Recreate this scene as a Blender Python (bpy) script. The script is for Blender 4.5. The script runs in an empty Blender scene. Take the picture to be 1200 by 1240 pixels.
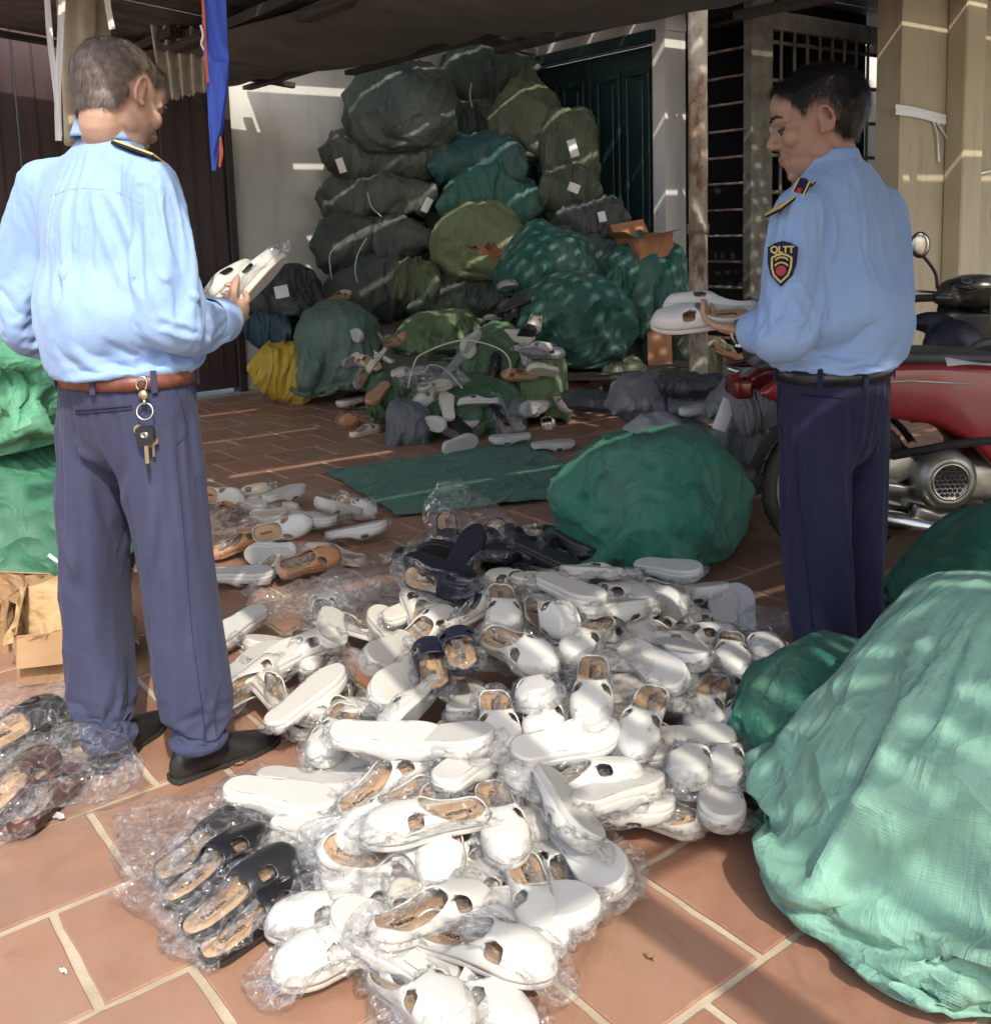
import bpy, math, random
import numpy as np
from mathutils import Vector, Matrix, Euler, Quaternion

# ------------------------------------------------------------------ camera, sky, sun, exposure
scene = bpy.context.scene
F_PX, PITCH, ROLL, CY_PX, CAM_H = 1228.5, .1357, -.02965, 440.0, 1.28     # read off the tile grid of the photograph
_fw = np.array([0, math.cos(PITCH), -math.sin(PITCH)]); _up0 = np.array([0, math.sin(PITCH), math.cos(PITCH)])
_xr = np.array([1.0, 0, 0]) * math.cos(ROLL) + _up0 * math.sin(ROLL)
_ur = -np.array([1.0, 0, 0]) * math.sin(ROLL) + _up0 * math.cos(ROLL)
cam_data = bpy.data.cameras.new('camera'); cam = bpy.data.objects.new('camera', cam_data)
scene.collection.objects.link(cam)
cam_data.sensor_fit = 'HORIZONTAL'; cam_data.sensor_width = 36.0
cam_data.lens = F_PX / 1200 * 36.0
cam_data.shift_y = -(620.0 - CY_PX) / 1200.0
cam_data.clip_start = .05; cam_data.clip_end = 500
M4 = Matrix.Identity(4)
for i in range(3):
    M4[i][0] = _xr[i]; M4[i][1] = _ur[i]; M4[i][2] = -_fw[i]
M4.translation = (0, 0, CAM_H)
cam.matrix_world = M4
scene.camera = cam

SUN_EL, SUN_AZ = math.radians(47), math.radians(16)      # sun behind the camera, a little to its right
to_sun = Vector((math.sin(SUN_AZ) * math.cos(SUN_EL), -math.cos(SUN_AZ) * math.cos(SUN_EL), math.sin(SUN_EL)))
world = bpy.data.worlds.new('World'); scene.world = world; world.use_nodes = True
wn = world.node_tree.nodes; wl = world.node_tree.links
sky = wn.new('ShaderNodeTexSky'); sky.sky_type = 'NISHITA'; sky.sun_disc = False
sky.sun_elevation = SUN_EL; sky.sun_rotation = math.atan2(to_sun.x, to_sun.y)
sky.air_density = 1.0; sky.dust_density = 3.5
wn['Background'].inputs[1].default_value = .15
wl.new(sky.outputs[0], wn['Background'].inputs[0])
sun_data = bpy.data.lights.new('sun', 'SUN'); sun_data.energy = 2.0; sun_data.angle = math.radians(.55)
sun_data.color = (1.0, .93, .82)
sun = bpy.data.objects.new('sun', sun_data); scene.collection.objects.link(sun)
sun.rotation_euler = to_sun.to_track_quat('Z', 'Y').to_euler()
scene.view_settings.view_transform = 'Standard'; scene.view_settings.look = 'None'
scene.view_settings.gamma = 1.0; scene.view_settings.use_curve_mapping = False
scene.view_settings.exposure = 1.10
scene.render.engine = 'CYCLES'
scene.cycles.max_bounces = 6; scene.cycles.transparent_max_bounces = 16
scene.cycles.use_adaptive_sampling = True; scene.cycles.adaptive_threshold = .035
scene.cycles.diffuse_bounces = 3; scene.cycles.glossy_bounces = 2; scene.cycles.transmission_bounces = 3
scene.cycles.caustics_reflective = False; scene.cycles.caustics_refractive = False
scene.cycles.sample_clamp_indirect = 6.0

# ------------------------------------------------------------------ where a pixel of the photograph lies in the place
def ray(px, py):
    return _xr * (px - 600) / F_PX + _ur * (CY_PX - py) / F_PX + _fw
def G(px, py, z=0.0):                       # on the plane of height z
    d = ray(px, py); t = (z - CAM_H) / d[2]
    return np.array([0, 0, CAM_H]) + d * t
def D(px, py, Y):                           # at distance Y
    d = ray(px, py)
    return np.array([0, 0, CAM_H]) + d * (Y / d[1])
TA = .9186                                  # the yard's grid: tiles, house walls and canopy follow it
AV = np.array([math.sin(TA), math.cos(TA), 0]); BV = np.array([-math.cos(TA), math.sin(TA), 0])
def AB(a, b, z=0.0):
    return AV * a + BV * b + np.array([0, 0, z])

# ------------------------------------------------------------------ helpers
COL = scene.collection
rng = np.random.default_rng(7); random.seed(7)
def tag(o, label=None, cat=None, group=None, kind=None):
    if label: o['label'] = label
    if cat: o['category'] = cat
    if group: o['group'] = group
    if kind: o['kind'] = kind
    return o
def thing(name, label, cat, loc=(0, 0, 0), rot=(0, 0, 0), group=None):
    o = bpy.data.objects.new(name, None); COL.objects.link(o)
    o.empty_display_size = .1
    o.location = loc; o.rotation_euler = rot
    return tag(o, label, cat, group)
def mesh_of(name, V, F, smooth=True, uv=None):
    me = bpy.data.meshes.new(name)
    me.from_pydata([tuple(map(float, v)) for v in V], [], [tuple(map(int, f)) for f in F])
    me.update()
    if smooth: me.polygons.foreach_set('use_smooth', [True] * len(me.polygons))
    if uv is not None:
        l = me.uv_layers.new(name='uv'); li = np.zeros(len(me.loops), int); me.loops.foreach_get('vertex_index', li)
        l.data.foreach_set('uv', np.asarray(uv, np.float32)[li].ravel())
    return me
def link(name, me, mat=None, parent=None, world=False):
    """one mesh object; world=True: its points are world coordinates although its parent (an Empty) stands elsewhere"""
    o = bpy.data.objects.new(name, me); COL.objects.link(o)
    if mat is not None:
        if len(me.materials) == 0: me.materials.append(mat)
        elif me.materials[0] is not mat:
            o.material_slots[0].link = 'OBJECT'; o.material_slots[0].material = mat
    if parent is not None:
        o.parent = parent
        if world and parent.type == 'EMPTY': o.location = -parent.location
    return o
def dup(root, loc=None, rot=None, scale=None):
    r = root.copy(); COL.objects.link(r)
    if loc is not None: r.location = loc
    if rot is not None: r.rotation_euler = rot
    if scale is not None: r.scale = scale
    for ch in list(root.children):
        c = ch.copy(); COL.objects.link(c); c.parent = r
        for g in list(ch.children):
            d = g.copy(); COL.objects.link(d); d.parent = c
    return r

class MB:
    """collects pieces of one mesh"""
    def __init__(s): s.V = []; s.F = []
    def add(s, V, F):
        n = len(s.V); s.V += [tuple(v) for v in V]; s.F += [tuple(i + n for i in f) for f in F]; return s
    def box(s, c, d, ax=None, bev=0.0):
        """box, centre c, full sizes d, axes ax (3x3 rows), edges chamfered by bev"""
        c = np.array(c, float); h = np.array(d, float) / 2
        ax = np.eye(3) if ax is None else np.array(ax, float)
        if bev <= 0:
            P = [(x, y, z) for z in (-1, 1) for y in (-1, 1) for x in (-1, 1)]
            V = [c + (np.array(p) * h) @ ax for p in P]
            return s.add(V, [(0, 2, 3, 1), (4, 5, 7, 6), (0, 1, 5, 4), (2, 6, 7, 3), (0, 4, 6, 2), (1, 3, 7, 5)])
        b = min(bev, min(h) * .9); P = []; ix = {}
        for z in (-1, 1):
            for y in (-1, 1):
                for x in (-1, 1):
                    for k in range(3):
                        q = np.array([x, y, z]) * (h - b); q[k] = (x, y, z)[k] * h[k]
                        ix[x, y, z, k] = len(P); P.append(c + q @ ax)
        F = []
        for k in range(3):
            i, j = [(1, 2), (2, 0), (0, 1)][k]
            for sg in (-1, 1):
                q = []
                for (u, v) in ((-1, -1), (1, -1), (1, 1), (-1, 1)):
                    t = [0, 0, 0]; t[k] = sg; t[i] = u; t[j] = v; q.append(ix[t[0], t[1], t[2], k])
                F.append(q if sg > 0 else q[::-1])
        for k in range(3):          # edges along axis k
            i, j = [(1, 2), (2, 0), (0, 1)][k]
            for u in (-1, 1):
                for v in (-1, 1):
                    def g(w, f):
                        t = [0, 0, 0]; t[k] = w; t[i] = u; t[j] = v; return ix[t[0], t[1], t[2], f]
                    q = [g(-1, i), g(1, i), g(1, j), g(-1, j)]
                    F.append(q[::-1] if u * v > 0 else q)
        for x in (-1, 1):
            for y in (-1, 1):
                for z in (-1, 1):
                    q = [ix[x, y, z, 0], ix[x, y, z, 1], ix[x, y, z, 2]]
                    F.append(q if x * y * z > 0 else q[::-1])
        return s.add(P, F)
    def tube(s, pts, r, n=8, cap=True, flat=1.0, side=None):
        """swept tube through pts; r a number or one per point"""
        pts = np.array(pts, float); m = len(pts); r = np.broadcast_to(np.array(r, float), (m,))
        T = np.gradient(pts, axis=0); T /= np.linalg.norm(T, axis=1)[:, None] + 1e-12
        nrm = np.array(side, float) if side is not None else (np.array([0, 0, 1.0]) if abs(T[0][2]) < .9 else np.array([1.0, 0, 0]))
        V = []; F = []
        for k in range(m):
            nrm = nrm - T[k] * (nrm @ T[k]); nrm /= np.linalg.norm(nrm) + 1e-12
            bn = np.cross(T[k], nrm)
            for i in range(n):
                a = 2 * math.pi * i / n
                V.append(pts[k] + nrm * math.cos(a) * r[k] * flat + bn * math.sin(a) * r[k])
        for k in range(m - 1):
            for i in range(n):
                F.append((k * n + i, k * n + (i + 1) % n, (k + 1) * n + (i + 1) % n, (k + 1) * n + i))
        if cap: F.append(tuple(range(n))[::-1]); F.append(tuple(range((m - 1) * n, m * n)))
        return s.add(V, F)
    def lathe(s, prof, c=(0, 0, 0), ax=None, n=24, close=False):
        """profile [(radius, height)] turned about local z"""
        c = np.array(c, float); ax = np.eye(3) if ax is None else np.array(ax, float); V = []; F = []; m = len(prof)
        for (r, h) in prof:
            for i in range(n):
                a = 2 * math.pi * i / n; V.append(c + np.array([r * math.cos(a), r * math.sin(a), h]) @ ax)
        for k in range(m if close else m - 1):
            for i in range(n):
                q = (k + 1) % m
                F.append((k * n + i, k * n + (i + 1) % n, q * n + (i + 1) % n, q * n + i))
        return s.add(V, F)
    def prism(s, poly, th, c=(0, 0, 0), ax=None):
        """polygon in local xy, extruded th along local z"""
        c = np.array(c, float); ax = np.eye(3) if ax is None else np.array(ax, float); n = len(poly)
        V = [c + np.array([x, y, z]) @ ax for z in (-th / 2, th / 2) for (x, y) in poly]
        F = [tuple(range(n))[::-1], tuple(range(n, 2 * n))] + [(i, (i + 1) % n, n + (i + 1) % n, n + i) for i in range(n)]
        return s.add(V, F)
    def sheet(s, fn, nu, nv):
        V = [fn(i / nu, j / nv) for j in range(nv + 1) for i in range(nu + 1)]
        F = [(j * (nu + 1) + i, j * (nu + 1) + i + 1, (j + 1) * (nu + 1) + i + 1, (j + 1) * (nu + 1) + i) for j in range(nv) for i in range(nu)]
        return s.add(V, F)
    def build(s, name, mat, parent=None, smooth=False, world=False, uv=None):
        return link(name, mesh_of(name, s.V, s.F, smooth, uv), mat, parent, world)
def axes(x, z=(0, 0, 1)):
    x = np.array(x, float); x /= np.linalg.norm(x); z = np.array(z, float); y = np.cross(z, x); y /= np.linalg.norm(y)
    return np.array([x, y, np.cross(x, y)])
def catmull(P, n=8):
    P = np.array(P, float); Q = np.vstack([2 * P[0] - P[1], P, 2 * P[-1] - P[-2]]); out = []
    for k in range(len(P) - 1):
        a, b, c, d = Q[k:k + 4]
        for i in range(n):
            t = i / n; out.append(.5 * (2 * b + (c - a) * t + (2 * a - 5 * b + 4 * c - d) * t * t + (3 * b - a - 3 * c + d) * t ** 3))
    out.append(P[-1]); return np.array(out)
def sines(P, seed, k=6.0, n=10):
    """smooth pseudo-noise in about [-1, 1] for an array of points"""
    r = np.random.default_rng(seed); K = r.normal(size=(n, 3)); K *= k * (0.5 + r.random((n, 1))) / np.linalg.norm(K, axis=1)[:, None]
    ph = r.uniform(0, 6.283, n)
    return np.sin(np.asarray(P) @ K.T + ph).sum(1) / math.sqrt(n) * .75
def evaluated(o):
    dg = bpy.context.evaluated_depsgraph_get(); dg.update()
    return bpy.data.meshes.new_from_object(o.evaluated_get(dg))
def verts(me):
    c = np.zeros(len(me.vertices) * 3); me.vertices.foreach_get('co', c); return c.reshape(-1, 3)
def set_verts(me, c):
    me.vertices.foreach_set('co', np.asarray(c, np.float32).ravel()); me.update()
def normals(me):
    c = np.zeros(len(me.vertices) * 3); me.vertices.foreach_get('normal', c); return c.reshape(-1, 3)

# ------------------------------------------------------------------ materials
def new_mat(name):
    m = bpy.data.materials.new(name); m.use_nodes = True; nt = m.node_tree
    return m, nt, nt.nodes['Principled BSDF'], nt.nodes['Material Output']
def ramp(nt, fac, stops):
    r = nt.nodes.new('ShaderNodeValToRGB'); e = r.color_ramp.elements
    while len(e) < len(stops): e.new(.5)
    for k, (p, c) in enumerate(stops): e[k].position = p; e[k].color = tuple(c) + (1,) if len(c) == 3 else c
    nt.links.new(fac, r.inputs[0]); return r.outputs[0]
def noise_of(nt, scale, detail=4, rough=.55, coord='Object', stretch=None, dist=0.0):
    tc = nt.nodes.new('ShaderNodeTexCoord'); n = nt.nodes.new('ShaderNodeTexNoise')
    n.inputs['Scale'].default_value = scale; n.inputs['Detail'].default_value = detail; n.inputs['Roughness'].default_value = rough
    n.inputs['Distortion'].default_value = dist
    if stretch:
        mp = nt.nodes.new('ShaderNodeMapping'); mp.inputs['Scale'].default_value = stretch
        nt.links.new(tc.outputs[coord], mp.inputs[0]); nt.links.new(mp.outputs[0], n.inputs['Vector'])
    else: nt.links.new(tc.outputs[coord], n.inputs['Vector'])
    return n.outputs['Fac']
def mathn(nt, op, a, b=None):
    n = nt.nodes.new('ShaderNodeMath'); n.operation = op
    for k, v in enumerate((a, b)):
        if v is None: continue
        if isinstance(v, (int, float)): n.inputs[k].default_value = v
        else: nt.links.new(v, n.inputs[k])
    return n.outputs[0]
def mixc(nt, fac, a, b, blend='MIX'):
    n = nt.nodes.new('ShaderNodeMix'); n.data_type = 'RGBA'; n.blend_type = blend
    for k, v in ((0, fac), (6, a), (7, b)):
        if isinstance(v, (int, float)): n.inputs[k].default_value = v
        elif isinstance(v, (tuple, list)): n.inputs[k].default_value = tuple(v) + (1,) if len(v) == 3 else v
        else: nt.links.new(v, n.inputs[k])
    return n.outputs[2]
def bump(nt, bsdf, h, strength=.3, dist=.01):
    b = nt.nodes.new('ShaderNodeBump'); b.inputs['Strength'].default_value = strength; b.inputs['Distance'].default_value = dist
    nt.links.new(h, b.inputs['Height'])
    if bsdf.inputs['Normal'].is_linked:
        nt.links.new(bsdf.inputs['Normal'].links[0].from_socket, b.inputs['Normal'])
    nt.links.new(b.outputs[0], bsdf.inputs['Normal']); return b
def pmat(name, col, rough=.7, spec=.4, col2=None, nscale=6, amt=(.35, .65), metal=0, bmp=None, stretch=None, coat=0, coord='Object', sheen=0, sss=0):
    m, nt, p, out = new_mat(name)
    p.inputs['Base Color'].default_value = tuple(col) + (1,)
    p.inputs['Roughness'].default_value = rough; p.inputs['Specular IOR Level'].default_value = spec
    p.inputs['Metallic'].default_value = metal; p.inputs['Coat Weight'].default_value = coat
    p.inputs['Sheen Weight'].default_value = sheen
    if sss:
        p.inputs['Subsurface Weight'].default_value = sss; p.inputs['Subsurface Radius'].default_value = (.012, .005, .003); p.inputs['Subsurface Scale'].default_value = .6
    if col2 is not None:
        nt.links.new(ramp(nt, noise_of(nt, nscale, 6, .6, coord, stretch), [(amt[0], col), (amt[1], col2)]), p.inputs['Base Color'])
    if bmp: bump(nt, p, noise_of(nt, bmp[0], 5, .6, coord, stretch), bmp[1], bmp[2] if len(bmp) > 2 else .01)
    return m
# ================================================================== the setting
BW = 7.79          # left house wall: plane b = BW, runs along AV
AW = 6.40          # door wall: plane a = AW, runs along BV
ABX = np.array([AV, BV, [0, 0, 1]])      # local x along a, local y along b

# ---- ground
m_ground = pmat('bounce_concrete', (.40, .37, .32), .95, .2, (.46, .43, .38), 1.5, bmp=(20, .4, .02))  # pale surface put in to bounce light into the shaded yard
gm = MB().sheet(lambda u, v: (-150 + 300 * u, -150 + 300 * v, -.03), 2, 2).build('ground', m_ground); tag(gm, kind='structure')

# ---- tiled floor: terracotta squares in running bond, grout 4 mm lower
def tile_material():
    m, nt, p, out = new_mat('terracotta_tile')
    oi = nt.nodes.new('ShaderNodeObjectInfo')
    base = ramp(nt, oi.outputs['Random'], [(0, (.20, .094, .058)), (.3, (.265, .130, .080)), (.6, (.305, .158, .100)), (.8, (.235, .112, .068)), (1, (.285, .142, .090))])
    n1 = noise_of(nt, 5.5, 8, .62, 'Object', dist=.6)
    c = mixc(nt, ramp(nt, n1, [(.3, (0, 0, 0)), (.75, (1, 1, 1))]), base, (.33, .185, .125))
    n2 = noise_of(nt, 26, 6, .7, 'Object')
    c = mixc(nt, mathn(nt, 'MULTIPLY', ramp(nt, n2, [(.55, (0, 0, 0)), (.8, (1, 1, 1))]), .35), c, (.16, .07, .045))
    dirt = noise_of(nt, 1.4, 6, .65, 'Object', dist=1.2)
    tcg = nt.nodes.new('ShaderNodeNewGeometry')
    n3 = nt.nodes.new('ShaderNodeTexNoise'); n3.inputs['Scale'].default_value = 1.7; n3.inputs['Detail'].default_value = 7
    nt.links.new(tcg.outputs['Position'], n3.inputs['Vector'])
    c = mixc(nt, mathn(nt, 'MULTIPLY', ramp(nt, n3.outputs['Fac'], [(.45, (0, 0, 0)), (.72, (1, 1, 1))]), .8), c, (.30, .205, .145))
    n4 = nt.nodes.new('ShaderNodeTexNoise'); n4.inputs['Scale'].default_value = 3.1; n4.inputs['Detail'].default_value = 9; n4.inputs['Roughness'].default_value = .72; n4.inputs['Distortion'].default_value = 1.5
    nt.links.new(tcg.outputs['Position'], n4.inputs['Vector'])
    c = mixc(nt, mathn(nt, 'MULTIPLY', ramp(nt, n4.outputs['Fac'], [(.52, (0, 0, 0)), (.70, (1, 1, 1))]), .6), c, (.15, .085, .058))
    nt.links.new(c, p.inputs['Base Color'])
    nt.links.new(ramp(nt, n1, [(.3, (.42,) * 3), (.8, (.68,) * 3)]), p.inputs['Roughness'])
    p.inputs['Specular IOR Level'].default_value = .35
    bump(nt, p, noise_of(nt, 60, 5, .7, 'Object'), .18, .003); bump(nt, p, n1, .25, .006)
    return m
m_tile = tile_material()
m_grout = pmat('cement_grout', (.50, .43, .32), .95, .15, (.28, .22, .16), 4, (.35, .75), bmp=(90, .5, .004))
fl = MB().box(((-6 + AW) / 2 * AV + (-6 + BW) / 2 * BV + np.array([0, 0, -.015])), (AW + 6, BW + 6, .02), ABX).build('floor', m_grout); tag(fl, kind='structure')
PT, TS = .3135, .2965
def tile_mesh(k):
    r = np.random.default_rng(k); n = 6; h = TS / 2; V = []; F = []
    ring = []
    pts = []
    for (x0, y0, x1, y1) in ((-h, -h, h, -h), (h, -h, h, h), (h, h, -h, h), (-h, h, -h, -h)):
        for i in range(n): pts.append((x0 + (x1 - x0) * i / n, y0 + (y1 - y0) * i / n))
    pts = np.array(pts); m = len(pts)
    wob = r.normal(size=m) * .0011
    inn = pts * (1 - .0022 / h) * (1 + wob[:, None] / h * .5); out = pts * (1 + wob[:, None] / h)
    V = [(x, y, 0) for x, y in inn] + [(x, y, -.0012) for x, y in out] + [(x, y, -.009) for x, y in out]
    F = [tuple(range(m))] + [(m + i, m + (i + 1) % m, (i + 1) % m, i) for i in range(m)] + [(2 * m + i, 2 * m + (i + 1) % m, m + (i + 1) % m, m + i) for i in range(m)]
    me = mesh_of('tile', V, F, False); me.materials.append(m_tile); return me
tile_meshes = [tile_mesh(k) for k in range(6)]
cells = []
for kb in range(-22, 22):
    b0 = 1.015 + PT * kb; bc = b0 + PT / 2
    if bc < -5.8 or bc > BW - .16: continue
    off = 1.011 + (PT / 2 if kb % 2 else 0)
    for ka in range(-25, 20):
        ac = off + PT * (ka + .5)
        if ac < -5.8 or ac > AW - .16: continue
        p = AB(ac, bc); v = p - np.array([0, 0, CAM_H]); dz = v @ _fw
        sx, sy = (600 + F_PX * (v @ _xr) / dz, CY_PX - F_PX * (v @ _ur) / dz) if dz > .3 else (-1e4, 0)
        vis = -140 < sx < 1340 and 300 < sy < 1400
        cells.append((0 if vis else 1, np.linalg.norm(v), ac, bc))
cells.sort()
rest = MB()
for k, (o, dd, ac, bc) in enumerate(cells):
    z = rng.normal() * .0006
    if k < 300:
        t = link('tile', tile_meshes[k % 6], None, fl)
        t.location = AB(ac, bc, z); t.rotation_euler = (0, 0, math.atan2(AV[1], AV[0]) + (k * 7 % 4) * math.pi / 2 + rng.normal() * .003)
    else:
        rest.box(AB(ac, bc, -.004 + z), (TS, TS, .008), ABX)
rt = rest.build('distant_tiles', m_tile, fl); tag(rt, kind='stuff')

# ---- house walls
def plaster(name, c1, c2, stain, sc=1.2):
    m, nt, p, out = new_mat(name)
    n1 = noise_of(nt, sc, 8, .65, 'Object'); n2 = noise_of(nt, 14, 6, .7, 'Object')
    c = ramp(nt, n1, [(.3, c1), (.7, c2)])
    st = noise_of(nt, 2.2, 7, .7, 'Object', (3, 3, .5))
    c = mixc(nt, mathn(nt, 'MULTIPLY', ramp(nt, st, [(.52, (0, 0, 0)), (.78, (1, 1, 1))]), .6), c, stain)
    nt.links.new(c, p.inputs['Base Color']); p.inputs['Roughness'].default_value = .92; p.inputs['Specular IOR Level'].default_value = .2
    bump(nt, p, n2, .35, .008); bump(nt, p, noise_of(nt, 1.1, 4, .5), .3, .05)
    return m
m_wall = plaster('whitewash', (.56, .57, .53), (.64, .65, .61), (.40, .40, .36))
m_beige = plaster('beige_plaster', (.40, .34, .235), (.47, .41, .29), (.22, .19, .14))
m_white = plaster('white_paint_plaster', (.66, .65, .62), (.72, .71, .68), (.45, .43, .39))
m_dark = pmat('interior_shade_black', (.012, .012, .014), .9, .2)  # near-black colour holds the shade of the unlit room
def abbox(mb, a0, a1, b0, b1, z0, z1, bev=0):
    return mb.box(AB((a0 + a1) / 2, (b0 + b1) / 2, (z0 + z1) / 2), (a1 - a0, b1 - b0, z1 - z0), ABX, bev)
w = abbox(MB(), 3.36, AW + .2, BW, BW + .22, -.02, 4.2).build('house_wall', m_wall)
tag(w, 'pale grey plastered house wall behind the stacked sacks', 'wall')
# brown folding door in the left wall
m_brown = pmat('brown_door_paint', (.042, .026, .026), .45, .4, (.06, .038, .036), 3, bmp=(40, .12, .004), stretch=(6, 6, .6))
m_brown2 = pmat('brown_frame_paint', (.035, .022, .022), .5, .4)
dr = thing('folding_door', 'dark brown folding door of tall panels left of the grey wall', 'door', AB(1.6, BW, 0))
for k in range(6):
    a0 = 3.30 - .5 * (k + 1)
    leaf = abbox(MB(), a0 + .006, a0 + .494, BW - .012 - .008 * (k % 2), BW + .05, .03, 2.75, .006).build('door_leaf', m_brown, dr, world=True)
    g = MB()
    for j in range(1, 4): abbox(g, a0 + .125 * j - .006, a0 + .125 * j + .006, BW - .022 - .008 * (k % 2), BW - .01, .12, 2.68, .002)
    g.build('moulding', m_brown2, leaf)
fr = MB(); abbox(fr, 3.30, 3.36, BW - .05, BW + .1, -.02, 2.83, .005); abbox(fr, .2, 3.36, BW - .045, BW + .1, 2.83, 2.95, .005)
fr.build('door_frame', m_brown2, dr, world=True)
w = MB(); abbox(w, .2, 3.36, BW, BW + .22, 2.96, 4.2); abbox(w, -6, .2, BW, BW + .22, -.02, 4.2)
tag(w.build('house_wall', m_wall), 'pale house wall above and beside the brown folding door', 'wall')

# door wall with the dark green double door
w = MB(); abbox(w, AW, AW + .25, 5.95, BW + .2, 2.83, 4.2); abbox(w, AW, AW + .25, 5.96, 6.1, -.02, 2.829); abbox(w, AW, AW + .25, 7.735, BW + .2, -.02, 2.829)
tag(w.build('house_wall', m_white), 'white wall and door jamb round the dark green door', 'wall')
m_gdoor = pmat('dark_green_door_paint', (.010, .034, .036), .4, .45, (.014, .045, .046), 4, bmp=(30, .15, .004), stretch=(5, 5, .6))
gd = thing('panelled_door', 'dark green panelled double door beside the sack stack', 'door', AB(AW, 6.9, 0))
for k in range(2):
    b0 = 6.10 + k * .8175
    lf = abbox(MB(), AW + .05, AW + .09, b0 + .004, b0 + .813, .02, 2.74, .004).build('door_leaf', m_gdoor, gd, world=True)
    for (z0, z1) in ((.18, .98), (1.14, 2.56)):
        for j in range(2):
            c0 = b0 + .07 + j * .36
            st = MB()
            abbox(st, AW + .028, AW + .052, c0, c0 + .31, z0, z0 + .05, .006); abbox(st, AW + .028, AW + .052, c0, c0 + .31, z1 - .05, z1, .006)
            abbox(st, AW + .027, AW + .052, c0, c0 + .05, z0 + .05, z1 - .05, .006); abbox(st, AW + .027, AW + .052, c0 + .26, c0 + .31, z0 + .05, z1 - .05, .006)
            abbox(st, AW + .036, AW + .052, c0 + .085, c0 + .225, z0 + .09, z1 - .09, .01)
            st.build('door_panel', m_gdoor, lf)
f2 = MB(); abbox(f2, AW - .04, AW + .1, 6.06, 7.78, 2.75, 2.85, .006); abbox(f2, AW - .035, AW + .1, 7.735, 7.785, .0, 2.75, .005)
f2.build('door_frame', m_gdoor, gd, world=True)
m_steel = pmat('grey_steel', (.24, .235, .21), .5, .5, (.13, .11, .09), 9, metal=.3, bmp=(60, .2, .003))
MB().tube([AB(AW - .06, 6.1, 2.73), AB(AW - .06, 7.7, 2.73)], .012, 8).build('curtain_rail', m_steel, gd, world=True)

# dark opening with a louvred grille
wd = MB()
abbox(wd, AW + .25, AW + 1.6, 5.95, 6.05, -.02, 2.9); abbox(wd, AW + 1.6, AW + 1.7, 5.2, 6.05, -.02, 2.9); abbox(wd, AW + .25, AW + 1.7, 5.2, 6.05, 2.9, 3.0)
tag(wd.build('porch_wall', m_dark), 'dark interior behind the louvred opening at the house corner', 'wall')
m_rust = pmat('rusty_iron', (.15, .075, .045), .75, .3, (.30, .26, .21), 12, (.4, .6), metal=.2, bmp=(70, .4, .004))
lv = thing('louvre_grille', 'rusty horizontal louvre bars across the dark doorway', 'grille', AB(AW, 5.5, 0))
for k in range(12):
    MB().box(AB(AW + .04, 5.38, .32 + .205 * k), (.05, .50, .018), ABX, .004).build('louvre_bar', m_rust, lv, world=True)
for b in (5.13, 5.62): MB().box(AB(AW + .04, b, 1.35), (.04, .035, 2.7), ABX, .004).build('upright', m_steel, lv, world=True)

# steel gate on the side passage
m_gate = pmat('weathered_gate_paint', (.19, .185, .15), .6, .35, (.10, .09, .07), 8, metal=.1, bmp=(50, .3, .004))
gt = thing('grille_gate', 'grey steel grille gate behind the man with black hair', 'gate', AB(AW + 1, 5.12, 0))
def gbox(name, a, z0, z1, wa, wb, dz=0, par=gt, mat=m_gate): return MB().box(AB(a, 5.12 + dz, (z0 + z1) / 2), (wa, wb, z1 - z0), ABX, .004).build(name, mat, par, world=True)
gbox('gate_post', AW + .14, 0, 3.0, .26, .08); gbox('gate_post', AW + 2.0, 0, 3.0, .16, .08)
gbox('top_rail', AW + 1.1, 2.72, 2.86, 1.64, .06)
for k in range(9): gbox('upright_bar', AW + .42 + .17 * k, .1, 2.72, .022, .022)
for k in range(9): gbox('cross_bar', AW + 1.1, .3 + .29 * k, .33 + .29 * k, 1.64, .016, .021)
for k in range(9):
    for s_ in (.16, 2.0): MB().lathe([(.0, -.04), (.028, -.04), (.028, -.02), (.0, -.012)], AB(AW + s_, 5.06, .31 + .29 * k), np.array([AV, [0, 0, 1], -BV]), 10).build('bolt', m_gate, gt, world=True)
w = abbox(MB(), AW + .9, AW + 5, 6.3, 6.5, -.02, 4.2).build('passage_wall', m_white); tag(w, 'whitewashed passage wall seen through the grille gate', 'wall')
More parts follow.
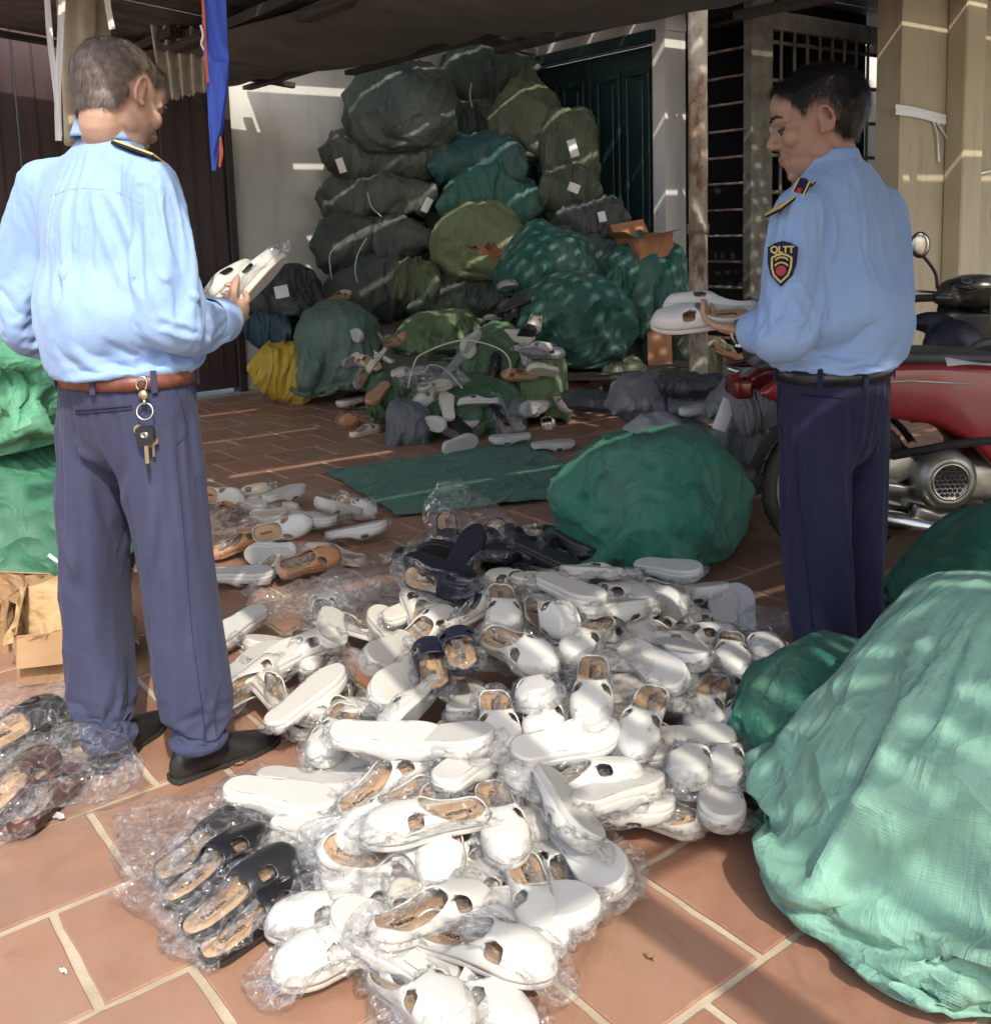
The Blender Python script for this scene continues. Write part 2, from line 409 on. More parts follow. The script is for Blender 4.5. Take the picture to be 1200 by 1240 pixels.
# beige wall on the right, with pilaster
w = abbox(MB(), 7.16, 12, 4.30, 4.5, -.02, 4.2).build('yard_wall', m_beige); tag(w, 'beige plastered yard wall on the right behind the scooters', 'wall')
w = abbox(MB(), 7.80, 8.10, 4.14, 4.30, -.02, 4.2, .012).build('pilaster', plaster('sunlit_strip_plaster', (.47, .40, .27), (.53, .46, .32), (.33, .28, .2))); tag(w, 'pilaster on the beige yard wall, coloured lighter as if sunlit', 'pilaster')  # cream tone stands for sunlight on this strip of wall
m_tape = pmat('white_tape', (.75, .76, .76), .3, .5, bmp=(60, .5, .004))
def strip(name, pts, wd, mat, nrm=(0, -1, 0), parent=None, world=False, th=.0008, flut=0, seed=0):
    """a narrow ribbon of some thickness through pts, its flat side turned to nrm"""
    pts = catmull(pts, 6); T = np.gradient(pts, axis=0); T /= np.linalg.norm(T, axis=1)[:, None]; N = np.array(nrm, float)
    wd = np.broadcast_to(np.array(wd, float), (len(pts),)) if np.ndim(wd) == 0 else np.interp(np.linspace(0, 1, len(pts)), np.linspace(0, 1, len(wd)), wd)
    r = np.random.default_rng(seed); n = 6; V = []; F = []
    for k, p in enumerate(pts):
        s = np.cross(T[k], N); s /= np.linalg.norm(s) + 1e-9; nn = np.cross(s, T[k])
        for i in range(n + 1):
            u = i / n - .5
            V.append(p + s * wd[k] * u + nn * flut * math.sin(u * 9 + k * .5 + seed) * wd[k])
    m = len(pts)
    for k in range(m - 1):
        for i in range(n): F.append((k * (n + 1) + i, k * (n + 1) + i + 1, (k + 1) * (n + 1) + i + 1, (k + 1) * (n + 1) + i))
    V = np.array(V); V2 = V + N * th; q = len(V)
    F = F + [tuple(j + q for j in f[::-1]) for f in F]
    return link(name, mesh_of(name, np.vstack([V, V2]), F), mat, parent, world)
YW = lambda px, py: (lambda d: np.array([0, 0, CAM_H]) + d * (4.28 / (d @ BV)))(ray(px, py))
tag(strip('tape', [YW(1084, 132), YW(1110, 136), YW(1145, 145)], .075, m_tape, -BV, th=.004, flut=.03), 'white plastic tape stretched across the beige wall', 'tape')
tag(strip('cord', [YW(1128, 138), YW(1134, 160), YW(1137, 195)], .018, m_tape, -BV, flut=.3), 'short white plastic cord end hanging from the wall tape', 'cord')
tag(strip('cord', [YW(1129, 138), YW(1145, 165), YW(1158, 190), YW(1162, 215), YW(1185, 210), YW(1215, 203)], .016, m_tape, -BV, flut=.3), 'white plastic cord tied from the wall tape to the post', 'cord')

# ---- canopy: posts, purlins, corrugated sheets
m_zinc = pmat('weathered_zinc', (.15, .155, .155), .55, .4, (.065, .06, .055), 4, metal=.25, bmp=(30, .2, .004))
m_timber = pmat('grey_timber', (.065, .062, .056), .85, .25, (.04, .038, .035), 5, bmp=(18, .4, .006), stretch=(1, 1, 8))
def post_material():
    m, nt, p, out = new_mat('cream_painted_pipe')
    n = noise_of(nt, 7, 7, .7, 'Object', (1, 1, .45))
    c = ramp(nt, n, [(.0, (.40, .38, .31)), (.46, (.36, .335, .27)), (.54, (.24, .17, .115)), (.60, (.13, .052, .03)), (1, (.09, .038, .025))])
    nt.links.new(c, p.inputs['Base Color']); p.inputs['Roughness'].default_value = .6
    bump(nt, p, n, .3, .006); return m
m_post = post_material()
def post(label, x, y, r, h):
    t = thing('canopy_post', label, 'post', (x, y, 0), group='pipe posts carrying the canopy')
    mb = MB(); Z = np.linspace(.02, h, 40); rr = r * (1 + .02 * np.sin(Z * 9))
    mb.tube([(0, 0, z) for z in Z], rr, 20); mb.build('pipe', m_post, t, True)
    MB().box((0, 0, .012), (r * 3.4, r * 3.4, .016), None, .003).build('base_plate', m_rust, t)
    MB().lathe([(r * 1.02, 0), (r * 1.16, .004), (r * 1.16, .05), (r * 1.02, .055)], (0, 0, h * .46), None, 20).build('collar', m_rust, t, True)
    return t
post('cream painted pipe post with rust behind the pallet', 1.03, 5.1, .047, 2.62)
post('pale pipe post at the right edge behind the red motorbike', 2.115, 4.15, .07, 2.7)
CZ = lambda a, b: 2.21 + .061 * (b - 3.18) + .10 * (3.55 - a)          # canopy sheet height
def corrugated(a0, a1, b0, b1, dz=0.0, pitch=.076, amp=.009):
    nb = max(4, int((b1 - b0) / pitch * 8)); na = 6; V = []; F = []
    for s in (0, 1):
        for i in range(na + 1):
            a = a0 + (a1 - a0) * i / na
            for j in range(nb + 1):
                b = b0 + (b1 - b0) * j / nb
                V.append(AB(a, b, CZ(a, b) + dz + amp * math.sin(2 * math.pi * (b - b0) / pitch) + s * .0012))
    q = (na + 1) * (nb + 1)
    for i in range(na):
        for j in range(nb):
            f = (i * (nb + 1) + j, i * (nb + 1) + j + 1, (i + 1) * (nb + 1) + j + 1, (i + 1) * (nb + 1) + j)
            F.append(f[::-1]); F.append(tuple(x + q for x in f))
    return V, F
cp = thing('canopy', 'corrugated metal canopy roof over the yard, edge along the top', 'canopy', AB(2, 3, 2.4))
sheets = [(-3.4, .85), (-2.5, .9), (-1.62, .86), (-.70, .9), (.22, .84), (1.12, .86), (2.02, .88), (2.94, .86), (3.84, .88), (4.74, .9), (5.64, .88), (6.54, .9)]
CFRONT = .75
for k, (b0, wd_) in enumerate(sheets):
    lat = -2.7 < b0 < .1
    V, F = corrugated((1.42 if lat else CFRONT) + .05 * math.sin(k * 2.1), 3.55 + .03 * math.sin(k * 1.3), b0, b0 + wd_, .012 * (k % 2))
    MB().add(V, F).build('roof_sheet', m_zinc, cp, True, True)
for k in range(9):                        # added slats at the roof front, spaced to stripe the light below
    a = .76 + .078 * k; MB().box(AB(a, -1.15, CZ(a, -1.15) + .02), (.042, 2.9, .015), ABX).build('slat', m_timber, cp, world=True)
for k in range(11):
    b = -2.5 + .27 * k; MB().box(AB(1.08, b, CZ(1.08, b) + .005), (.72, .035, .012), ABX).build('slat', m_timber, cp, world=True)
for k, a in enumerate((.52, 1.2, 2.3, 3.45)):
    P = [AB(a, b, CZ(a, b) - (.045 if a > 3 else .095)) for b in np.linspace(-3.6, 7.6, 8)]
    mb = MB()
    for i in range(7): mb.box((P[i] + P[i + 1]) / 2, (.075, np.linalg.norm(P[i + 1] - P[i]) + .002, .05 if a < 3 else .03), axes(np.cross(P[i + 1] - P[i], (0, 0, 1))))
    mb.build('purlin', m_timber, cp, world=True)
for k, b in enumerate((-3.3, -.6, 2.0, 4.4, 7.3)):
    p0, p1 = AB(.1, b, CZ(.1, b) - .055), AB(3.7, b, CZ(3.7, b) - .055)
    MB().box((p0 + p1) / 2, (np.linalg.norm(p1 - p0), .05, .04), axes(p1 - p0)).build('rafter', m_timber, cp, world=True)
# added eave boards and lattice, shading the back wall, gaps for dapples of light
ro = thing('added_eave', 'added roof boards shading the wall and the sack stack', 'roof', AB(5, 5, 3))
for k in range(19):
    b0 = -1.6 + k * .52
    if 1.9 < b0 < 3.9: continue
    MB().box(AB(5.0, b0 + .245, 3.06 + .006 * (k % 3)), (3.4, .49 - .03 * (k % 2) - .02 * (k % 3), .025), ABX).build('added_roof_board', m_timber, ro, world=True)
for k in range(19): MB().box(AB(5.0, 2.05 + .118 * k, 3.06), (3.4, .066, .02), ABX).build('slat', m_timber, ro, world=True)
for k in range(26): MB().box(AB(3.35 + .13 * k, 3.1, 3.09), (.062, 2.2, .02), ABX).build('slat', m_timber, ro, world=True)
for a in (4.5, 6.2): MB().box(AB(a, 3.2, 2.985), (.08, 9.4, .09), ABX).build('purlin', m_timber, ro, world=True)

# added roof that darkens the side passage and the yard wall
pr = thing('added_passage_roof', 'added sheet roof shading the passage beside the beige wall', 'roof', AB(8.5, 4, 3))
for k in range(6): MB().box(AB(8.9, .6 + .98 * k, 2.98 + .008 * (k % 2)), (4.6, .93, .02), ABX).build('roof_sheet', m_zinc, pr, world=True)
for a in (6.9, 9.5): MB().box(AB(a, 3.1, 2.92), (.08, 6.0, .09), ABX).build('purlin', m_timber, pr, world=True)

# ---- dark cloth hung under the canopy edge
m_tarp = pmat('black_tarpaulin', (.085, .085, .082), .75, .25, (.125, .125, .12), 3, bmp=(14, .35, .02))
def sheet_of_tarp(b0, b1, nb, na):
    V = []; F = []
    for i in range(nb + 1):
        b = b0 + (b1 - b0) * i / nb; ze = 2.38 + .061 * (b - 7.32) + .022 * math.sin(b * 3.1 + 1) + .010 * math.sin(b * 11) + .015 * max(0, math.sin(b * 1.7))
        for j in range(na + 1):
            v = j / na; a = 3.2 - .95 * v + .02 * math.sin(b * 5) * (1 - v); z1 = CZ(2.25, b) - .135
            z = ze * (1 - v) + z1 * v - .05 * math.sin(v * math.pi) * (1 + .5 * math.sin(b * 2.6)) + .008 * math.sin(b * 14 + v * 5) * (1 - v)
            V.append(AB(a, b, z))
    for i in range(nb):
        for j in range(na): F.append((i * (na + 1) + j, i * (na + 1) + j + 1, (i + 1) * (na + 1) + j + 1, (i + 1) * (na + 1) + j))
    q = len(V); V += [v + np.array([0, 0, .003]) for v in V]; F += [tuple(x + q for x in f[::-1]) for f in list(F)]
    return V, F
V, F = sheet_of_tarp(2.3, 7.75, 170, 16)
tag(MB().add(V, F).build('tarpaulin', m_tarp, None, True), 'dark grey tarpaulin sagging under the canopy above the sacks', 'tarpaulin')
# grey corrugated sheet lit in stripes behind the older man's head
m_fibre = pmat('grey_fibre_cement', (.58, .57, .50), .8, .3, (.40, .39, .34), 14, bmp=(80, .4, .004))
def panel():
    P0, P1, P2, P3 = D(168, -60, 6.2), D(252, -60, 6.1), D(252, 108, 6.3), D(196, 124, 6.45)
    V = []; F = []; n = 64; m = 12
    for i in range(n + 1):
        u = i / n
        for j in range(m + 1):
            v = j / m; p = (P0 * (1 - u) + P1 * u) * (1 - v) + (P3 * (1 - u) + P2 * u) * v
            V.append(p + np.array([0, -.035, -.01]) * math.sin(u * 2 * math.pi * 4.5) + np.array([0, 0, .012]) * math.sin(i * .8) * (j == m))
    for i in range(n):
        for j in range(m): F.append((i * (m + 1) + j, i * (m + 1) + j + 1, (i + 1) * (m + 1) + j + 1, (i + 1) * (m + 1) + j))
    q = len(V); V += [v + np.array([0, .008, 0]) for v in V]; F += [tuple(x + q for x in f[::-1]) for f in list(F)]
    return MB().add(V, F)
tag(panel().build('corrugated_sheet', m_fibre, None, True), 'grey corrugated sheet hanging behind the head of the grey-haired man', 'sheet')

# ---- things hanging at the left: cream post with white straps, blue banner strip
m_cream = pmat('cream_paint', (.50, .45, .33), .6, .3, (.33, .26, .17), 6, bmp=(20, .3, .006), stretch=(1, 1, .5))
pp = thing('hanging_curtain', 'bundled cream cloth hanging behind the grey-haired man', 'curtain', tuple(D(100, 150, 5.2)))
V = []; F = []; n = 48; m = 14
for j in range(m + 1):
    v = j / m; c = D(98 + 6 * v, -40 + 215 * v, 5.2)
    for i in range(n):
        a = 2 * math.pi * i / n; r = (.115 - .02 * v) * (1 + .22 * math.sin(a * 5 + v * .8) + .1 * math.sin(a * 9 + 1))
        V.append(c + np.array([r * math.cos(a), r * .8 * math.sin(a), 0]))
for j in range(m):
    for i in range(n): F.append((j * n + i, (j + 1) * n + i, (j + 1) * n + (i + 1) % n, j * n + (i + 1) % n))
F.append(tuple(range(m * n, (m + 1) * n))[::-1]); F.append(tuple(range(n)))
MB().add(V, F).build('cloth', m_cream, pp, True, True)
m_strap = pmat('white_strap', (.72, .72, .70), .45, .4)
tag(strip('strap', [D(56, -20, 4.8), D(60, 40, 4.8), D(68, 110, 4.8), D(72, 165, 4.8)], .028, m_strap, flut=.06), 'white plastic strap hanging at the far left, outer one', 'strap')
tag(strip('strap', [D(76, -20, 4.75), D(73, 50, 4.75), D(70, 110, 4.75), D(71, 170, 4.75)], .03, m_strap, flut=.06, seed=2), 'white plastic strap hanging at the far left beside the cream cloth', 'strap')
tag(strip('strap', [D(128, -20, 4.9), D(131, 8, 4.9), D(136, 35, 4.9)], .028, m_strap, flut=.06, seed=3), 'short white strap end above the grey-haired man', 'strap')
m_blue = pmat('blue_banner', (.045, .095, .52), .55, .35, (.06, .13, .60), 9, bmp=(24, .4, .01), stretch=(1, 1, .3))
m_orange = pmat('orange_edge', (.62, .13, .05), .6, .3)
bn = thing('banner', 'folded blue cloth banner with an orange edge hanging near the left', 'banner', tuple(D(258, 100, 3.3)))
P = [D(259, -40, 3.3), D(260, 40, 3.3), D(263, 75, 3.3), D(264, 88, 3.31), D(262, 150, 3.3), D(259, 206, 3.3)]
strip('cloth', P, [.075, .075, .08, .068, .05, .012], m_blue, parent=bn, world=True, flut=.10, th=.004)
strip('cloth', [D(264, 75, 3.28), D(264, 110, 3.28), D(261, 150, 3.28), D(257, 190, 3.28)], [.06, .05, .035, .006], m_blue, parent=bn, world=True, flut=.08, th=.004, seed=2)
strip('orange_edge', [D(243, -40, 3.29), D(247, 20, 3.29), D(249, 60, 3.29), D(252, 100, 3.29)], .009, m_orange, parent=bn, world=True, th=.002)
strip('orange_edge', [D(267, 165, 3.27), D(268, 185, 3.27), D(266, 202, 3.27)], [.006, .013, .006], m_orange, parent=bn, world=True, th=.002)
strip('cord', [D(243, 30, 3.28), D(246, 42, 3.28), D(244, 52, 3.28), D(247, 60, 3.28)], .006, m_strap, parent=bn, world=True, th=.003)
# ================================================================== cloth: real folds from short simulations
def run_cloth(V, F, fillers, frames, press, grav=1.0, bend=.5, mass=.3, tens=15, q=4, shrink=0.0, floor=True, dist=.006, pins=None, uv=None):
    obs = []
    col = list(fillers)
    if floor: col.append(([(-5, -5, 0), (5, -5, 0), (5, 5, 0), (-5, 5, 0)], [(0, 1, 2, 3)]))
    for (v, f) in col:
        o = bpy.data.objects.new('collider', mesh_of('collider', v, f)); COL.objects.link(o)
        o.modifiers.new('c', 'COLLISION'); o.collision.thickness_outer = dist; o.collision.cloth_friction = 20; obs.append(o)
    ob = bpy.data.objects.new('cloth', mesh_of('cloth', V, F, True, uv)); COL.objects.link(ob)
    m = ob.modifiers.new('c', 'CLOTH'); s = m.settings
    s.quality = q; s.mass = mass; s.tension_stiffness = tens; s.compression_stiffness = tens; s.shear_stiffness = 5; s.bending_stiffness = bend
    if press: s.use_pressure = True; s.uniform_pressure_force = press
    s.shrink_min = shrink; s.effector_weights.gravity = grav; s.air_damping = 2
    if pins is not None:
        g = ob.vertex_groups.new(name='pin')
        for i in pins: g.add([int(i)], 1.0, 'REPLACE')
        s.vertex_group_mass = 'pin'
    m.collision_settings.use_collision = bool(obs); m.collision_settings.distance_min = dist; m.collision_settings.collision_quality = 2
    scene.frame_start = 1; scene.frame_end = frames; m.point_cache.frame_start = 1; m.point_cache.frame_end = frames
    for f in range(1, frames + 1): scene.frame_set(f)
    me = bpy.data.meshes.new_from_object(ob.evaluated_get(bpy.context.evaluated_depsgraph_get()))
    for o in [ob] + obs: bpy.data.objects.remove(o)
    scene.frame_set(1)
    me.polygons.foreach_set('use_smooth', [True] * len(me.polygons))
    return me
def pillow(W, H, nx, ny, seed=0):
    r = np.random.default_rng(seed); V = []; ix = {}; F = []; UV = []
    for s in (0, 1):
        for j in range(ny + 1):
            for i in range(nx + 1):
                e = i in (0, nx) or j in (0, ny)
                if s and e: ix[s, i, j] = ix[0, i, j]; continue
                ix[s, i, j] = len(V); x, y = W * (i / nx - .5), H * (j / ny - .5)
                V.append((x, y, 0 if e else (.012 if s == 0 else -.012) + r.normal() * .002)); UV.append((x, y))
    for s in (0, 1):
        for j in range(ny):
            for i in range(nx):
                f = (ix[s, i, j], ix[s, i + 1, j], ix[s, i + 1, j + 1], ix[s, i, j + 1]); F.append(f[::-1] if s else f)
    return np.array(V), F, np.array(UV)
def ovoid(a, b, c, nu, nv, e=.8, lump=0.0, seed=0, z0=0.0):
    r = np.random.default_rng(seed); ph = r.uniform(0, 6.28, 6); K = r.normal(size=(6, 3)) * 8; V = []; F = []; UV = []
    g = lambda x: math.copysign(abs(x) ** e, x)
    def pt(u, v):
        p = np.array([a * g(math.cos(v)) * g(math.cos(u)), b * g(math.cos(v)) * g(math.sin(u)), c * g(math.sin(v))])
        UV.append((u * (a + b) / 2, v * c * 1.3)); return p * (1 + lump * np.sin(K @ p + ph).mean()) + np.array([0, 0, z0])
    V.append(pt(0, -math.pi / 2))
    for j in range(1, nv):
        for i in range(nu): V.append(pt(2 * math.pi * i / nu, -math.pi / 2 + math.pi * j / nv))
    V.append(pt(0, math.pi / 2))
    for j in range(nv - 2):
        for i in range(nu):
            A = 1 + j * nu; F.append((A + i, A + (i + 1) % nu, A + nu + (i + 1) % nu, A + nu + i))
    for i in range(nu):
        A = 1 + (nv - 2) * nu; F.append((0, 1 + (i + 1) % nu, 1 + i)); F.append((A + i, A + (i + 1) % nu, len(V) - 1))
    return np.array(V), F, np.array(UV)
def norm_mesh(me, name):
    """put the mesh on z = 0, centred"""
    c = verts(me); c[:, :2] -= (c[:, :2].min(0) + c[:, :2].max(0)) / 2; c[:, 2] -= c[:, 2].min(); set_verts(me, c); me.name = name
    return c.max(0) - c.min(0)

def woven_material():
    m, nt, p, out = new_mat('woven_polypropylene')
    oi = nt.nodes.new('ShaderNodeObjectInfo'); uvn = nt.nodes.new('ShaderNodeUVMap'); uvn.uv_map = 'uv'
    sep = nt.nodes.new('ShaderNodeSeparateXYZ'); nt.links.new(uvn.outputs[0], sep.inputs[0])
    def band(sock, freq): return mathn(nt, 'SINE', mathn(nt, 'MULTIPLY', sock, freq))
    wu, wv = band(sep.outputs[0], 1500), band(sep.outputs[1], 1500)
    weave = mathn(nt, 'ADD', mathn(nt, 'MULTIPLY', wu, .5), mathn(nt, 'MULTIPLY', wv, .5))
    n1 = noise_of(nt, 3.0, 6, .6, 'Object', dist=.5)
    def streak(st, sc):
        mp = nt.nodes.new('ShaderNodeMapping'); mp.inputs['Scale'].default_value = st; nt.links.new(uvn.outputs[0], mp.inputs[0])
        n = nt.nodes.new('ShaderNodeTexNoise'); n.inputs['Scale'].default_value = sc; n.inputs['Detail'].default_value = 3
        nt.links.new(mp.outputs[0], n.inputs['Vector']); return n.outputs['Fac']
    s1, s2 = streak((60, 1.5, 1), 3), streak((1.5, 60, 1), 3)
    hs = nt.nodes.new('ShaderNodeHueSaturation'); nt.links.new(oi.outputs['Color'], hs.inputs['Color'])
    val = mathn(nt, 'ADD', mathn(nt, 'MULTIPLY', s1, .22), mathn(nt, 'MULTIPLY', s2, .22))
    val = mathn(nt, 'ADD', val, .78); nt.links.new(val, hs.inputs['Value'])
    dusty = mathn(nt, 'MULTIPLY', ramp(nt, n1, [(.42, (0, 0, 0)), (.75, (1, 1, 1))]), .22)
    c = mixc(nt, dusty, hs.outputs[0], (.30, .34, .27))
    nt.links.new(c, p.inputs['Base Color'])
    p.inputs['Roughness'].default_value = .5; p.inputs['Specular IOR Level'].default_value = .32
    p.inputs['Sheen Weight'].default_value = .08
    tr = nt.nodes.new('ShaderNodeBsdfTranslucent'); nt.links.new(c, tr.inputs['Color'])
    mx = nt.nodes.new('ShaderNodeMixShader'); mx.inputs[0].default_value = .10
    nt.links.new(p.outputs[0], mx.inputs[1]); nt.links.new(tr.outputs[0], mx.inputs[2]); nt.links.new(mx.outputs[0], out.inputs[0])
    bump(nt, p, weave, .22, .0012); bump(nt, p, noise_of(nt, 11, 5, .6, 'Object', dist=.8), .28, .02)
    for sc_, st_, di_ in ((2.6, .34, .05), (7.0, .20, .02)):
        rg = mathn(nt, 'POWER', mathn(nt, 'SUBTRACT', 1.0, mathn(nt, 'MULTIPLY', mathn(nt, 'ABSOLUTE', mathn(nt, 'SUBTRACT', noise_of(nt, sc_, 2, .5, 'Object', (1, 1, .7), dist=1.2), .5)), 5.0)), 3.0)
        bump(nt, p, rg, st_, di_); bump(nt, p, s1, .25, .003)
    return m
m_woven = woven_material()

# prototypes: draped over lumpy fillings, or blown up like pillows
SACK = {}
def proto(key, me):
    SACK[key] = (me, norm_mesh(me, 'sack_' + key)); me.materials.append(m_woven)
def draped(key, fil, bag, top, seed, press=-1.5, bend=.5, nu=84, nv=52, fr=22):
    fv, ff, _ = ovoid(*fil, 24, 14, .8, .3, seed, fil[2] + .01)
    V, F, UV = ovoid(*bag, nu, nv, .8, .06, seed + 9, bag[2] + .012)
    t = V[:, 2].max(); V[:, 2] += np.clip(V[:, 2] - t * .8, 0, 1) * top
    V[:, :2] *= 1 + .03 * sines(V, seed, 9)[:, None]
    proto(key, run_cloth(V, F, [(fv, ff)], fr, press, bend=bend, uv=UV))
draped('tall', (.36, .31, .36), (.47, .41, .45), .9, 1)
draped('big', (.36, .33, .27), (.54, .49, .40), 1.3, 12, nu=120, nv=76, bend=.4)
draped('squat', (.36, .30, .24), (.47, .39, .32), .5, 4)
draped('round', (.34, .34, .31), (.40, .40, .37), .2, 7, bend=1.5)
def blown(key, W, H, seed, press, shrink=-.03, nx=52, ny=36):
    V, F, UV = pillow(W, H, nx, ny, seed); proto(key, run_cloth(V, F, [], 22, press, 0, floor=False, shrink=shrink, uv=UV))
blown('pillow', 1.0, .66, 3, 14); blown('slim', 1.0, .50, 5, 9, -.06, 52, 28)
def deform(me, seed, amt=.04, flat=.35, bend=0.0, knot=0.0, tuck=0.0, lean=None, crs=1.0):
    """a copy of a sack mesh with its own bulges, flattened underside, bend and, if asked, a gathered neck on top"""
    m = me.copy(); c = verts(m); s = c.max(0) - c.min(0); r = np.random.default_rng(seed)
    c += np.stack([sines(c / s.max() * 1.2, seed + i, 7) for i in range(3)], 1) * amt * s.max()
    z = c[:, 2] / s[2]; c[:, 2] = np.where(z < .25, s[2] * (.25 - (.25 - z) * (1 - flat)), c[:, 2])
    c[:, 2] += bend * (c[:, 0] / s[0]) ** 2 * s[2]
    # creases: thin sharp ridges across the surface
    n = normals(me); w = sines(c / s.max(), seed + 5, 16); v = sines(c / s.max(), seed + 6, 30)
    c += n * ((1 - np.abs(w)) ** 4 * .020 + (1 - np.abs(v)) ** 4 * .012 * (w > -.3))[:, None] * s.max() * crs
    if tuck: kk = np.clip((.26 - c[:, 2] / s[2]) / .26, 0, 1); c[:, :2] *= (1 - tuck * kk ** 1.5)[:, None]
    if lean is not None: h = np.clip(c[:, 2] / s[2], 0, 1); c[:, :2] *= (1 - lean[0] * h ** 1.3)[:, None]; c[:, 0] += lean[1] * h * s[0]; c[:, 1] += lean[2] * h * s[1]
    if knot:
        rr = np.linalg.norm(c[:, :2], axis=1) / (s[:2].mean() / 2); top = np.clip((c[:, 2] / s[2] - .55) / .45, 0, 1) * np.exp(-(rr / .5) ** 2)
        th = np.arctan2(c[:, 1], c[:, 0]); c[:, 2] += top * knot * (1 + .15 * np.sin(th * 9)); c[:, :2] *= (1 - .35 * top * (1 + .3 * np.sin(th * 7)))[:, None]
    c[:, 2] -= c[:, 2].min(); set_verts(m, c); return m
SACKS = []
gA = 'woven sacks stacked in the corner of the house'
def sack(key, label, center, size, color, rz=0.0, rx=0.0, ry=0.0, seed=0, amt=.035, name='sack', group=None, bend=0.0, flat=.35, knot=0.0, base=None, cat='sack', lean=None, crs=1.0):
    """center: world point of the middle of its underside; size: full width, depth, height in metres"""
    me, s = SACK[key]; crs = crs * (1.7 if group == gA else 1.0); me = deform(me, seed or len(SACKS) + 11, amt, flat, bend, knot, .22 if key in ('tall', 'squat', 'round', 'big') else 0, lean, crs)
    o = link(name, me); o.location = center; o.scale = [size[i] / s[i] for i in range(3)]; o.rotation_euler = (rx, ry, rz)
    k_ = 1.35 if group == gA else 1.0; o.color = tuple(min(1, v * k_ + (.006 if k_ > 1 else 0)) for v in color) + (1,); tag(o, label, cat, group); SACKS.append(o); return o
def psack(key, label, px, py, wpx, hpx, Y, color, depth=.55, **k):
    """centre pixel, width and height in pixels at distance Y"""
    sc = F_PX / (Y * 1.0); c = D(px, py + hpx / 2, Y)
    return sack(key, label, c, (wpx / sc, depth, hpx / sc), color, **k)
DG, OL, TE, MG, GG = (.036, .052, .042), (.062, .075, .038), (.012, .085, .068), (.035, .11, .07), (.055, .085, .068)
BRT, MID = (.085, .36, .245), (.018, .155, .10)
gA = 'woven sacks stacked in the corner of the house'
rzB = math.atan2(BV[1], BV[0]); rzA = math.atan2(AV[1], AV[0])
# the stack in the corner, back row first
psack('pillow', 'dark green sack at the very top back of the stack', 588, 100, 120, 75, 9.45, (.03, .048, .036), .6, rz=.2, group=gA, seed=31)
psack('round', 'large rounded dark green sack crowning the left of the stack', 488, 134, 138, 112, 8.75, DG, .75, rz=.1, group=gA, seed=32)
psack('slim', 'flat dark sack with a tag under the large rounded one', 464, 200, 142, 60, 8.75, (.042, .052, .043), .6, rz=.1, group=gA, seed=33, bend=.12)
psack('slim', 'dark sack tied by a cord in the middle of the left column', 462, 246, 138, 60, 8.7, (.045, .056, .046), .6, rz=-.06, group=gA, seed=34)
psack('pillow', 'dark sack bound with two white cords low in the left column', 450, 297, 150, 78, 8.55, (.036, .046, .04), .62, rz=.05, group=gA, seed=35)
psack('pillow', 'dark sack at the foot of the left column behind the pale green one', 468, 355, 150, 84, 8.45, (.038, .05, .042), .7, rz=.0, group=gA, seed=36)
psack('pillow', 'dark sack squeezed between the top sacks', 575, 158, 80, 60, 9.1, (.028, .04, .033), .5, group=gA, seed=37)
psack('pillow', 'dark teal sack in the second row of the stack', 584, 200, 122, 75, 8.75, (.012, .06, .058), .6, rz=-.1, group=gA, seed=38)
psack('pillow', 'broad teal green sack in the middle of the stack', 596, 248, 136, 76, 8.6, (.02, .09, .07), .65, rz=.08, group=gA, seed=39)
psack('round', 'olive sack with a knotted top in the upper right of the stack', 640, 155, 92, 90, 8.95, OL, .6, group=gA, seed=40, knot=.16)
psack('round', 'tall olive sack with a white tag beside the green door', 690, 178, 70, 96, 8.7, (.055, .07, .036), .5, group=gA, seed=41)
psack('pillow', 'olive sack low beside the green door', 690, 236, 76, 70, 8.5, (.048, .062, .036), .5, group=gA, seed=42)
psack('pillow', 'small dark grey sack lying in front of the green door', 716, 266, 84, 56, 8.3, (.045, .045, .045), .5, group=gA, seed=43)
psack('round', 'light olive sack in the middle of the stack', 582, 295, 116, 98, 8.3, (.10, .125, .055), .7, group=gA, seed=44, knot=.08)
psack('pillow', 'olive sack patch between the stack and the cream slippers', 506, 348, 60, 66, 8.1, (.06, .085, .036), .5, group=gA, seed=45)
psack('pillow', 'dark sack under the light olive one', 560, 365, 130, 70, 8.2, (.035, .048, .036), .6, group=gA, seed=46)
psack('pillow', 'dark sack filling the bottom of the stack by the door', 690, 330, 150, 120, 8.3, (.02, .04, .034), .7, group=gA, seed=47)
# left of the stack
psack('squat', 'dark grey open sack with a square tag by the house wall', 346, 352, 108, 66, 7.85, (.030, .036, .038), .55, seed=51, amt=.05)
psack('pillow', 'dark blue bundle standing on the yellow sack', 332, 395, 58, 62, 7.75, (.012, .05, .07), .4, seed=52)
psack('tall', 'pale green sack leaning between the yellow sack and the stack', 409, 418, 118, 118, 7.45, (.085, .15, .11), .62, seed=53, amt=.05)
psack('pillow', 'bright yellow sack standing against the house wall', 341, 449, 88, 76, 7.55, (.50, .34, .03), .42, seed=54, ry=.25, amt=.03)
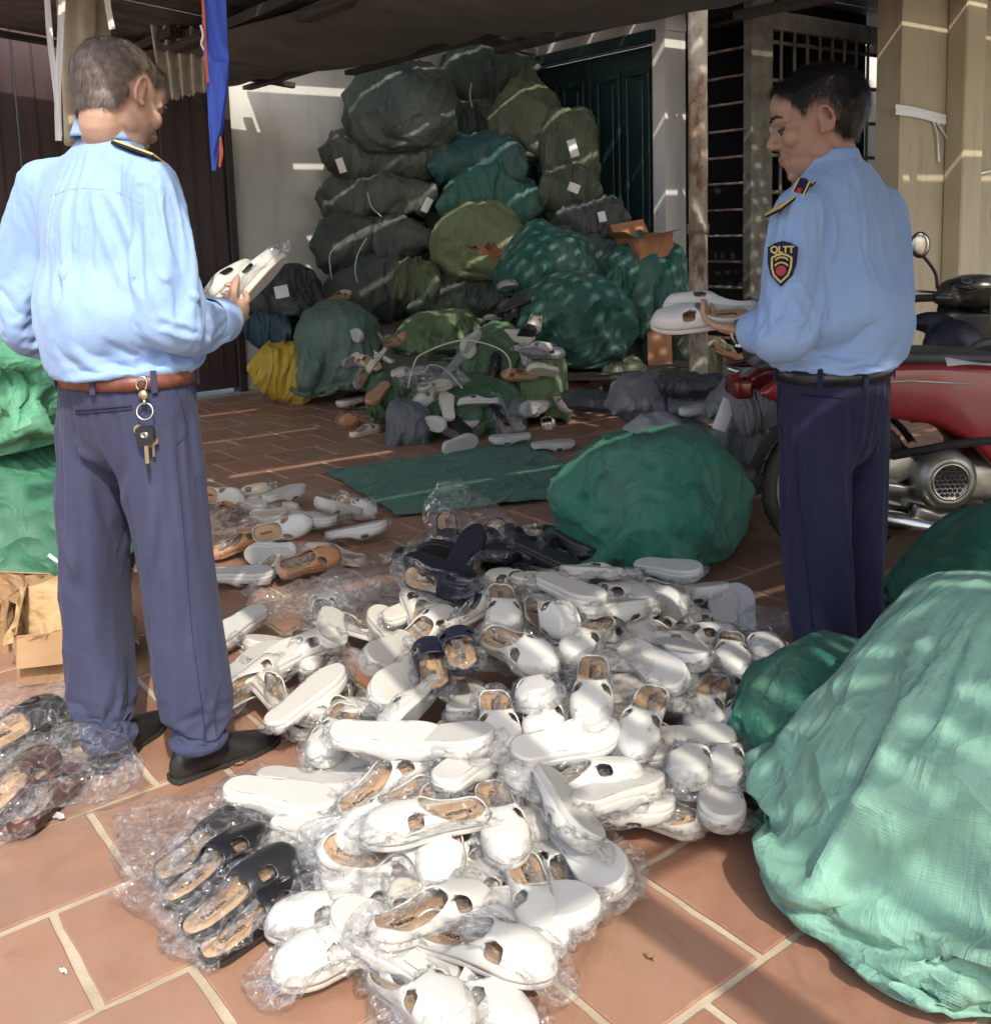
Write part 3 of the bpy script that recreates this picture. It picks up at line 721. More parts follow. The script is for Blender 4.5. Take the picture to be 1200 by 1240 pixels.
# teal sacks on the pallet at the right of the stack
gT = 'teal sacks heaped behind the post'
psack('squat', 'teal sack with folded top lying on the big teal sack', 662, 316, 130, 96, 7.3, TE, .7, rz=.2, group=gT, seed=55, amt=.05)
psack('tall', 'big teal sack on the pallet left of the post', 682, 384, 166, 120, 7.1, (.010, .075, .058), .8, rz=-.2, group=gT, seed=56, amt=.04)
psack('tall', 'teal sack leaning on the heap under the cardboard box', 752, 340, 104, 130, 7.35, (.012, .08, .062), .6, group=gT, seed=57, ry=.2)
psack('squat', 'teal sack directly left of the post, behind the held slippers', 806, 342, 66, 92, 7.3, TE, .5, group=gT, seed=58)
psack('pillow', 'dark olive sack low behind the post', 800, 425, 110, 90, 7.5, (.04, .06, .035), .5, group=gT, seed=59)
psack('pillow', 'pale checked bundle on the pallet', 756, 455, 66, 46, 6.95, (.20, .22, .13), .4, seed=60, amt=.06)
psack('pillow', 'pale yellow sack behind the hands of the man with black hair', 868, 435, 56, 56, 6.6, (.30, .29, .15), .4, seed=61)
# opened olive sacks spilling slippers in front of the stack
gO = 'opened green sacks spilling slippers'
psack('squat', 'opened green sack under the cream slippers in front of the stack', 536, 402, 120, 66, 7.35, (.11, .17, .075), .6, group=gO, seed=62, amt=.07)
psack('tall', 'opened green sack with white cords in front of the stack', 600, 440, 110, 96, 6.75, (.075, .15, .065), .6, group=gO, seed=63, amt=.07)
psack('squat', 'dark green opened sack behind the white slippers on the mat', 555, 488, 170, 76, 6.35, (.05, .12, .055), .6, group=gO, seed=64, amt=.06)
psack('squat', 'light green sack folded over beside the pallet', 655, 470, 84, 84, 6.6, (.13, .20, .085), .5, group=gO, seed=65, amt=.08)
psack('squat', 'green sack end beside the small grey sack', 478, 476, 70, 66, 6.6, (.06, .12, .06), .5, group=gO, seed=66, amt=.06)
psack('tall', 'small crumpled grey sack beside the mat', 494, 514, 64, 76, 6.05, (.12, .13, .145), .36, seed=67, amt=.06)
# foreground sacks
sack('big', 'big light green woven sack filling the lower right corner', (.98, 1.80, 0), (1.12, .98, .60), (.20, .40, .305), rz=.0, seed=71, amt=.015, flat=.15, lean=(.05, .07, .03), crs=.25)
sack('squat', 'dark green sack tucked behind the big light green sack', (.74, 2.24, 0), (.56, .36, .31), (.022, .13, .085), rz=.4, seed=72, crs=.5)
sack('squat', 'dark green sack lying at the right edge under the motorbike engine', (1.55, 2.95, 0), (.78, .6, .42), (.012, .115, .075), rz=-.2, seed=73, amt=.05, crs=.5)
sack('round', 'round mid green sack between the slipper pile and the man with black hair', (.545, 3.62, 0), (.70, .64, .52), (.024, .16, .11), rz=.9, seed=74, amt=.045, flat=.2, crs=1.3)
sack('round', 'green sack on the ground behind the man with the keys', (-1.86, 3.75, 0), (.95, .8, .60), (.024, .15, .085), rz=.2, seed=75, amt=.04, crs=.5)
sack('tall', 'bright green sack lying on top at the left edge', (-1.92, 3.80, .52), (.92, .8, .52), (.095, .33, .20), rz=-.3, seed=76, amt=.07, crs=.5)

# tags, cords
m_paper = pmat('white_paper', (.68, .68, .66), .7, .3)
m_ink = pmat('black_ink', (.02, .02, .022), .7, .2)
def paper(px, py, w, h, Y, tilt, label, lines=0, nrm=None):
    c = D(px, py, Y); t = thing('paper_label', label, 'label', tuple(c))
    n = np.array([0, 0, CAM_H]) - c if nrm is None else np.array(nrm, float); n /= np.linalg.norm(n)
    x = np.cross((0, 0, 1), n); x /= np.linalg.norm(x); y = np.cross(n, x)
    x, y = x * math.cos(tilt) + y * math.sin(tilt), -x * math.sin(tilt) + y * math.cos(tilt)
    m = MB(); m.sheet(lambda u, v: c + x * w * (u - .5) + y * h * (v - .5) + n * .01 * math.sin(u * 3 + v * 2), 6, 4)
    V = m.V; q = len(V); m.V = V + [tuple(np.array(v) - n * .001) for v in V]; m.F += [tuple(i + q for i in f[::-1]) for f in list(m.F)]
    m.build('sheet', m_paper, t, True, True)
    for k in range(lines):
        wl_ = w * (.62 if k == 0 else .5 - .06 * (k % 3)); hh = h * (.09 if k == 0 else .03)
        MB().box(c + y * h * (.3 - .13 * k) - x * (w * .38 - wl_ / 2) + n * (.012 + .01 * math.sin(1.5)), (wl_, hh, .001), [x, y, n]).build('print', m_ink, t, world=True)
    return t
paper(413, 200, .06, .12, 8.4, .3, 'small white tag on the flat dark sack')
paper(517, 248, .06, .12, 8.3, -.5, 'small white tag on the corded dark sack')
paper(694, 179, .07, .14, 8.3, .25, 'white tag on the tall olive sack')
paper(695, 227, .09, .07, 8.1, -.4, 'white scrap on the low olive sack')
paper(729, 262, .06, .08, 8.0, .2, 'pale tag on the small dark grey sack')
paper(341, 353, .10, .09, 7.5, .15, 'square grey tag on the dark open sack')
m_cord = pmat('white_cord', (.55, .55, .50), .6, .3)
def cord(pts, label, r=.006, mat=None):
    o = MB().tube(catmull(pts, 8), r, 6).build('cord', mat or m_cord, None, True); return tag(o, label, 'cord')
cord([D(421, 288, 8.15), D(401, 305, 8.1), D(400, 325, 8.1), D(402, 338, 8.15)], 'white cord round the left end of the bound dark sack')
cord([D(444, 288, 8.15), D(433, 308, 8.1), D(430, 328, 8.1), D(433, 342, 8.15)], 'white cord round the middle of the bound dark sack')
cord([D(445, 233, 8.3), D(450, 250, 8.28), D(462, 262, 8.3)], 'thin cord across the corded dark sack', .004)
cord([D(494, 470, 6.3), D(500, 445, 6.3), D(512, 428, 6.3), D(560, 412, 6.3), D(604, 422, 6.3), D(618, 440, 6.3), D(612, 458, 6.32)], 'long white cord looped over the opened green sacks', .005)
cord([D(512, 452, 6.0), D(522, 442, 6.0), D(540, 448, 6.0), D(560, 470, 6.0)], 'white cord loop over the tan slipper on the green sack', .005)
cord([D(571, 100, 8.9), D(569, 115, 8.88), D(572, 130, 8.9)], 'pale cord on the topmost sack', .005)
cord([D(59, 672, 2.95), D(70, 680, 2.95), D(84, 688, 3.0)], 'short white cord end on the green sack behind the man with the keys', .006, m_strap)

# the green mat on the floor
def mat_sheet():
    c = [G(392, 573), G(480, 628), G(742, 602), G(640, 536)]
    V = []; F = []; n, m = 70, 44
    for i in range(n + 1):
        for j in range(m + 1):
            u, v = i / n, j / m
            p = (c[0] * (1 - u) + c[3] * u) * (1 - v) + (c[1] * (1 - u) + c[2] * u) * v
            V.append(p)
    V = np.array(V); L = V.copy()
    w = sines(L, 3, 5); w2 = sines(L, 4, 13); h = .010 + .012 * (w + 1) * .5 + (1 - np.abs(w2)) ** 6 * .012
    ang = L @ np.array([.9, .3, 0]); h += .016 * np.exp(-((ang - .02) / .02) ** 2) + .012 * np.exp(-((L @ np.array([.3, .9, 0]) - 4.75) / .02) ** 2)
    V[:, 2] = h
    for i in range(n):
        for j in range(m): F.append((i * (m + 1) + j, i * (m + 1) + j + 1, (i + 1) * (m + 1) + j + 1, (i + 1) * (m + 1) + j))
    q = len(V); F += [tuple(x + q for x in f[::-1]) for f in list(F)]
    return link('ground_sheet', mesh_of('ground_sheet', np.vstack([V, V - [0, 0, .002]]), F, True, np.vstack([L[:, :2], L[:, :2]])), m_woven)
o = mat_sheet(); o.color = (.05, .175, .125, 1); tag(o, 'flat green woven sheet spread on the tiles in front of the sacks', 'sheet')
# ================================================================== slippers in clear bags
SL = .252
def fp_w(s):                                # half width of the footprint
    W = np.interp(s, [0, .12, .4, .55, .72, .88, 1], [.0325, .0345, .036, .0415, .0465, .044, .039])
    e = np.where(s < .14, np.sqrt(np.clip(1 - np.abs(1 - s / .14) ** 2.3, 0, 1)), 1.0)
    t = np.clip((s - .70) / .30, 0, 1); return W * e * np.sqrt(np.clip(1 - t ** 2.6, 0, 1))
def fp_c(s): return .007 * np.sin((s - .1) * 2.6)            # centre line leans like a foot
def slipper_shell(s, th):
    w = fp_w(s); h = np.interp(s, [0, .15, .34, .5, .62, .8, 1], [.0245, .0245, .029, .0425, .043, .037, .029])
    e = np.clip(w / .030, 0, 1) ** .7; c, q = np.cos(th), np.sin(th)
    x = (s - .5) * SL + .004 * q * (1 - 2 * s)
    return np.stack([x, fp_c(s) + w * np.sign(c) * np.abs(c) ** .85 * (1 + .06 * q), .014 + h * e * np.clip(q, 0, 1) ** .62], -1)
def f_open(s, th): return (np.abs(s - .285) / .268) ** 2.4 + (np.abs(th - math.pi / 2) / (1.20 - .30 * np.clip((s - .2) / .3, 0, 1))) ** 2.4
def f_cut(s, th): return (np.abs(s - .625) / .066) ** 3.2 + (np.abs(np.where(th < math.pi / 2, th, math.pi - th) - .70) / .40) ** 3.2
def f_mule(s, th): return np.where(s < .47, (np.abs(th - math.pi / 2) / 1.25) ** 6 + np.clip((s - .30) / .17, 0, 2) ** 3, 9.0)
def slipper_meshes(mirror, mule=False):
    f_open = f_mule if mule else globals()['f_open']
    ns, nt_ = 62, 40
    S = .5 - .5 * np.cos(np.linspace(0.012, math.pi - .012, ns + 1)); TH = np.linspace(0, math.pi, nt_ + 1)
    s2, t2 = np.meshgrid(S, TH, indexing='ij'); s2 = s2.ravel(); t2 = t2.ravel()
    inside = np.minimum(f_open(s2, t2), f_cut(s2, t2)) < 1
    idx = lambda i, j: i * (nt_ + 1) + j
    F = []
    for i in range(ns):
        for j in range(nt_):
            q = (idx(i, j), idx(i + 1, j), idx(i + 1, j + 1), idx(i, j + 1))
            if sum(inside[list(q)]) >= 3: continue
            F.append(q)
    used = np.zeros(len(s2), int); cnt = {}
    for q in F:
        for a, b in zip(q, q[1:] + q[:1]): cnt[tuple(sorted((a, b)))] = cnt.get(tuple(sorted((a, b))), 0) + 1
    rim = {v for e, c in cnt.items() if c == 1 for v in e}
    rim = np.array([v for v in rim if 0 < v % (nt_ + 1) < nt_ and 0 < v // (nt_ + 1) < ns])
    for fn in (f_open, f_cut):              # slide rim points onto the exact outline of the openings
        R = rim[fn(s2[rim], t2[rim]) < 2.2]
        for _ in range(6):
            f0 = fn(s2[R], t2[R]); d = 1e-4; gs = (fn(s2[R] + d, t2[R]) - f0) / d * .06; gt = (fn(s2[R], t2[R] + d) - f0) / d
            k = (f0 - 1) / (gs ** 2 + gt ** 2 + 1e-6); s2[R] -= np.clip(k * gs * .06, -.01, .01); t2[R] -= np.clip(k * gt, -.04, .04)
    V = slipper_shell(s2, t2)
    def fin(V, F, name):
        V = np.array(V, float)
        if mirror: V[:, 1] *= -1; F = [f[::-1] for f in F]
        return mesh_of(name, V, F)
    o = bpy.data.objects.new('t', fin(V, F, 'upper')); COL.objects.link(o)
    md = o.modifiers.new('s', 'SOLIDIFY'); md.thickness = .0032; md.offset = -1 if not mirror else -1
    upper = evaluated(o); bpy.data.objects.remove(o); upper.name = 'upper'
    upper.polygons.foreach_set('use_smooth', [True] * len(upper.polygons))
    # sole: swept outline with rounded edges and a recessed tread
    ss = .5 - .5 * np.cos(np.linspace(0.02, math.pi - .02, 30)); out = [(s, 1) for s in ss] + [(s, -1) for s in ss[::-1]]
    def ring(k, z, dx=0):
        return [((s - .5) * (SL * (1 + .02 * (k > 1))) * (1 if k >= 1 else .985), fp_c(s) + sg * (fp_w(s) * k + (.0006 if k < 1 else 0)), z) for s, sg in out]
    prof = [(.86, .0), (.93, .0), (.99, .0004), (1.045, .0035), (1.06, .010), (1.055, .0165), (1.02, .0185), (.9, .0185)]
    V = []; F = []; n = len(out)
    for k, z in prof: V += ring(k, z)
    for k in range(len(prof) - 1):
        for i in range(n): F.append((k * n + i, k * n + (i + 1) % n, (k + 1) * n + (i + 1) % n, (k + 1) * n + i))
    F.append(tuple(range(n))); F.append(tuple(range((len(prof) - 1) * n, len(prof) * n))[::-1])
    F = [f[::-1] for f in F]
    nsf = len(F); sole = fin(V, F, 'sole')
    for p in sole.polygons:
        if len(p.vertices) > 4: p.use_smooth = False
    V = ring(.93, .0186) + ring(.93, .0225) + ring(.88, .0240); F = []
    for k in range(2):
        for i in range(n): F.append((k * n + i, k * n + (i + 1) % n, (k + 1) * n + (i + 1) % n, (k + 1) * n + i))
    F = [f[::-1] for f in F]; F.append(tuple(range(2 * n, 3 * n)))
    F[-1] = F[-1][::-1]
    ins = fin(V, F, 'insole')
    return upper, sole, ins
SLIP = [slipper_meshes(False), slipper_meshes(True), slipper_meshes(False, True), slipper_meshes(True, True)]
def text_mesh(txt, size, name='print', ext=.0003, bold=0):
    cu = bpy.data.curves.new(name, 'FONT'); cu.body = txt; cu.size = size; cu.align_x = 'CENTER'; cu.align_y = 'CENTER'; cu.extrude = ext; cu.offset = bold
    o = bpy.data.objects.new(name, cu); COL.objects.link(o); me = evaluated(o); bpy.data.objects.remove(o); me.materials.clear(); me.name = name
    return me
print_me = text_mesh('Fashion', .017, 'print', bold=.0004); c = verts(print_me); c = np.stack([c[:, 0] - .066, c[:, 1] - .002, c[:, 2] + .0244], 1); set_verts(print_me, c)

def soft(name, c1, c2, rough, sss=0.0):
    m, nt, p, out = new_mat(name)
    oi = nt.nodes.new('ShaderNodeObjectInfo')
    n = noise_of(nt, 35, 4, .6)
    c = mixc(nt, oi.outputs['Random'], c1, c2); nt.links.new(c, p.inputs['Base Color'])
    p.inputs['Roughness'].default_value = rough; p.inputs['Specular IOR Level'].default_value = .4
    bump(nt, p, noise_of(nt, 220, 3, .6), .06, .001); bump(nt, p, n, .10, .003); return m
SM = {'white': (soft('white_eva', (.50, .495, .46), (.57, .563, .53), .45), soft('white_sole', (.50, .49, .45), (.55, .54, .505), .5)),
      'ivory': (soft('ivory_eva', (.54, .51, .43), (.60, .575, .50), .45), soft('ivory_sole', (.54, .51, .44), (.59, .565, .50), .5)),
      'cream': (soft('cream_eva', (.58, .50, .39), (.66, .59, .48), .5), soft('cream_sole', (.62, .56, .46), (.68, .62, .52), .5)),
      'black': (soft('black_eva', (.012, .012, .014), (.022, .022, .024), .3), soft('black_sole', (.014, .014, .015), (.03, .03, .032), .45)),
      'navy': (soft('navy_eva', (.010, .012, .026), (.018, .02, .036), .32), soft('navy_sole', (.012, .013, .02), (.02, .02, .03), .45)),
      'tan': (soft('tan_eva', (.44, .20, .09), (.52, .27, .13), .45), soft('tan_sole', (.40, .22, .12), (.46, .26, .14), .5)),
      'brown': (soft('brown_eva', (.06, .025, .018), (.09, .035, .025), .35), soft('brown_sole', (.05, .02, .015), (.08, .03, .02), .45)),
      'grey': (soft('grey_eva', (.22, .225, .23), (.30, .305, .31), .45), soft('grey_sole', (.24, .245, .25), (.3, .3, .31), .5))}
m_insole = pmat('tan_insole', (.42, .275, .16), .75, .25, (.50, .34, .205), 18, bmp=(160, .3, .001))
def film_material(name, haze=.10, tint=(.95, .97, 1.0), bumpy=.6):
    m, nt, p, out = new_mat(name); nt.nodes.remove(p)
    tr = nt.nodes.new('ShaderNodeBsdfTransparent'); tr.inputs[0].default_value = (1, 1, 1, 1)
    gl = nt.nodes.new('ShaderNodeBsdfGlossy'); gl.inputs['Roughness'].default_value = .07; gl.inputs['Color'].default_value = (1, 1, 1, 1)
    df = nt.nodes.new('ShaderNodeBsdfTranslucent'); df.inputs[0].default_value = tint + (1,)
    d2 = nt.nodes.new('ShaderNodeBsdfDiffuse'); d2.inputs[0].default_value = tint + (1,)
    b = nt.nodes.new('ShaderNodeBump'); b.inputs['Strength'].default_value = bumpy; b.inputs['Distance'].default_value = .012
    tc = nt.nodes.new('ShaderNodeTexCoord'); nz = nt.nodes.new('ShaderNodeTexNoise'); nz.inputs['Scale'].default_value = 14; nz.inputs['Detail'].default_value = 2; nt.links.new(tc.outputs['Object'], nz.inputs['Vector'])
    wv = nt.nodes.new('ShaderNodeVectorMath'); wv.operation = 'MULTIPLY_ADD'; wv.inputs[1].default_value = (.07, .07, .07); nt.links.new(nz.outputs['Color'], wv.inputs[0]); nt.links.new(tc.outputs['Object'], wv.inputs[2])
    vo = nt.nodes.new('ShaderNodeTexVoronoi'); vo.inputs['Scale'].default_value = 34; nt.links.new(wv.outputs[0], vo.inputs['Vector']); nt.links.new(vo.outputs['Distance'], b.inputs['Height'])
    ve = nt.nodes.new('ShaderNodeTexVoronoi'); ve.feature = 'DISTANCE_TO_EDGE'; ve.inputs['Scale'].default_value = 34; nt.links.new(wv.outputs[0], ve.inputs['Vector']); rdg = ve.outputs['Distance']
    for q in (gl, df, d2): nt.links.new(b.outputs[0], q.inputs['Normal'])
    lw = nt.nodes.new('ShaderNodeFresnel'); lw.inputs['IOR'].default_value = 1.5; nt.links.new(b.outputs[0], lw.inputs['Normal'])
    a = nt.nodes.new('ShaderNodeAddShader'); 
    md = nt.nodes.new('ShaderNodeMixShader'); md.inputs[0].default_value = .5; nt.links.new(df.outputs[0], md.inputs[1]); nt.links.new(d2.outputs[0], md.inputs[2])
    m1 = nt.nodes.new('ShaderNodeMixShader'); nt.links.new(tr.outputs[0], m1.inputs[1]); nt.links.new(md.outputs[0], m1.inputs[2])
    hz = ramp(nt, rdg, [(0, (haze * 4.5,) * 3), (.035, (haze * .9,) * 3), (.3, (haze * .6,) * 3)]); nt.links.new(hz, m1.inputs[0])
    m2 = nt.nodes.new('ShaderNodeMixShader'); nt.links.new(mathn(nt, 'MINIMUM', mathn(nt, 'MULTIPLY', lw.outputs[0], .5), .30), m2.inputs[0])
    nt.links.new(m1.outputs[0], m2.inputs[1]); nt.links.new(gl.outputs[0], m2.inputs[2]); nt.links.new(m2.outputs[0], out.inputs[0])
    return m
m_film = film_material('clear_film', .045, bumpy=1.0)
m_filmd = film_material('loose_clear_film', .055, bumpy=1.0)
# wrappers drawn tight round a slipper by a short simulation
def filler(dy=0.0, rz=0.0):
    S = .5 - .5 * np.cos(np.linspace(0.06, math.pi - .06, 15)); n = 16; V = []; F = []
    for s in S:
        for j in range(n):
            th = 2 * math.pi * j / n
            p = slipper_shell(np.array([s]), np.array([min(th, math.pi)]))[0] if th <= math.pi else None
            if p is None:
                u = (th - math.pi) / math.pi; p = np.array([(s - .5) * SL, fp_c(s) + fp_w(s) * (-1 + 2 * u), .002])
            V.append(p)
    m = len(S)
    for i in range(m - 1):
        for j in range(n): F.append((i * n + j, (i + 1) * n + j, (i + 1) * n + (j + 1) % n, i * n + (j + 1) % n))
    F.append(tuple(range(n))); F.append(tuple(range((m - 1) * n, m * n))[::-1])
    V = np.array(V); c, s = math.cos(rz), math.sin(rz)
    V = V * [1.045, 1.17, 1.20]
    return np.stack([V[:, 0] * c - V[:, 1] * s, V[:, 0] * s + V[:, 1] * c + dy, V[:, 2] + .012], 1), F
WRAP = []
for k, (a, b, c) in enumerate(((.172, .082, .057), (.162, .088, .060), (.184, .080, .056))):
    V, F, UV = ovoid(a, b, c, 72, 40, .72, .15, 20 + k, c + .001); V[:, 0] += .012 * (k - 1)
    V += np.stack([sines(V, 50 + k * 3 + i, 40) for i in range(3)], 1) * .004
    me = run_cloth(V, F, [filler()], 20, -1.2, .5, bend=.02, mass=.06, tens=8, dist=.003, uv=UV)
    c_ = verts(me); c_[:, 2] -= .012; set_verts(me, c_); me.materials.append(m_film); me.name = 'wrapper'; WRAP.append(me)
def make_slipper(kind, side, wrapped=True, printed=True, w=0):
    t = thing('slipper', '', 'slipper'); up, so, ins = SLIP[side + (2 if kind in ('black', 'navy') else 0)]; mu, ms = SM[kind]
    link('upper', up, mu, t); link('sole', so, ms, t); i = link('insole', ins, m_insole, t)
    if printed: link('print', print_me, m_ink, i)
    if wrapped: link('wrapper', WRAP[w], m_film, t)
    return t
for up, so, ins in SLIP:
    for me in (up, so, ins): me.materials.append(m_ink)      # slot, set per object
print_me.materials.append(m_ink)
PROTO = {}
NSL = [0]
def slipper(heel, toe, z, mode, kind, label, group=None, wrapped=True, pitch=0.0, roll=0.0, printed=True):
    key = (kind, NSL[0] % 2, wrapped, NSL[0] % 3); NSL[0] += 1
    first = key not in PROTO
    if first: PROTO[key] = make_slipper(kind, key[1], wrapped, printed, key[3]); t = PROTO[key]
    else: t = dup(PROTO[key])
    h, q = (G(*heel, z + .03), G(*toe, z + .03)) if len(heel) == 2 else (np.array(heel), np.array(toe))
    c = (h + q) / 2; yaw = math.atan2(q[1] - h[1], q[0] - h[0])
    base = {'u': 0, 'd': math.pi, 'l': 1.35, 'r': -1.35, 'ul': .5, 'ur': -.5, 'dl': math.pi - .5, 'dr': math.pi + .5}[mode] + roll
    R = Matrix.Rotation(yaw, 4, 'Z') @ Matrix.Rotation(-pitch, 4, 'Y') @ Matrix.Rotation(base, 4, 'X')
    off = R @ Vector((0, 0, .033))
    t.rotation_euler = R.to_euler(); t.location = (c[0] - off.x, c[1] - off.y, z + .033 + .02 * abs(math.sin(base)) + .10 * abs(math.sin(pitch)) - off.z)
    t.scale = (1, 1, 1)
    if 'group' in t: del t['group']
    tag(t, label, 'slipper', group); return t
def slipper_on(px, py, ang, mode, kind, label, group=None, wrapped=False):
    """a slipper lying on whatever is seen at that pixel: sack, sheet or floor"""
    d = ray(px, py); dg = bpy.context.evaluated_depsgraph_get()
    hit, loc, nrm, *_ = scene.ray_cast(dg, Vector((0, 0, CAM_H)), Vector(d / np.linalg.norm(d)))
    n = Vector(nrm); n = (n + Vector((0, 0, .9))).normalized() if n.z > -.2 else Vector((0, 0, 1))
    t = slipper((0, 0, 0), (1, 0, 0), 0, 'u', kind, label, group, wrapped=wrapped)
    base = {'u': 0, 'd': math.pi, 'l': 1.35, 'r': -1.35, 'ul': .5, 'ur': -.5, 'dl': math.pi - .5, 'dr': math.pi + .5}[mode]
    R = n.to_track_quat('Z', 'Y').to_matrix().to_4x4() @ Matrix.Rotation(ang, 4, 'Z') @ Matrix.Rotation(base, 4, 'X')
    t.rotation_euler = R.to_euler(); t.location = loc + n * (.028 + .012 * abs(math.sin(base))) - R.to_3x3() @ Vector((0, 0, .03)); return t
def mound(p): return .19 * math.exp(-((p[0] - .10) / .50) ** 2 - ((p[1] - 2.75) / .70) ** 2)
def S(hx, hy, tx, ty, mode, kind, label, dz=.0, group=None, **k):
    z = 0.0
    for _ in range(3): z = mound(G((hx + tx) / 2, (hy + ty) / 2, z)) + dz
    return slipper((hx, hy), (tx, ty), max(z, .002), mode, kind, label, group, **k)
P_ = 'clear-bagged '
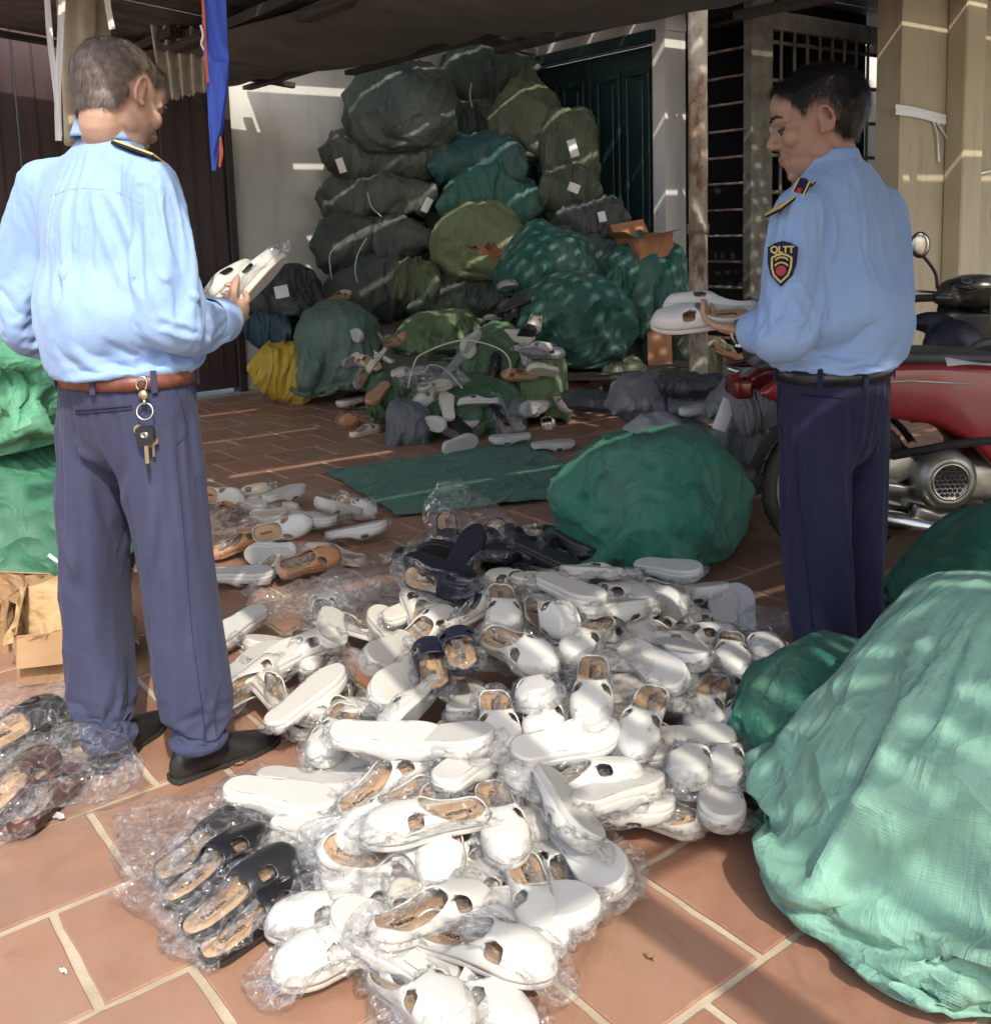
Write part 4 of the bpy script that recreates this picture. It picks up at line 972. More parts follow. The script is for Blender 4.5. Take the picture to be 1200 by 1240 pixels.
SLIPS = [
 (645, 705, 745, 745, 'd', 'white', 'long white slipper lying sole up on the crest of the pile below the black ones', .06),
 (772, 690, 850, 712, 'd', 'white', 'white slipper sole up at the back of the pile touching the mid green sack', .05),
 (606, 712, 609, 772, 'u', 'white', 'white slipper with its round toe to the viewer, right of the navy pair', .05),
 (632, 743, 692, 785, 'l', 'white', 'white slipper on its side just under the long sole-up slipper', .04),
 (585, 775, 668, 812, 'ul', 'white', 'white slipper showing its wide tan insole right of the navy pair', .05),
 (735, 752, 690, 800, 'u', 'white', 'white slipper with an orange-tan insole in the middle of the pile', .05),
 (724, 790, 703, 905, 'u', 'white', 'white slipper pointing to the viewer with a long tan insole, right of centre', .07),
 (803, 828, 758, 938, 'u', 'white', 'white slipper pointing down left with a lit tan insole, right of centre', .06),
 (845, 870, 822, 975, 'u', 'white', 'white slipper with a side cut-out, left of the lowest pair by the big sack', .03),
 (882, 868, 878, 965, 'u', 'white', 'white slipper with two cut-outs, right one of the lowest pair by the big green sack', .03),
 (876, 950, 878, 1012, 'd', 'white', 'white slipper end tucked under the lowest pair by the big green sack', -.01),
 (882, 752, 897, 828, 'u', 'white', 'white slipper with two cut-outs at the right tip of the pile, left of its pair', .05),
 (908, 752, 935, 826, 'u', 'white', 'white slipper at the far right tip of the pile', .05),
 (868, 830, 850, 885, 'u', 'white', 'shaded white slipper with a dark heel opening above the lowest pair', .02),
 (900, 840, 893, 890, 'u', 'white', 'shaded white slipper with a dark heel opening next to the dark green sack', .02),
 (648, 818, 655, 872, 'u', 'white', 'white slipper with a small tan insole under the tan-insole one', .04),
 (598, 838, 602, 915, 'u', 'white', 'white slipper whose round toe lies in shadow at the pile centre', .07),
 (660, 835, 664, 905, 'u', 'white', 'white slipper with a sunlit round toe right of the shadowed toe', .05),
 (655, 918, 712, 902, 'd', 'white', 'small-looking white slipper sole up below the sunlit toe', .05),
 (662, 950, 752, 934, 'u', 'white', 'white slipper with one dark cut-out pointing right, lower middle', .04),
 (622, 880, 632, 945, 'u', 'white', 'white slipper toe just below the shadowed round toe', .04),
 (708, 1005, 790, 958, 'd', 'white', 'white slipper sole up at the lower right edge of the pile', .02),
 (592, 948, 615, 1040, 'u', 'white', 'white slipper toe down beside the grey-shaded sole', .05),
 (655, 955, 706, 1035, 'dl', 'white', 'white slipper turned on edge, sole to the right, lower middle', .05),
 (690, 1020, 752, 1090, 'dr', 'white', 'white slipper at the lower right tip of the pile pointing down right', .0),
 (632, 1045, 672, 1140, 'u', 'white', 'broad white slipper pointing down at the lower right of the pile', .03),
 (520, 1132, 652, 1166, 'u', 'white', 'white slipper with tan insole and large cut-out at the bottom of the pile', .05),
 (468, 1146, 578, 1078, 'u', 'white', 'white slipper with a broad tan insole pointing up right at the bottom', .05),
 (452, 1092, 360, 1116, 'u', 'white', 'white slipper pointing left, upper of the two at the lower left', .0),
 (462, 1128, 372, 1168, 'u', 'white', 'white slipper pointing left, lower of the two at the lower left', .02),
 (466, 1172, 548, 1258, 'u', 'white', 'white slipper cut by the bottom edge of the picture, with two cut-outs', .01),
 (556, 1172, 622, 1236, 'u', 'white', 'rounded white slipper at the very bottom right of the pile', .0),
 (410, 915, 532, 905, 'd', 'white', 'white slipper sole up lying level in the left middle of the pile', .09),
 (500, 912, 570, 926, 'd', 'white', 'white slipper partly under the level sole-up slipper', .06),
 (405, 862, 388, 940, 'u', 'white', 'white slipper pointing down with a small hole, beside the black shoe', .03),
 (278, 968, 402, 988, 'd', 'white', 'white slipper sole up at the left, near the black bagged slippers', .03),
 (330, 955, 425, 968, 'd', 'white', 'white slipper sole up behind the leftmost sole-up one', .0),
 (362, 1016, 410, 1048, 'd', 'white', 'white slipper heel between the black slippers and the pile', .0),
 (508, 972, 425, 1012, 'u', 'white', 'white slipper with a grey cut-out pointing left in the lower middle', .06),
 (562, 982, 470, 1006, 'u', 'white', 'white slipper with orange-tan heel lying across the lower middle', .10),
 (530, 990, 527, 1060, 'u', 'white', 'white slipper with blunt toe under the one with the orange-tan heel', .03),
 (455, 1045, 425, 1092, 'u', 'white', 'white slipper in a crinkled bag above the two pointing left', .0),
 (430, 972, 510, 938, 'u', 'white', 'white slipper with slanted holes pointing up right, left middle', .04),
 (556, 955, 592, 925, 'd', 'white', 'white slipper end below the level sole-up one', .04),
 (310, 760, 262, 785, 'd', 'white', 'white slipper sole right behind the leg of the man with the keys', .0),
 (262, 845, 345, 790, 'd', 'white', 'white slipper, upper of the long pair by the leg of the man with the keys', .04),
 (268, 868, 350, 815, 'l', 'white', 'white slipper, lower of the long pair by the leg of the man with the keys', .02),
 (300, 832, 365, 800, 'd', 'white', 'white slipper sole up right of the knee fold of the man with the keys', .03),
 (352, 862, 310, 815, 'ul', 'ivory', 'ivory slipper just above the black shoe tip of the man with the keys', .02),
 (330, 800, 392, 782, 'u', 'white', 'white slipper pointing right between the long pair and the slanting row', .05),
 (345, 880, 402, 848, 'd', 'white', 'white slipper sole up right of the black shoe tip', .02),
 (362, 750, 385, 826, 'u', 'white', 'white slipper pointing down at the left end of the pile', .03),
 (398, 742, 402, 812, 'dl', 'white', 'white slipper on its edge at the left end of the pile', .03),
 (505, 772, 425, 850, 'dl', 'white', 'white slipper turned sole out, uppermost of the slanting row left of the navy pair', .05),
 (525, 800, 440, 880, 'dl', 'white', 'white slipper in the middle of the slanting row left of the navy pair', .07),
 (520, 845, 455, 900, 'l', 'white', 'white slipper lowest in the slanting row left of the navy pair', .07),
 (420, 860, 395, 910, 'u', 'white', 'white slipper toe under the slanting row', .04),
 (537, 862, 508, 752, 'u', 'navy', 'navy slipper with tan heel, left of the pair at the pile centre', .10),
 (566, 852, 552, 735, 'u', 'navy', 'navy slipper with printed tan heel, right of the pair at the pile centre', .11),
 (496, 700, 572, 716, 'd', 'navy', 'navy slipper lying sole up behind the navy pair', .09),
 (500, 722, 572, 730, 'l', 'navy', 'navy slipper on its side behind the navy pair', .05),
 (536, 640, 556, 690, 'u', 'black', 'black slipper with a bright tan heel at the back of the pile', .06, dict(pitch=-.5)),
 (585, 640, 640, 668, 'ul', 'black', 'black slipper in a crinkled bag under the standing clear bag', .04),
 (640, 660, 590, 690, 'u', 'black', 'black slipper in front of the standing clear bag', .05),
 (655, 650, 730, 685, 'dl', 'black', 'black slipper at the back right of the pile beside the mid green sack', .05),
 (690, 648, 640, 690, 'l', 'black', 'black slipper lying across the back of the pile', .04),
 (738, 690, 802, 752, 'u', 'white', 'white slipper in shade running down right behind the centre', .04),
 (702, 770, 792, 738, 'dl', 'white', 'white slipper on edge in shade right of the centre', .03),
 (792, 765, 846, 796, 'u', 'white', 'white slipper in shade left of the far right pair', .03),
 (755, 792, 835, 852, 'dr', 'white', 'white slipper turned out in shade above the pointing-down-left one', .04),
 (805, 785, 850, 836, 'd', 'white', 'white slipper sole up in shade in front of the far right pair', .04),
 (760, 720, 832, 745, 'r', 'white', 'white slipper on its side in shade below the sole-up one by the sack', .02),
 # far group left
 (262, 605, 330, 602, 'u', 'cream', 'cream slipper with a tan insole at the back of the small far heap', .03, dict(pitch=.25)),
 (300, 622, 352, 648, 'd', 'cream', 'cream slipper sole up in the middle of the small far heap', .03),
 (338, 632, 412, 634, 'd', 'white', 'white slipper sole up at the right of the small far heap', .02),
 (396, 610, 462, 628, 'l', 'white', 'white slipper on its side at the right end of the small far heap', .0),
 (398, 655, 468, 650, 'd', 'white', 'white slipper sole up, lowest at the right of the small far heap', .0),
 (258, 668, 318, 650, 'u', 'tan', 'tan orange slipper at the left of the small far heap', .02),
 (322, 668, 380, 672, 'ul', 'tan', 'tan orange slipper in the front of the small far heap', .0),
 (258, 705, 318, 702, 'd', 'white', 'single white slipper sole up in front of the small far heap', .0),
 # black ones lower left
 (262, 1140, 372, 1078, 'u', 'black', 'black slipper with a printed tan heel, nearest of the row at the lower left', .0),
 (248, 1108, 335, 1052, 'u', 'black', 'black slipper second in the row at the lower left', .02),
 (228, 1068, 300, 1020, 'u', 'black', 'black slipper third in the row at the lower left', .03),
 (218, 1040, 285, 998, 'u', 'black', 'black slipper farthest in the row at the lower left', .0),
 (-10, 905, 72, 862, 'ul', 'black', 'black slipper in a bag at the left edge, upper one', .03),
 (10, 925, 82, 885, 'u', 'black', 'black slipper in a bag at the left edge, under the upper one', .0),
 (20, 1000, 92, 930, 'u', 'brown', 'dark brown slipper in a bag at the left edge, right of the cut-off one', .0),
 (-28, 985, 60, 925, 'u', 'brown', 'dark brown slipper in a bag cut by the left edge', .02),
 # on and round the mat
 (588, 512, 530, 520, 'd', 'white', 'white slipper sole up at the far edge of the green sheet', .10),
 (585, 542, 526, 542, 'r', 'white', 'white slipper on its side at the far edge of the green sheet', .02),
 (648, 520, 590, 512, 'dl', 'white', 'white slipper leaning at the far edge of the green sheet, upper', .09),
 (640, 538, 595, 530, 'd', 'white', 'white slipper at the far edge of the green sheet, lower right', .03),
 (668, 498, 660, 525, 'u', 'white', 'white slipper pointing to the viewer right of those on the green sheet', .05),
 (700, 540, 640, 545, 'd', 'white', 'white slipper on the back right of the green sheet', .0),
 (556, 392, 606, 386, 'd', 'cream', 'cream slipper lying on top of the opened green sacks', .40),
 (396, 362, 425, 352, 'u', 'cream', 'cream slipper peeping out of the pale green sack', .66),
 (448, 440, 466, 425, 'd', 'white', 'white slipper end beside the pale green sack', .2),
 (505, 470, 550, 462, 'u', 'cream', 'tan and cream slipper lying on the dark opened sack', .30),
 (470, 500, 408, 503, 'd', 'black', 'black slipper lying left of the small grey sack', .0),
 (410, 495, 440, 482, 'd', 'cream', 'cream slipper on the floor in front of the pale green sack', .0),
 (420, 478, 448, 468, 'u', 'brown', 'brown slipper on the floor in front of the pale green sack', .05),
 (560, 425, 525, 432, 'd', 'black', 'black slipper under the white cord on the opened green sacks', .34),
 (600, 352, 640, 340, 'ul', 'grey', 'grey slipper wrapped in film above the cream slipper on the opened sacks', .62),
 (648, 362, 606, 372, 'dl', 'black', 'black slipper left of the big teal sack, upper one', .55),
 (428, 462, 455, 440, 'ul', 'grey', 'grey slipper right of the pale green sack', .25),
 (470, 425, 440, 445, 'l', 'cream', 'cream slipper leaning right of the pale green sack', .3),
 (640, 395, 610, 378, 'dl', 'black', 'black slipper at the side of the big teal sack', .5),
]
for e in SLIPS:
    k = e[8] if len(e) > 8 else {}
    far = e[1] < 580 and e[3] < 580
    if far:                                  # things lying on or against the far sacks stand at the sacks' distance
        slipper_on((e[0] + e[2]) / 2, (e[1] + e[3]) / 2 + 4, math.atan2(-(e[3] - e[1]) * 2.2, e[2] - e[0]), e[4], e[5], e[6])
    else: S(*e[:8], pitch=k.get('pitch', float(rng.normal() * .12)), roll=float(rng.normal() * .12))
# slippers showing only in the gaps of the pile
poly = np.array([(300, 770), (345, 735), (450, 705), (520, 665), (640, 665), (740, 690), (850, 720), (915, 780), (890, 880), (870, 975), (760, 1000), (720, 1060), (660, 1120), (610, 1200), (500, 1210), (420, 1150), (390, 1050), (350, 970), (360, 880), (300, 840)], float)
def in_poly(x, y):
    c = False; n = len(poly)
    for i in range(n):
        (x1, y1), (x2, y2) = poly[i], poly[i - 1]
        if (y1 > y) != (y2 > y) and x < (x2 - x1) * (y - y1) / (y2 - y1) + x1: c = not c
    return c
LM = [('the navy pair', 540, 790), ('the row of black slippers', 310, 1070), ('the level sole-up slipper', 470, 910), ('the lowest pair by the big green sack', 860, 920), ('the black shoe of the man with the keys', 300, 900),
      ('the sole-up slipper by the mid green sack', 810, 700), ('the standing clear bag', 560, 650), ('the far right pair', 905, 790), ('the slipper with the shadowed toe', 603, 880), ('the slipper with the orange-tan heel', 515, 995),
      ('the two slippers pointing left', 405, 1135), ('the slipper cut by the bottom edge', 505, 1215), ('the lower right tip of the pile', 735, 1075), ('the slanting row of white slippers', 470, 845), ('the slipper with the long tan insole', 712, 850), ('the long sole-up slipper on the crest', 695, 725)]
def near_label(x, y):
    n, lx, ly = min(LM, key=lambda q: (q[1] - x) ** 2 + ((q[2] - y) * 1.3) ** 2); dx, dy = x - lx, (y - ly) * 1.3
    return ('just left of ' if dx < 0 else 'just right of ') + n if abs(dx) > abs(dy) else ('just behind ' if dy < 0 else 'just in front of ') + n
r2 = np.random.default_rng(21); cnt = 0
while cnt < 112:
    x, y = r2.uniform(290, 920), r2.uniform(660, 1210)
    if not in_poly(x, y) or (x < 375 and 840 < y < 975): continue
    g = G(x, y, .03); a = r2.uniform(-.4, 3.54); dv = np.array([math.cos(a), math.sin(a), 0]) * SL / 2
    dark = y < 705 and x < 740
    if dark: lb, gr = 'black slipper half hidden among the others at the back of the pile', 'black slippers half hidden at the back'
    elif x > 740: lb, gr = 'white slipper half hidden in the shaded right flank of the pile', 'white slippers half hidden on the right'
    elif y > 930: lb, gr = 'white slipper half hidden in the sunlit front of the pile', 'white slippers half hidden in front'
    else: lb, gr = 'white slipper half hidden in the middle of the pile', 'white slippers half hidden in the middle'
    lb = ('black' if dark else 'white') + ' slipper half hidden ' + near_label(x, y); gr = ('black' if dark else 'white') + ' slippers half hidden in the pile'
    z = max(.002, mound(g) * r2.uniform(.35, 1.0))
    slipper(g - dv, g + dv, z, str(r2.choice(['u', 'u', 'u', 'd', 'd', 'ul', 'ur'])), 'black' if dark else ('ivory' if cnt % 4 == 0 else 'white'), lb, gr, pitch=float(r2.normal() * .13), roll=float(r2.normal() * .13)); cnt += 1

r3 = np.random.default_rng(5)
for k in range(34):
    x, y = r3.uniform(430, 680), r3.uniform(385, 525)
    a = r3.uniform(0, 6.283); kd = str(r3.choice(['cream', 'white', 'black', 'grey', 'cream', 'tan']))
    slipper_on(x, y, a, str(r3.choice(['u', 'd', 'l', 'r'])), kd, kd + ' slipper strewn over the opened green sacks ' + ('on the left' if x < 520 else 'in the middle' if x < 600 else 'on the right') + (', high up' if y < 430 else ', half way down' if y < 480 else ', near the floor'), kd + ' slippers strewn over the opened sacks', wrapped=bool(k % 3 == 0))
for k in range(12):
    x, y = r3.uniform(505, 735), r3.uniform(645, 700); a = r3.uniform(0, 6.283); g = G(x, y, .08); z = mound(g) * .7 + r3.uniform(.0, .05); g = G(x, y, z + .03); dv = np.array([math.cos(a), math.sin(a), 0]) * SL / 2
    slipper(g - dv, g + dv, z, ['u', 'd', 'l', 'ul'][k % 4], 'navy' if k % 3 == 0 else 'black', ('navy' if k % 3 == 0 else 'black') + ' slipper heaped ' + near_label(x, y), 'dark slippers heaped at the back of the pile', pitch=float(r3.normal() * .2))
for k in range(11):
    x, y = r3.uniform(262, 450), r3.uniform(600, 690); a = r3.uniform(0, 6.283); z = r3.uniform(0, .05); g = G(x, y, z + .03); dv = np.array([math.cos(a), math.sin(a), 0]) * SL / 2; kd = ['white', 'cream', 'white', 'tan'][k % 4]
    slipper(g - dv, g + dv, z, ['d', 'u', 'l', 'ul'][k % 4], kd, kd + ' slipper lying loose among the small far heap behind the man with the keys', kd + ' slippers loose in the far heap', wrapped=bool(k % 2), pitch=float(r3.normal() * .15))
# loose clear bags
def loose_bag(px, py, size, label, rz=0.0, z=None, seed=0, tilt=(0, 0)):
    V, F, UV = pillow(size[0], size[1], 40, 28, seed); c = V.copy()
    n1 = np.stack([sines(c / max(size) * 1.0, seed * 7 + i, 14) for i in range(3)], 1) * .05 + np.stack([sines(c / max(size), seed * 7 + 9 + i, 34) for i in range(3)], 1) * .022
    up = np.where(V[:, 2] > 0, 1, -1); ed = (1 - (2 * V[:, 0] / size[0]) ** 4) * (1 - (2 * V[:, 1] / size[1]) ** 4)
    c[:, 2] = up * size[2] / 2 * np.clip(ed, 0, 1) ** .5; c += n1 * max(size)
    c[:, 2] -= c[:, 2].min() - .003
    me = mesh_of('plastic_bag', c, F, True, UV); o = link('plastic_bag', me, m_filmd)
    g = G(px, py, .03); z = mound(g) if z is None else z; g = G(px, py, z + .03)
    o.location = (g[0], g[1], z); o.rotation_euler = (tilt[0], tilt[1], rz); return tag(o, label, 'plastic bag')
BAGS = [(360, 735, (.34, .24, .07), 'loose clear bag at the left end of the pile', .3, None), (455, 725, (.36, .26, .09), 'loose clear bag crumpled left of the navy slippers', -.2, None),
        (440, 1060, (.28, .2, .08), 'loose clear bag crumpled at the lower left of the pile', .2, None),
        (470, 1050, (.24, .18, .07), 'crinkled clear bag in the lower middle of the pile', 1.1, None), (235, 1010, (.30, .24, .07), 'clear bag over the far end of the black slippers', .5, None),
        (235, 1085, (.24, .2, .05), 'clear bag flap left of the black slippers on the tiles', -.6, .0), (700, 1070, (.22, .18, .05), 'clear bag end at the lower right of the pile', .4, .0),
        (640, 780, (.2, .16, .06), 'clear bag scrap in the middle of the pile', .2, None), (760, 820, (.26, .16, .07), 'crinkled clear bag right of the centre', .9, None),
        (925, 760, (.16, .14, .06), 'frayed clear bag end at the right tip of the pile', .9, .08), (60, 965, (.36, .28, .10), 'large clear bag over the brown slippers at the left edge', .5, .0),
        (30, 880, (.34, .26, .10), 'clear bag over the black slippers at the left edge', .3, .0), (730, 660, (.2, .16, .1), 'clear bag tip beside the mid green sack', .3, None),
        (300, 655, (.34, .26, .12), 'clear bag over the small far heap of slippers', .1, .0), (415, 735, (.26, .2, .09), 'clear bag behind the slanting row of white slippers', 1.3, None),
        (520, 470, (.4, .3, .12), 'clear bag on the opened green sacks left of the cord loop', .3, .3), (630, 505, (.34, .26, .12), 'clear bag by the white slippers at the far edge of the green sheet', 1.0, .08), (455, 440, (.3, .24, .1), 'clear bag right of the pale green sack', .6, .25)]
for k, (x, y, s, lb, rz, z) in enumerate(BAGS): loose_bag(x, y, s, lb, rz, z, k + 3)
# the tall clear bag standing at the back of the pile
def standing_bag():
    V, F, UV = pillow(.34, .36, 44, 44, 77); x, y = V[:, 0] / .34, V[:, 1] / .36 + .5; sd = np.sign(V[:, 2])
    wid = np.interp(y, [0, .3, .7, 1], [.36, .33, .20, .07]); th = np.interp(y, [0, .3, .7, 1], [.12, .10, .05, .012]) * np.sqrt(np.clip(1 - (2 * x) ** 2, 0, 1))
    c = np.stack([x * wid + .05 * np.clip(.6 - y, 0, 1) - .03 * y, sd * th / 1.0, y * .24], 1)
    c += np.stack([sines(c, 90 + i, 22) for i in range(3)], 1) * .010 + np.stack([sines(c, 95 + i, 60) for i in range(3)], 1) * .004
    o = link('plastic_bag', mesh_of('plastic_bag', c, F, True, UV), m_filmd); g = G(563, 650, .03); o.location = (g[0], g[1], .05); o.rotation_euler = (.1, -.12, .1)
    tag(o, 'tall clear plastic bag standing up at the back of the pile before the green sheet', 'plastic bag')
standing_bag()
# ================================================================== the two men
def ell(mb, c, r, ax=None, nu=20, nv=12):
    c = np.array(c, float); ax = np.eye(3) if ax is None else np.array(ax, float); V = [c + np.array([0, 0, -r[2]]) @ ax]; F = []
    for j in range(1, nv):
        for i in range(nu):
            u, v = 2 * math.pi * i / nu, -math.pi / 2 + math.pi * j / nv
            V.append(c + np.array([r[0] * math.cos(v) * math.cos(u), r[1] * math.cos(v) * math.sin(u), r[2] * math.sin(v)]) @ ax)
    V.append(c + np.array([0, 0, r[2]]) @ ax); n = len(V)
    for j in range(nv - 2):
        for i in range(nu):
            A = 1 + j * nu; F.append((A + i, A + (i + 1) % nu, A + nu + (i + 1) % nu, A + nu + i))
    for i in range(nu):
        A = 1 + (nv - 2) * nu; F.append((0, 1 + (i + 1) % nu, 1 + i)); F.append((A + i, A + (i + 1) % nu, n - 1))
    mb.add(V, F)
def rings(mb, R, fwd, right, n=28, e=.9):
    """closed loft through horizontal ellipses R = [(centre, half width, half depth)]"""
    C = catmull([np.concatenate([np.array(c), [w, d]]) for c, w, d in R], 4); V = []; F = []
    g = lambda x: math.copysign(abs(x) ** e, x)
    for q in C:
        for i in range(n):
            a = 2 * math.pi * i / n; V.append(q[:3] + right * q[3] * g(math.cos(a)) + fwd * q[4] * g(math.sin(a)))
    m = len(C); s = np.cross(right, fwd)[2] * (C[-1][2] - C[0][2])
    for k in range(m - 1):
        for i in range(n):
            f = (k * n + i, k * n + (i + 1) % n, (k + 1) * n + (i + 1) % n, (k + 1) * n + i); F.append(f if s > 0 else f[::-1])
    F.append(tuple(range(n))[::-1] if s > 0 else tuple(range(n))); F.append(tuple(range((m - 1) * n, m * n)) if s > 0 else tuple(range((m - 1) * n, m * n))[::-1])
    mb.add(V, F)
def limb(mb, pts, rad, n=18, sub=6, cap=True):
    P = catmull([np.concatenate([p, [r]]) for p, r in zip(np.array(pts, float), rad)], sub)
    mb.tube(P[:, :3], P[:, 3], n)
    if cap:
        for k in (0, -1): ell(mb, P[k, :3], (P[k, 3] * .995,) * 3, None, 14, 8)
def fuse(mb, voxel, smooth=4, name='fused', factor=.5):
    """one continuous skin round overlapping closed pieces"""
    o = bpy.data.objects.new(name, mesh_of(name, mb.V, mb.F)); COL.objects.link(o)
    r = o.modifiers.new('r', 'REMESH'); r.mode = 'VOXEL'; r.voxel_size = voxel; r.use_smooth_shade = True
    if smooth: s = o.modifiers.new('s', 'SMOOTH'); s.iterations = smooth; s.factor = factor
    me = evaluated(o); bpy.data.objects.remove(o); me.name = name; me.materials.clear()
    me.polygons.foreach_set('use_smooth', [True] * len(me.polygons)); return me
def rot3(yaw, pitch, roll):
    """rows: head's right, forward, up in world axes; yaw measured to the right of +Y, pitch down"""
    R = Matrix.Rotation(-yaw, 3, 'Z') @ Matrix.Rotation(-pitch, 3, 'X') @ Matrix.Rotation(roll, 3, 'Y')
    return np.array(R).T
def add_head(mb, c, ax, s=1.0):
    T = lambda p: np.array(c) + (np.array(p) * s) @ ax
    E = lambda p, r: ell(mb, T(p), tuple(np.array(r) * s), ax)
    E((0, -.014, .034), (.0765, .097, .089)); E((0, .038, .048), (.065, .056, .06)); E((0, .026, -.02), (.0655, .066, .082))
    E((0, .040, -.072), (.050, .048, .042)); E((0, .074, -.097), (.019, .017, .016)); E((0, -.022, -.035), (.056, .052, .05))
    mb.tube([T((0, .085, .022)), T((0, .097, 0)), T((0, .109, -.020)), T((0, .104, -.029))], np.array([.008, .0095, .0125, .009]) * s, 12)
    for q in (-1, 1):
        E((q * .012, .096, -.025), (.010, .011, .009)); E((q * .040, .060, -.016), (.027, .026, .025)); E((q * .049, .012, -.055), (.012, .026, .026))
        mb.tube([T((q * .052, .060, .024)), T((q * .03, .080, .029)), T((q * .006, .088, .026))], np.array([.009, .0105, .009]) * s, 10)
        a = q; R = []
        for k in range(15):
            t = -1.9 + k / 14 * 4.6; R.append(T((q * (.080 + .008 * math.cos(t - .3)), -.011 + .0155 * -math.cos(t), .000 + .0275 * math.sin(t))))
        mb.tube(R, .0048 * s, 8); E((q * .077, -.006, -.004), (.007, .013, .022)); E((q * .079, .003, -.025), (.0055, .007, .008))
    E((0, .090, -.054), (.022, .0125, .0065)); E((0, .087, -.066), (.019, .0125, .007)); E((0, .079, -.08), (.02, .012, .01)); E((0, .081, -.041), (.017, .012, .013))
def add_hand(mb, wrist, d, up, palm, curl=(.5, .7, .5), s=1.0, thumb=(.5, .35), spread=.06):
    """wrist point, direction d of the fingers, up: from little finger to thumb side, palm: the way the palm faces"""
    d = np.array(d, float); d /= np.linalg.norm(d); palm = np.array(palm, float); palm -= d * (palm @ d); palm /= np.linalg.norm(palm)
    u = np.cross(palm, d); u = u if u @ np.array(up, float) > 0 else -u
    w = np.array(wrist, float)
    ell(mb, w + d * .045 * s, (.052 * s, .041 * s, .016 * s), [d, u, np.cross(d, u)]); ell(mb, w + d * .008 * s, (.03 * s, .027 * s, .02 * s), [d, u, np.cross(d, u)])
    ell(mb, w + d * .03 * s + u * .024 * s + palm * .012 * s, (.032 * s, .017 * s, .016 * s), [d, u, np.cross(d, u)])
    for k, (o, L) in enumerate(((.031, (.042, .026, .02)), (.0105, (.046, .029, .021)), (-.0105, (.043, .027, .02)), (-.030, (.034, .021, .018)))):
        p = w + (d * (.083 - .004 * abs(k - 1)) + u * o) * s; a = 0.0; P = [p - d * .02 * s, p]; sp = spread * (1.2 - k * .8)
        for j in range(3):
            a += curl[j] * (1 + .06 * (k - 1)); v = (d * math.cos(a) + palm * math.sin(a)) + u * sp; v /= np.linalg.norm(v); p = p + v * L[j] * s; P.append(p)
        limb(mb, P, np.array([.009, .0092, .0084, .0078, .0068]) * s, 10, 4)
    p = w + (d * .02 + u * .026 + palm * .010) * s; P = [p]
    v = d * .62 + u * .7 + palm * .3
    for j, L in enumerate((.04, .034, .026)):
        v = v / np.linalg.norm(v); p = p + v * L * s; P.append(p); v = v + (d * thumb[0] - u * thumb[1] + palm * .25)
    limb(mb, P, np.array([.014, .0115, .0098, .008]) * s, 10, 4)
def skin_material(name, c1, c2, red):
    m, nt, p, out = new_mat(name); n = noise_of(nt, 55, 5, .6); n2 = noise_of(nt, 9, 4, .5)
    c = ramp(nt, n2, [(.35, c1), (.7, c2)])
    at = nt.nodes.new('ShaderNodeAttribute'); at.attribute_name = 'lip'
    c = mixc(nt, at.outputs['Fac'], c, red); nt.links.new(c, p.inputs['Base Color'])
    p.inputs['Roughness'].default_value = .5; p.inputs['Specular IOR Level'].default_value = .35
    p.inputs['Subsurface Weight'].default_value = .12; p.inputs['Subsurface Radius'].default_value = (.012, .005, .003); p.inputs['Subsurface Scale'].default_value = .5
    bump(nt, p, n, .12, .003); return m
def fabric(name, c1, c2, rough=.8, sheen=.15, bscale=5, bstr=.25, weave=1400):
    m, nt, p, out = new_mat(name)
    nt.links.new(ramp(nt, noise_of(nt, 4, 5, .6), [(.3, c1), (.7, c2)]), p.inputs['Base Color']); p.inputs['Roughness'].default_value = rough
    p.inputs['Specular IOR Level'].default_value = .25; p.inputs['Sheen Weight'].default_value = sheen; p.inputs['Sheen Roughness'].default_value = .5
    bump(nt, p, noise_of(nt, 420, 2, .5), .12, .001); bump(nt, p, noise_of(nt, bscale * 4, 4, .55, dist=.6), bstr, .012); return m
m_shirt = fabric('blue_shirt_cotton', (.235, .365, .60), (.255, .39, .63))
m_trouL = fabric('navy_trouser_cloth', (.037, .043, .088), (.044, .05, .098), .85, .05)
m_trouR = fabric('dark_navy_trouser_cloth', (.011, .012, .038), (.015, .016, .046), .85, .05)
m_leather = pmat('black_leather', (.012, .012, .013), .32, .5, (.02, .02, .02), 12, bmp=(120, .2, .002))
m_beltL = pmat('brown_leather_belt', (.13, .042, .026), .38, .5, (.19, .07, .045), 40, bmp=(150, .4, .002))
m_steel2 = pmat('polished_steel', (.62, .61, .57), .25, .5, metal=1)
m_brass = pmat('worn_brass', (.55, .47, .30), .35, .5, metal=1)
m_navyp = pmat('navy_badge_cloth', (.010, .013, .035), .75, .25, bmp=(300, .3, .001))
m_gold = pmat('gold_thread', (.60, .47, .13), .55, .4, bmp=(400, .4, .001))
m_redp = pmat('red_enamel', (.35, .02, .03), .4, .4)

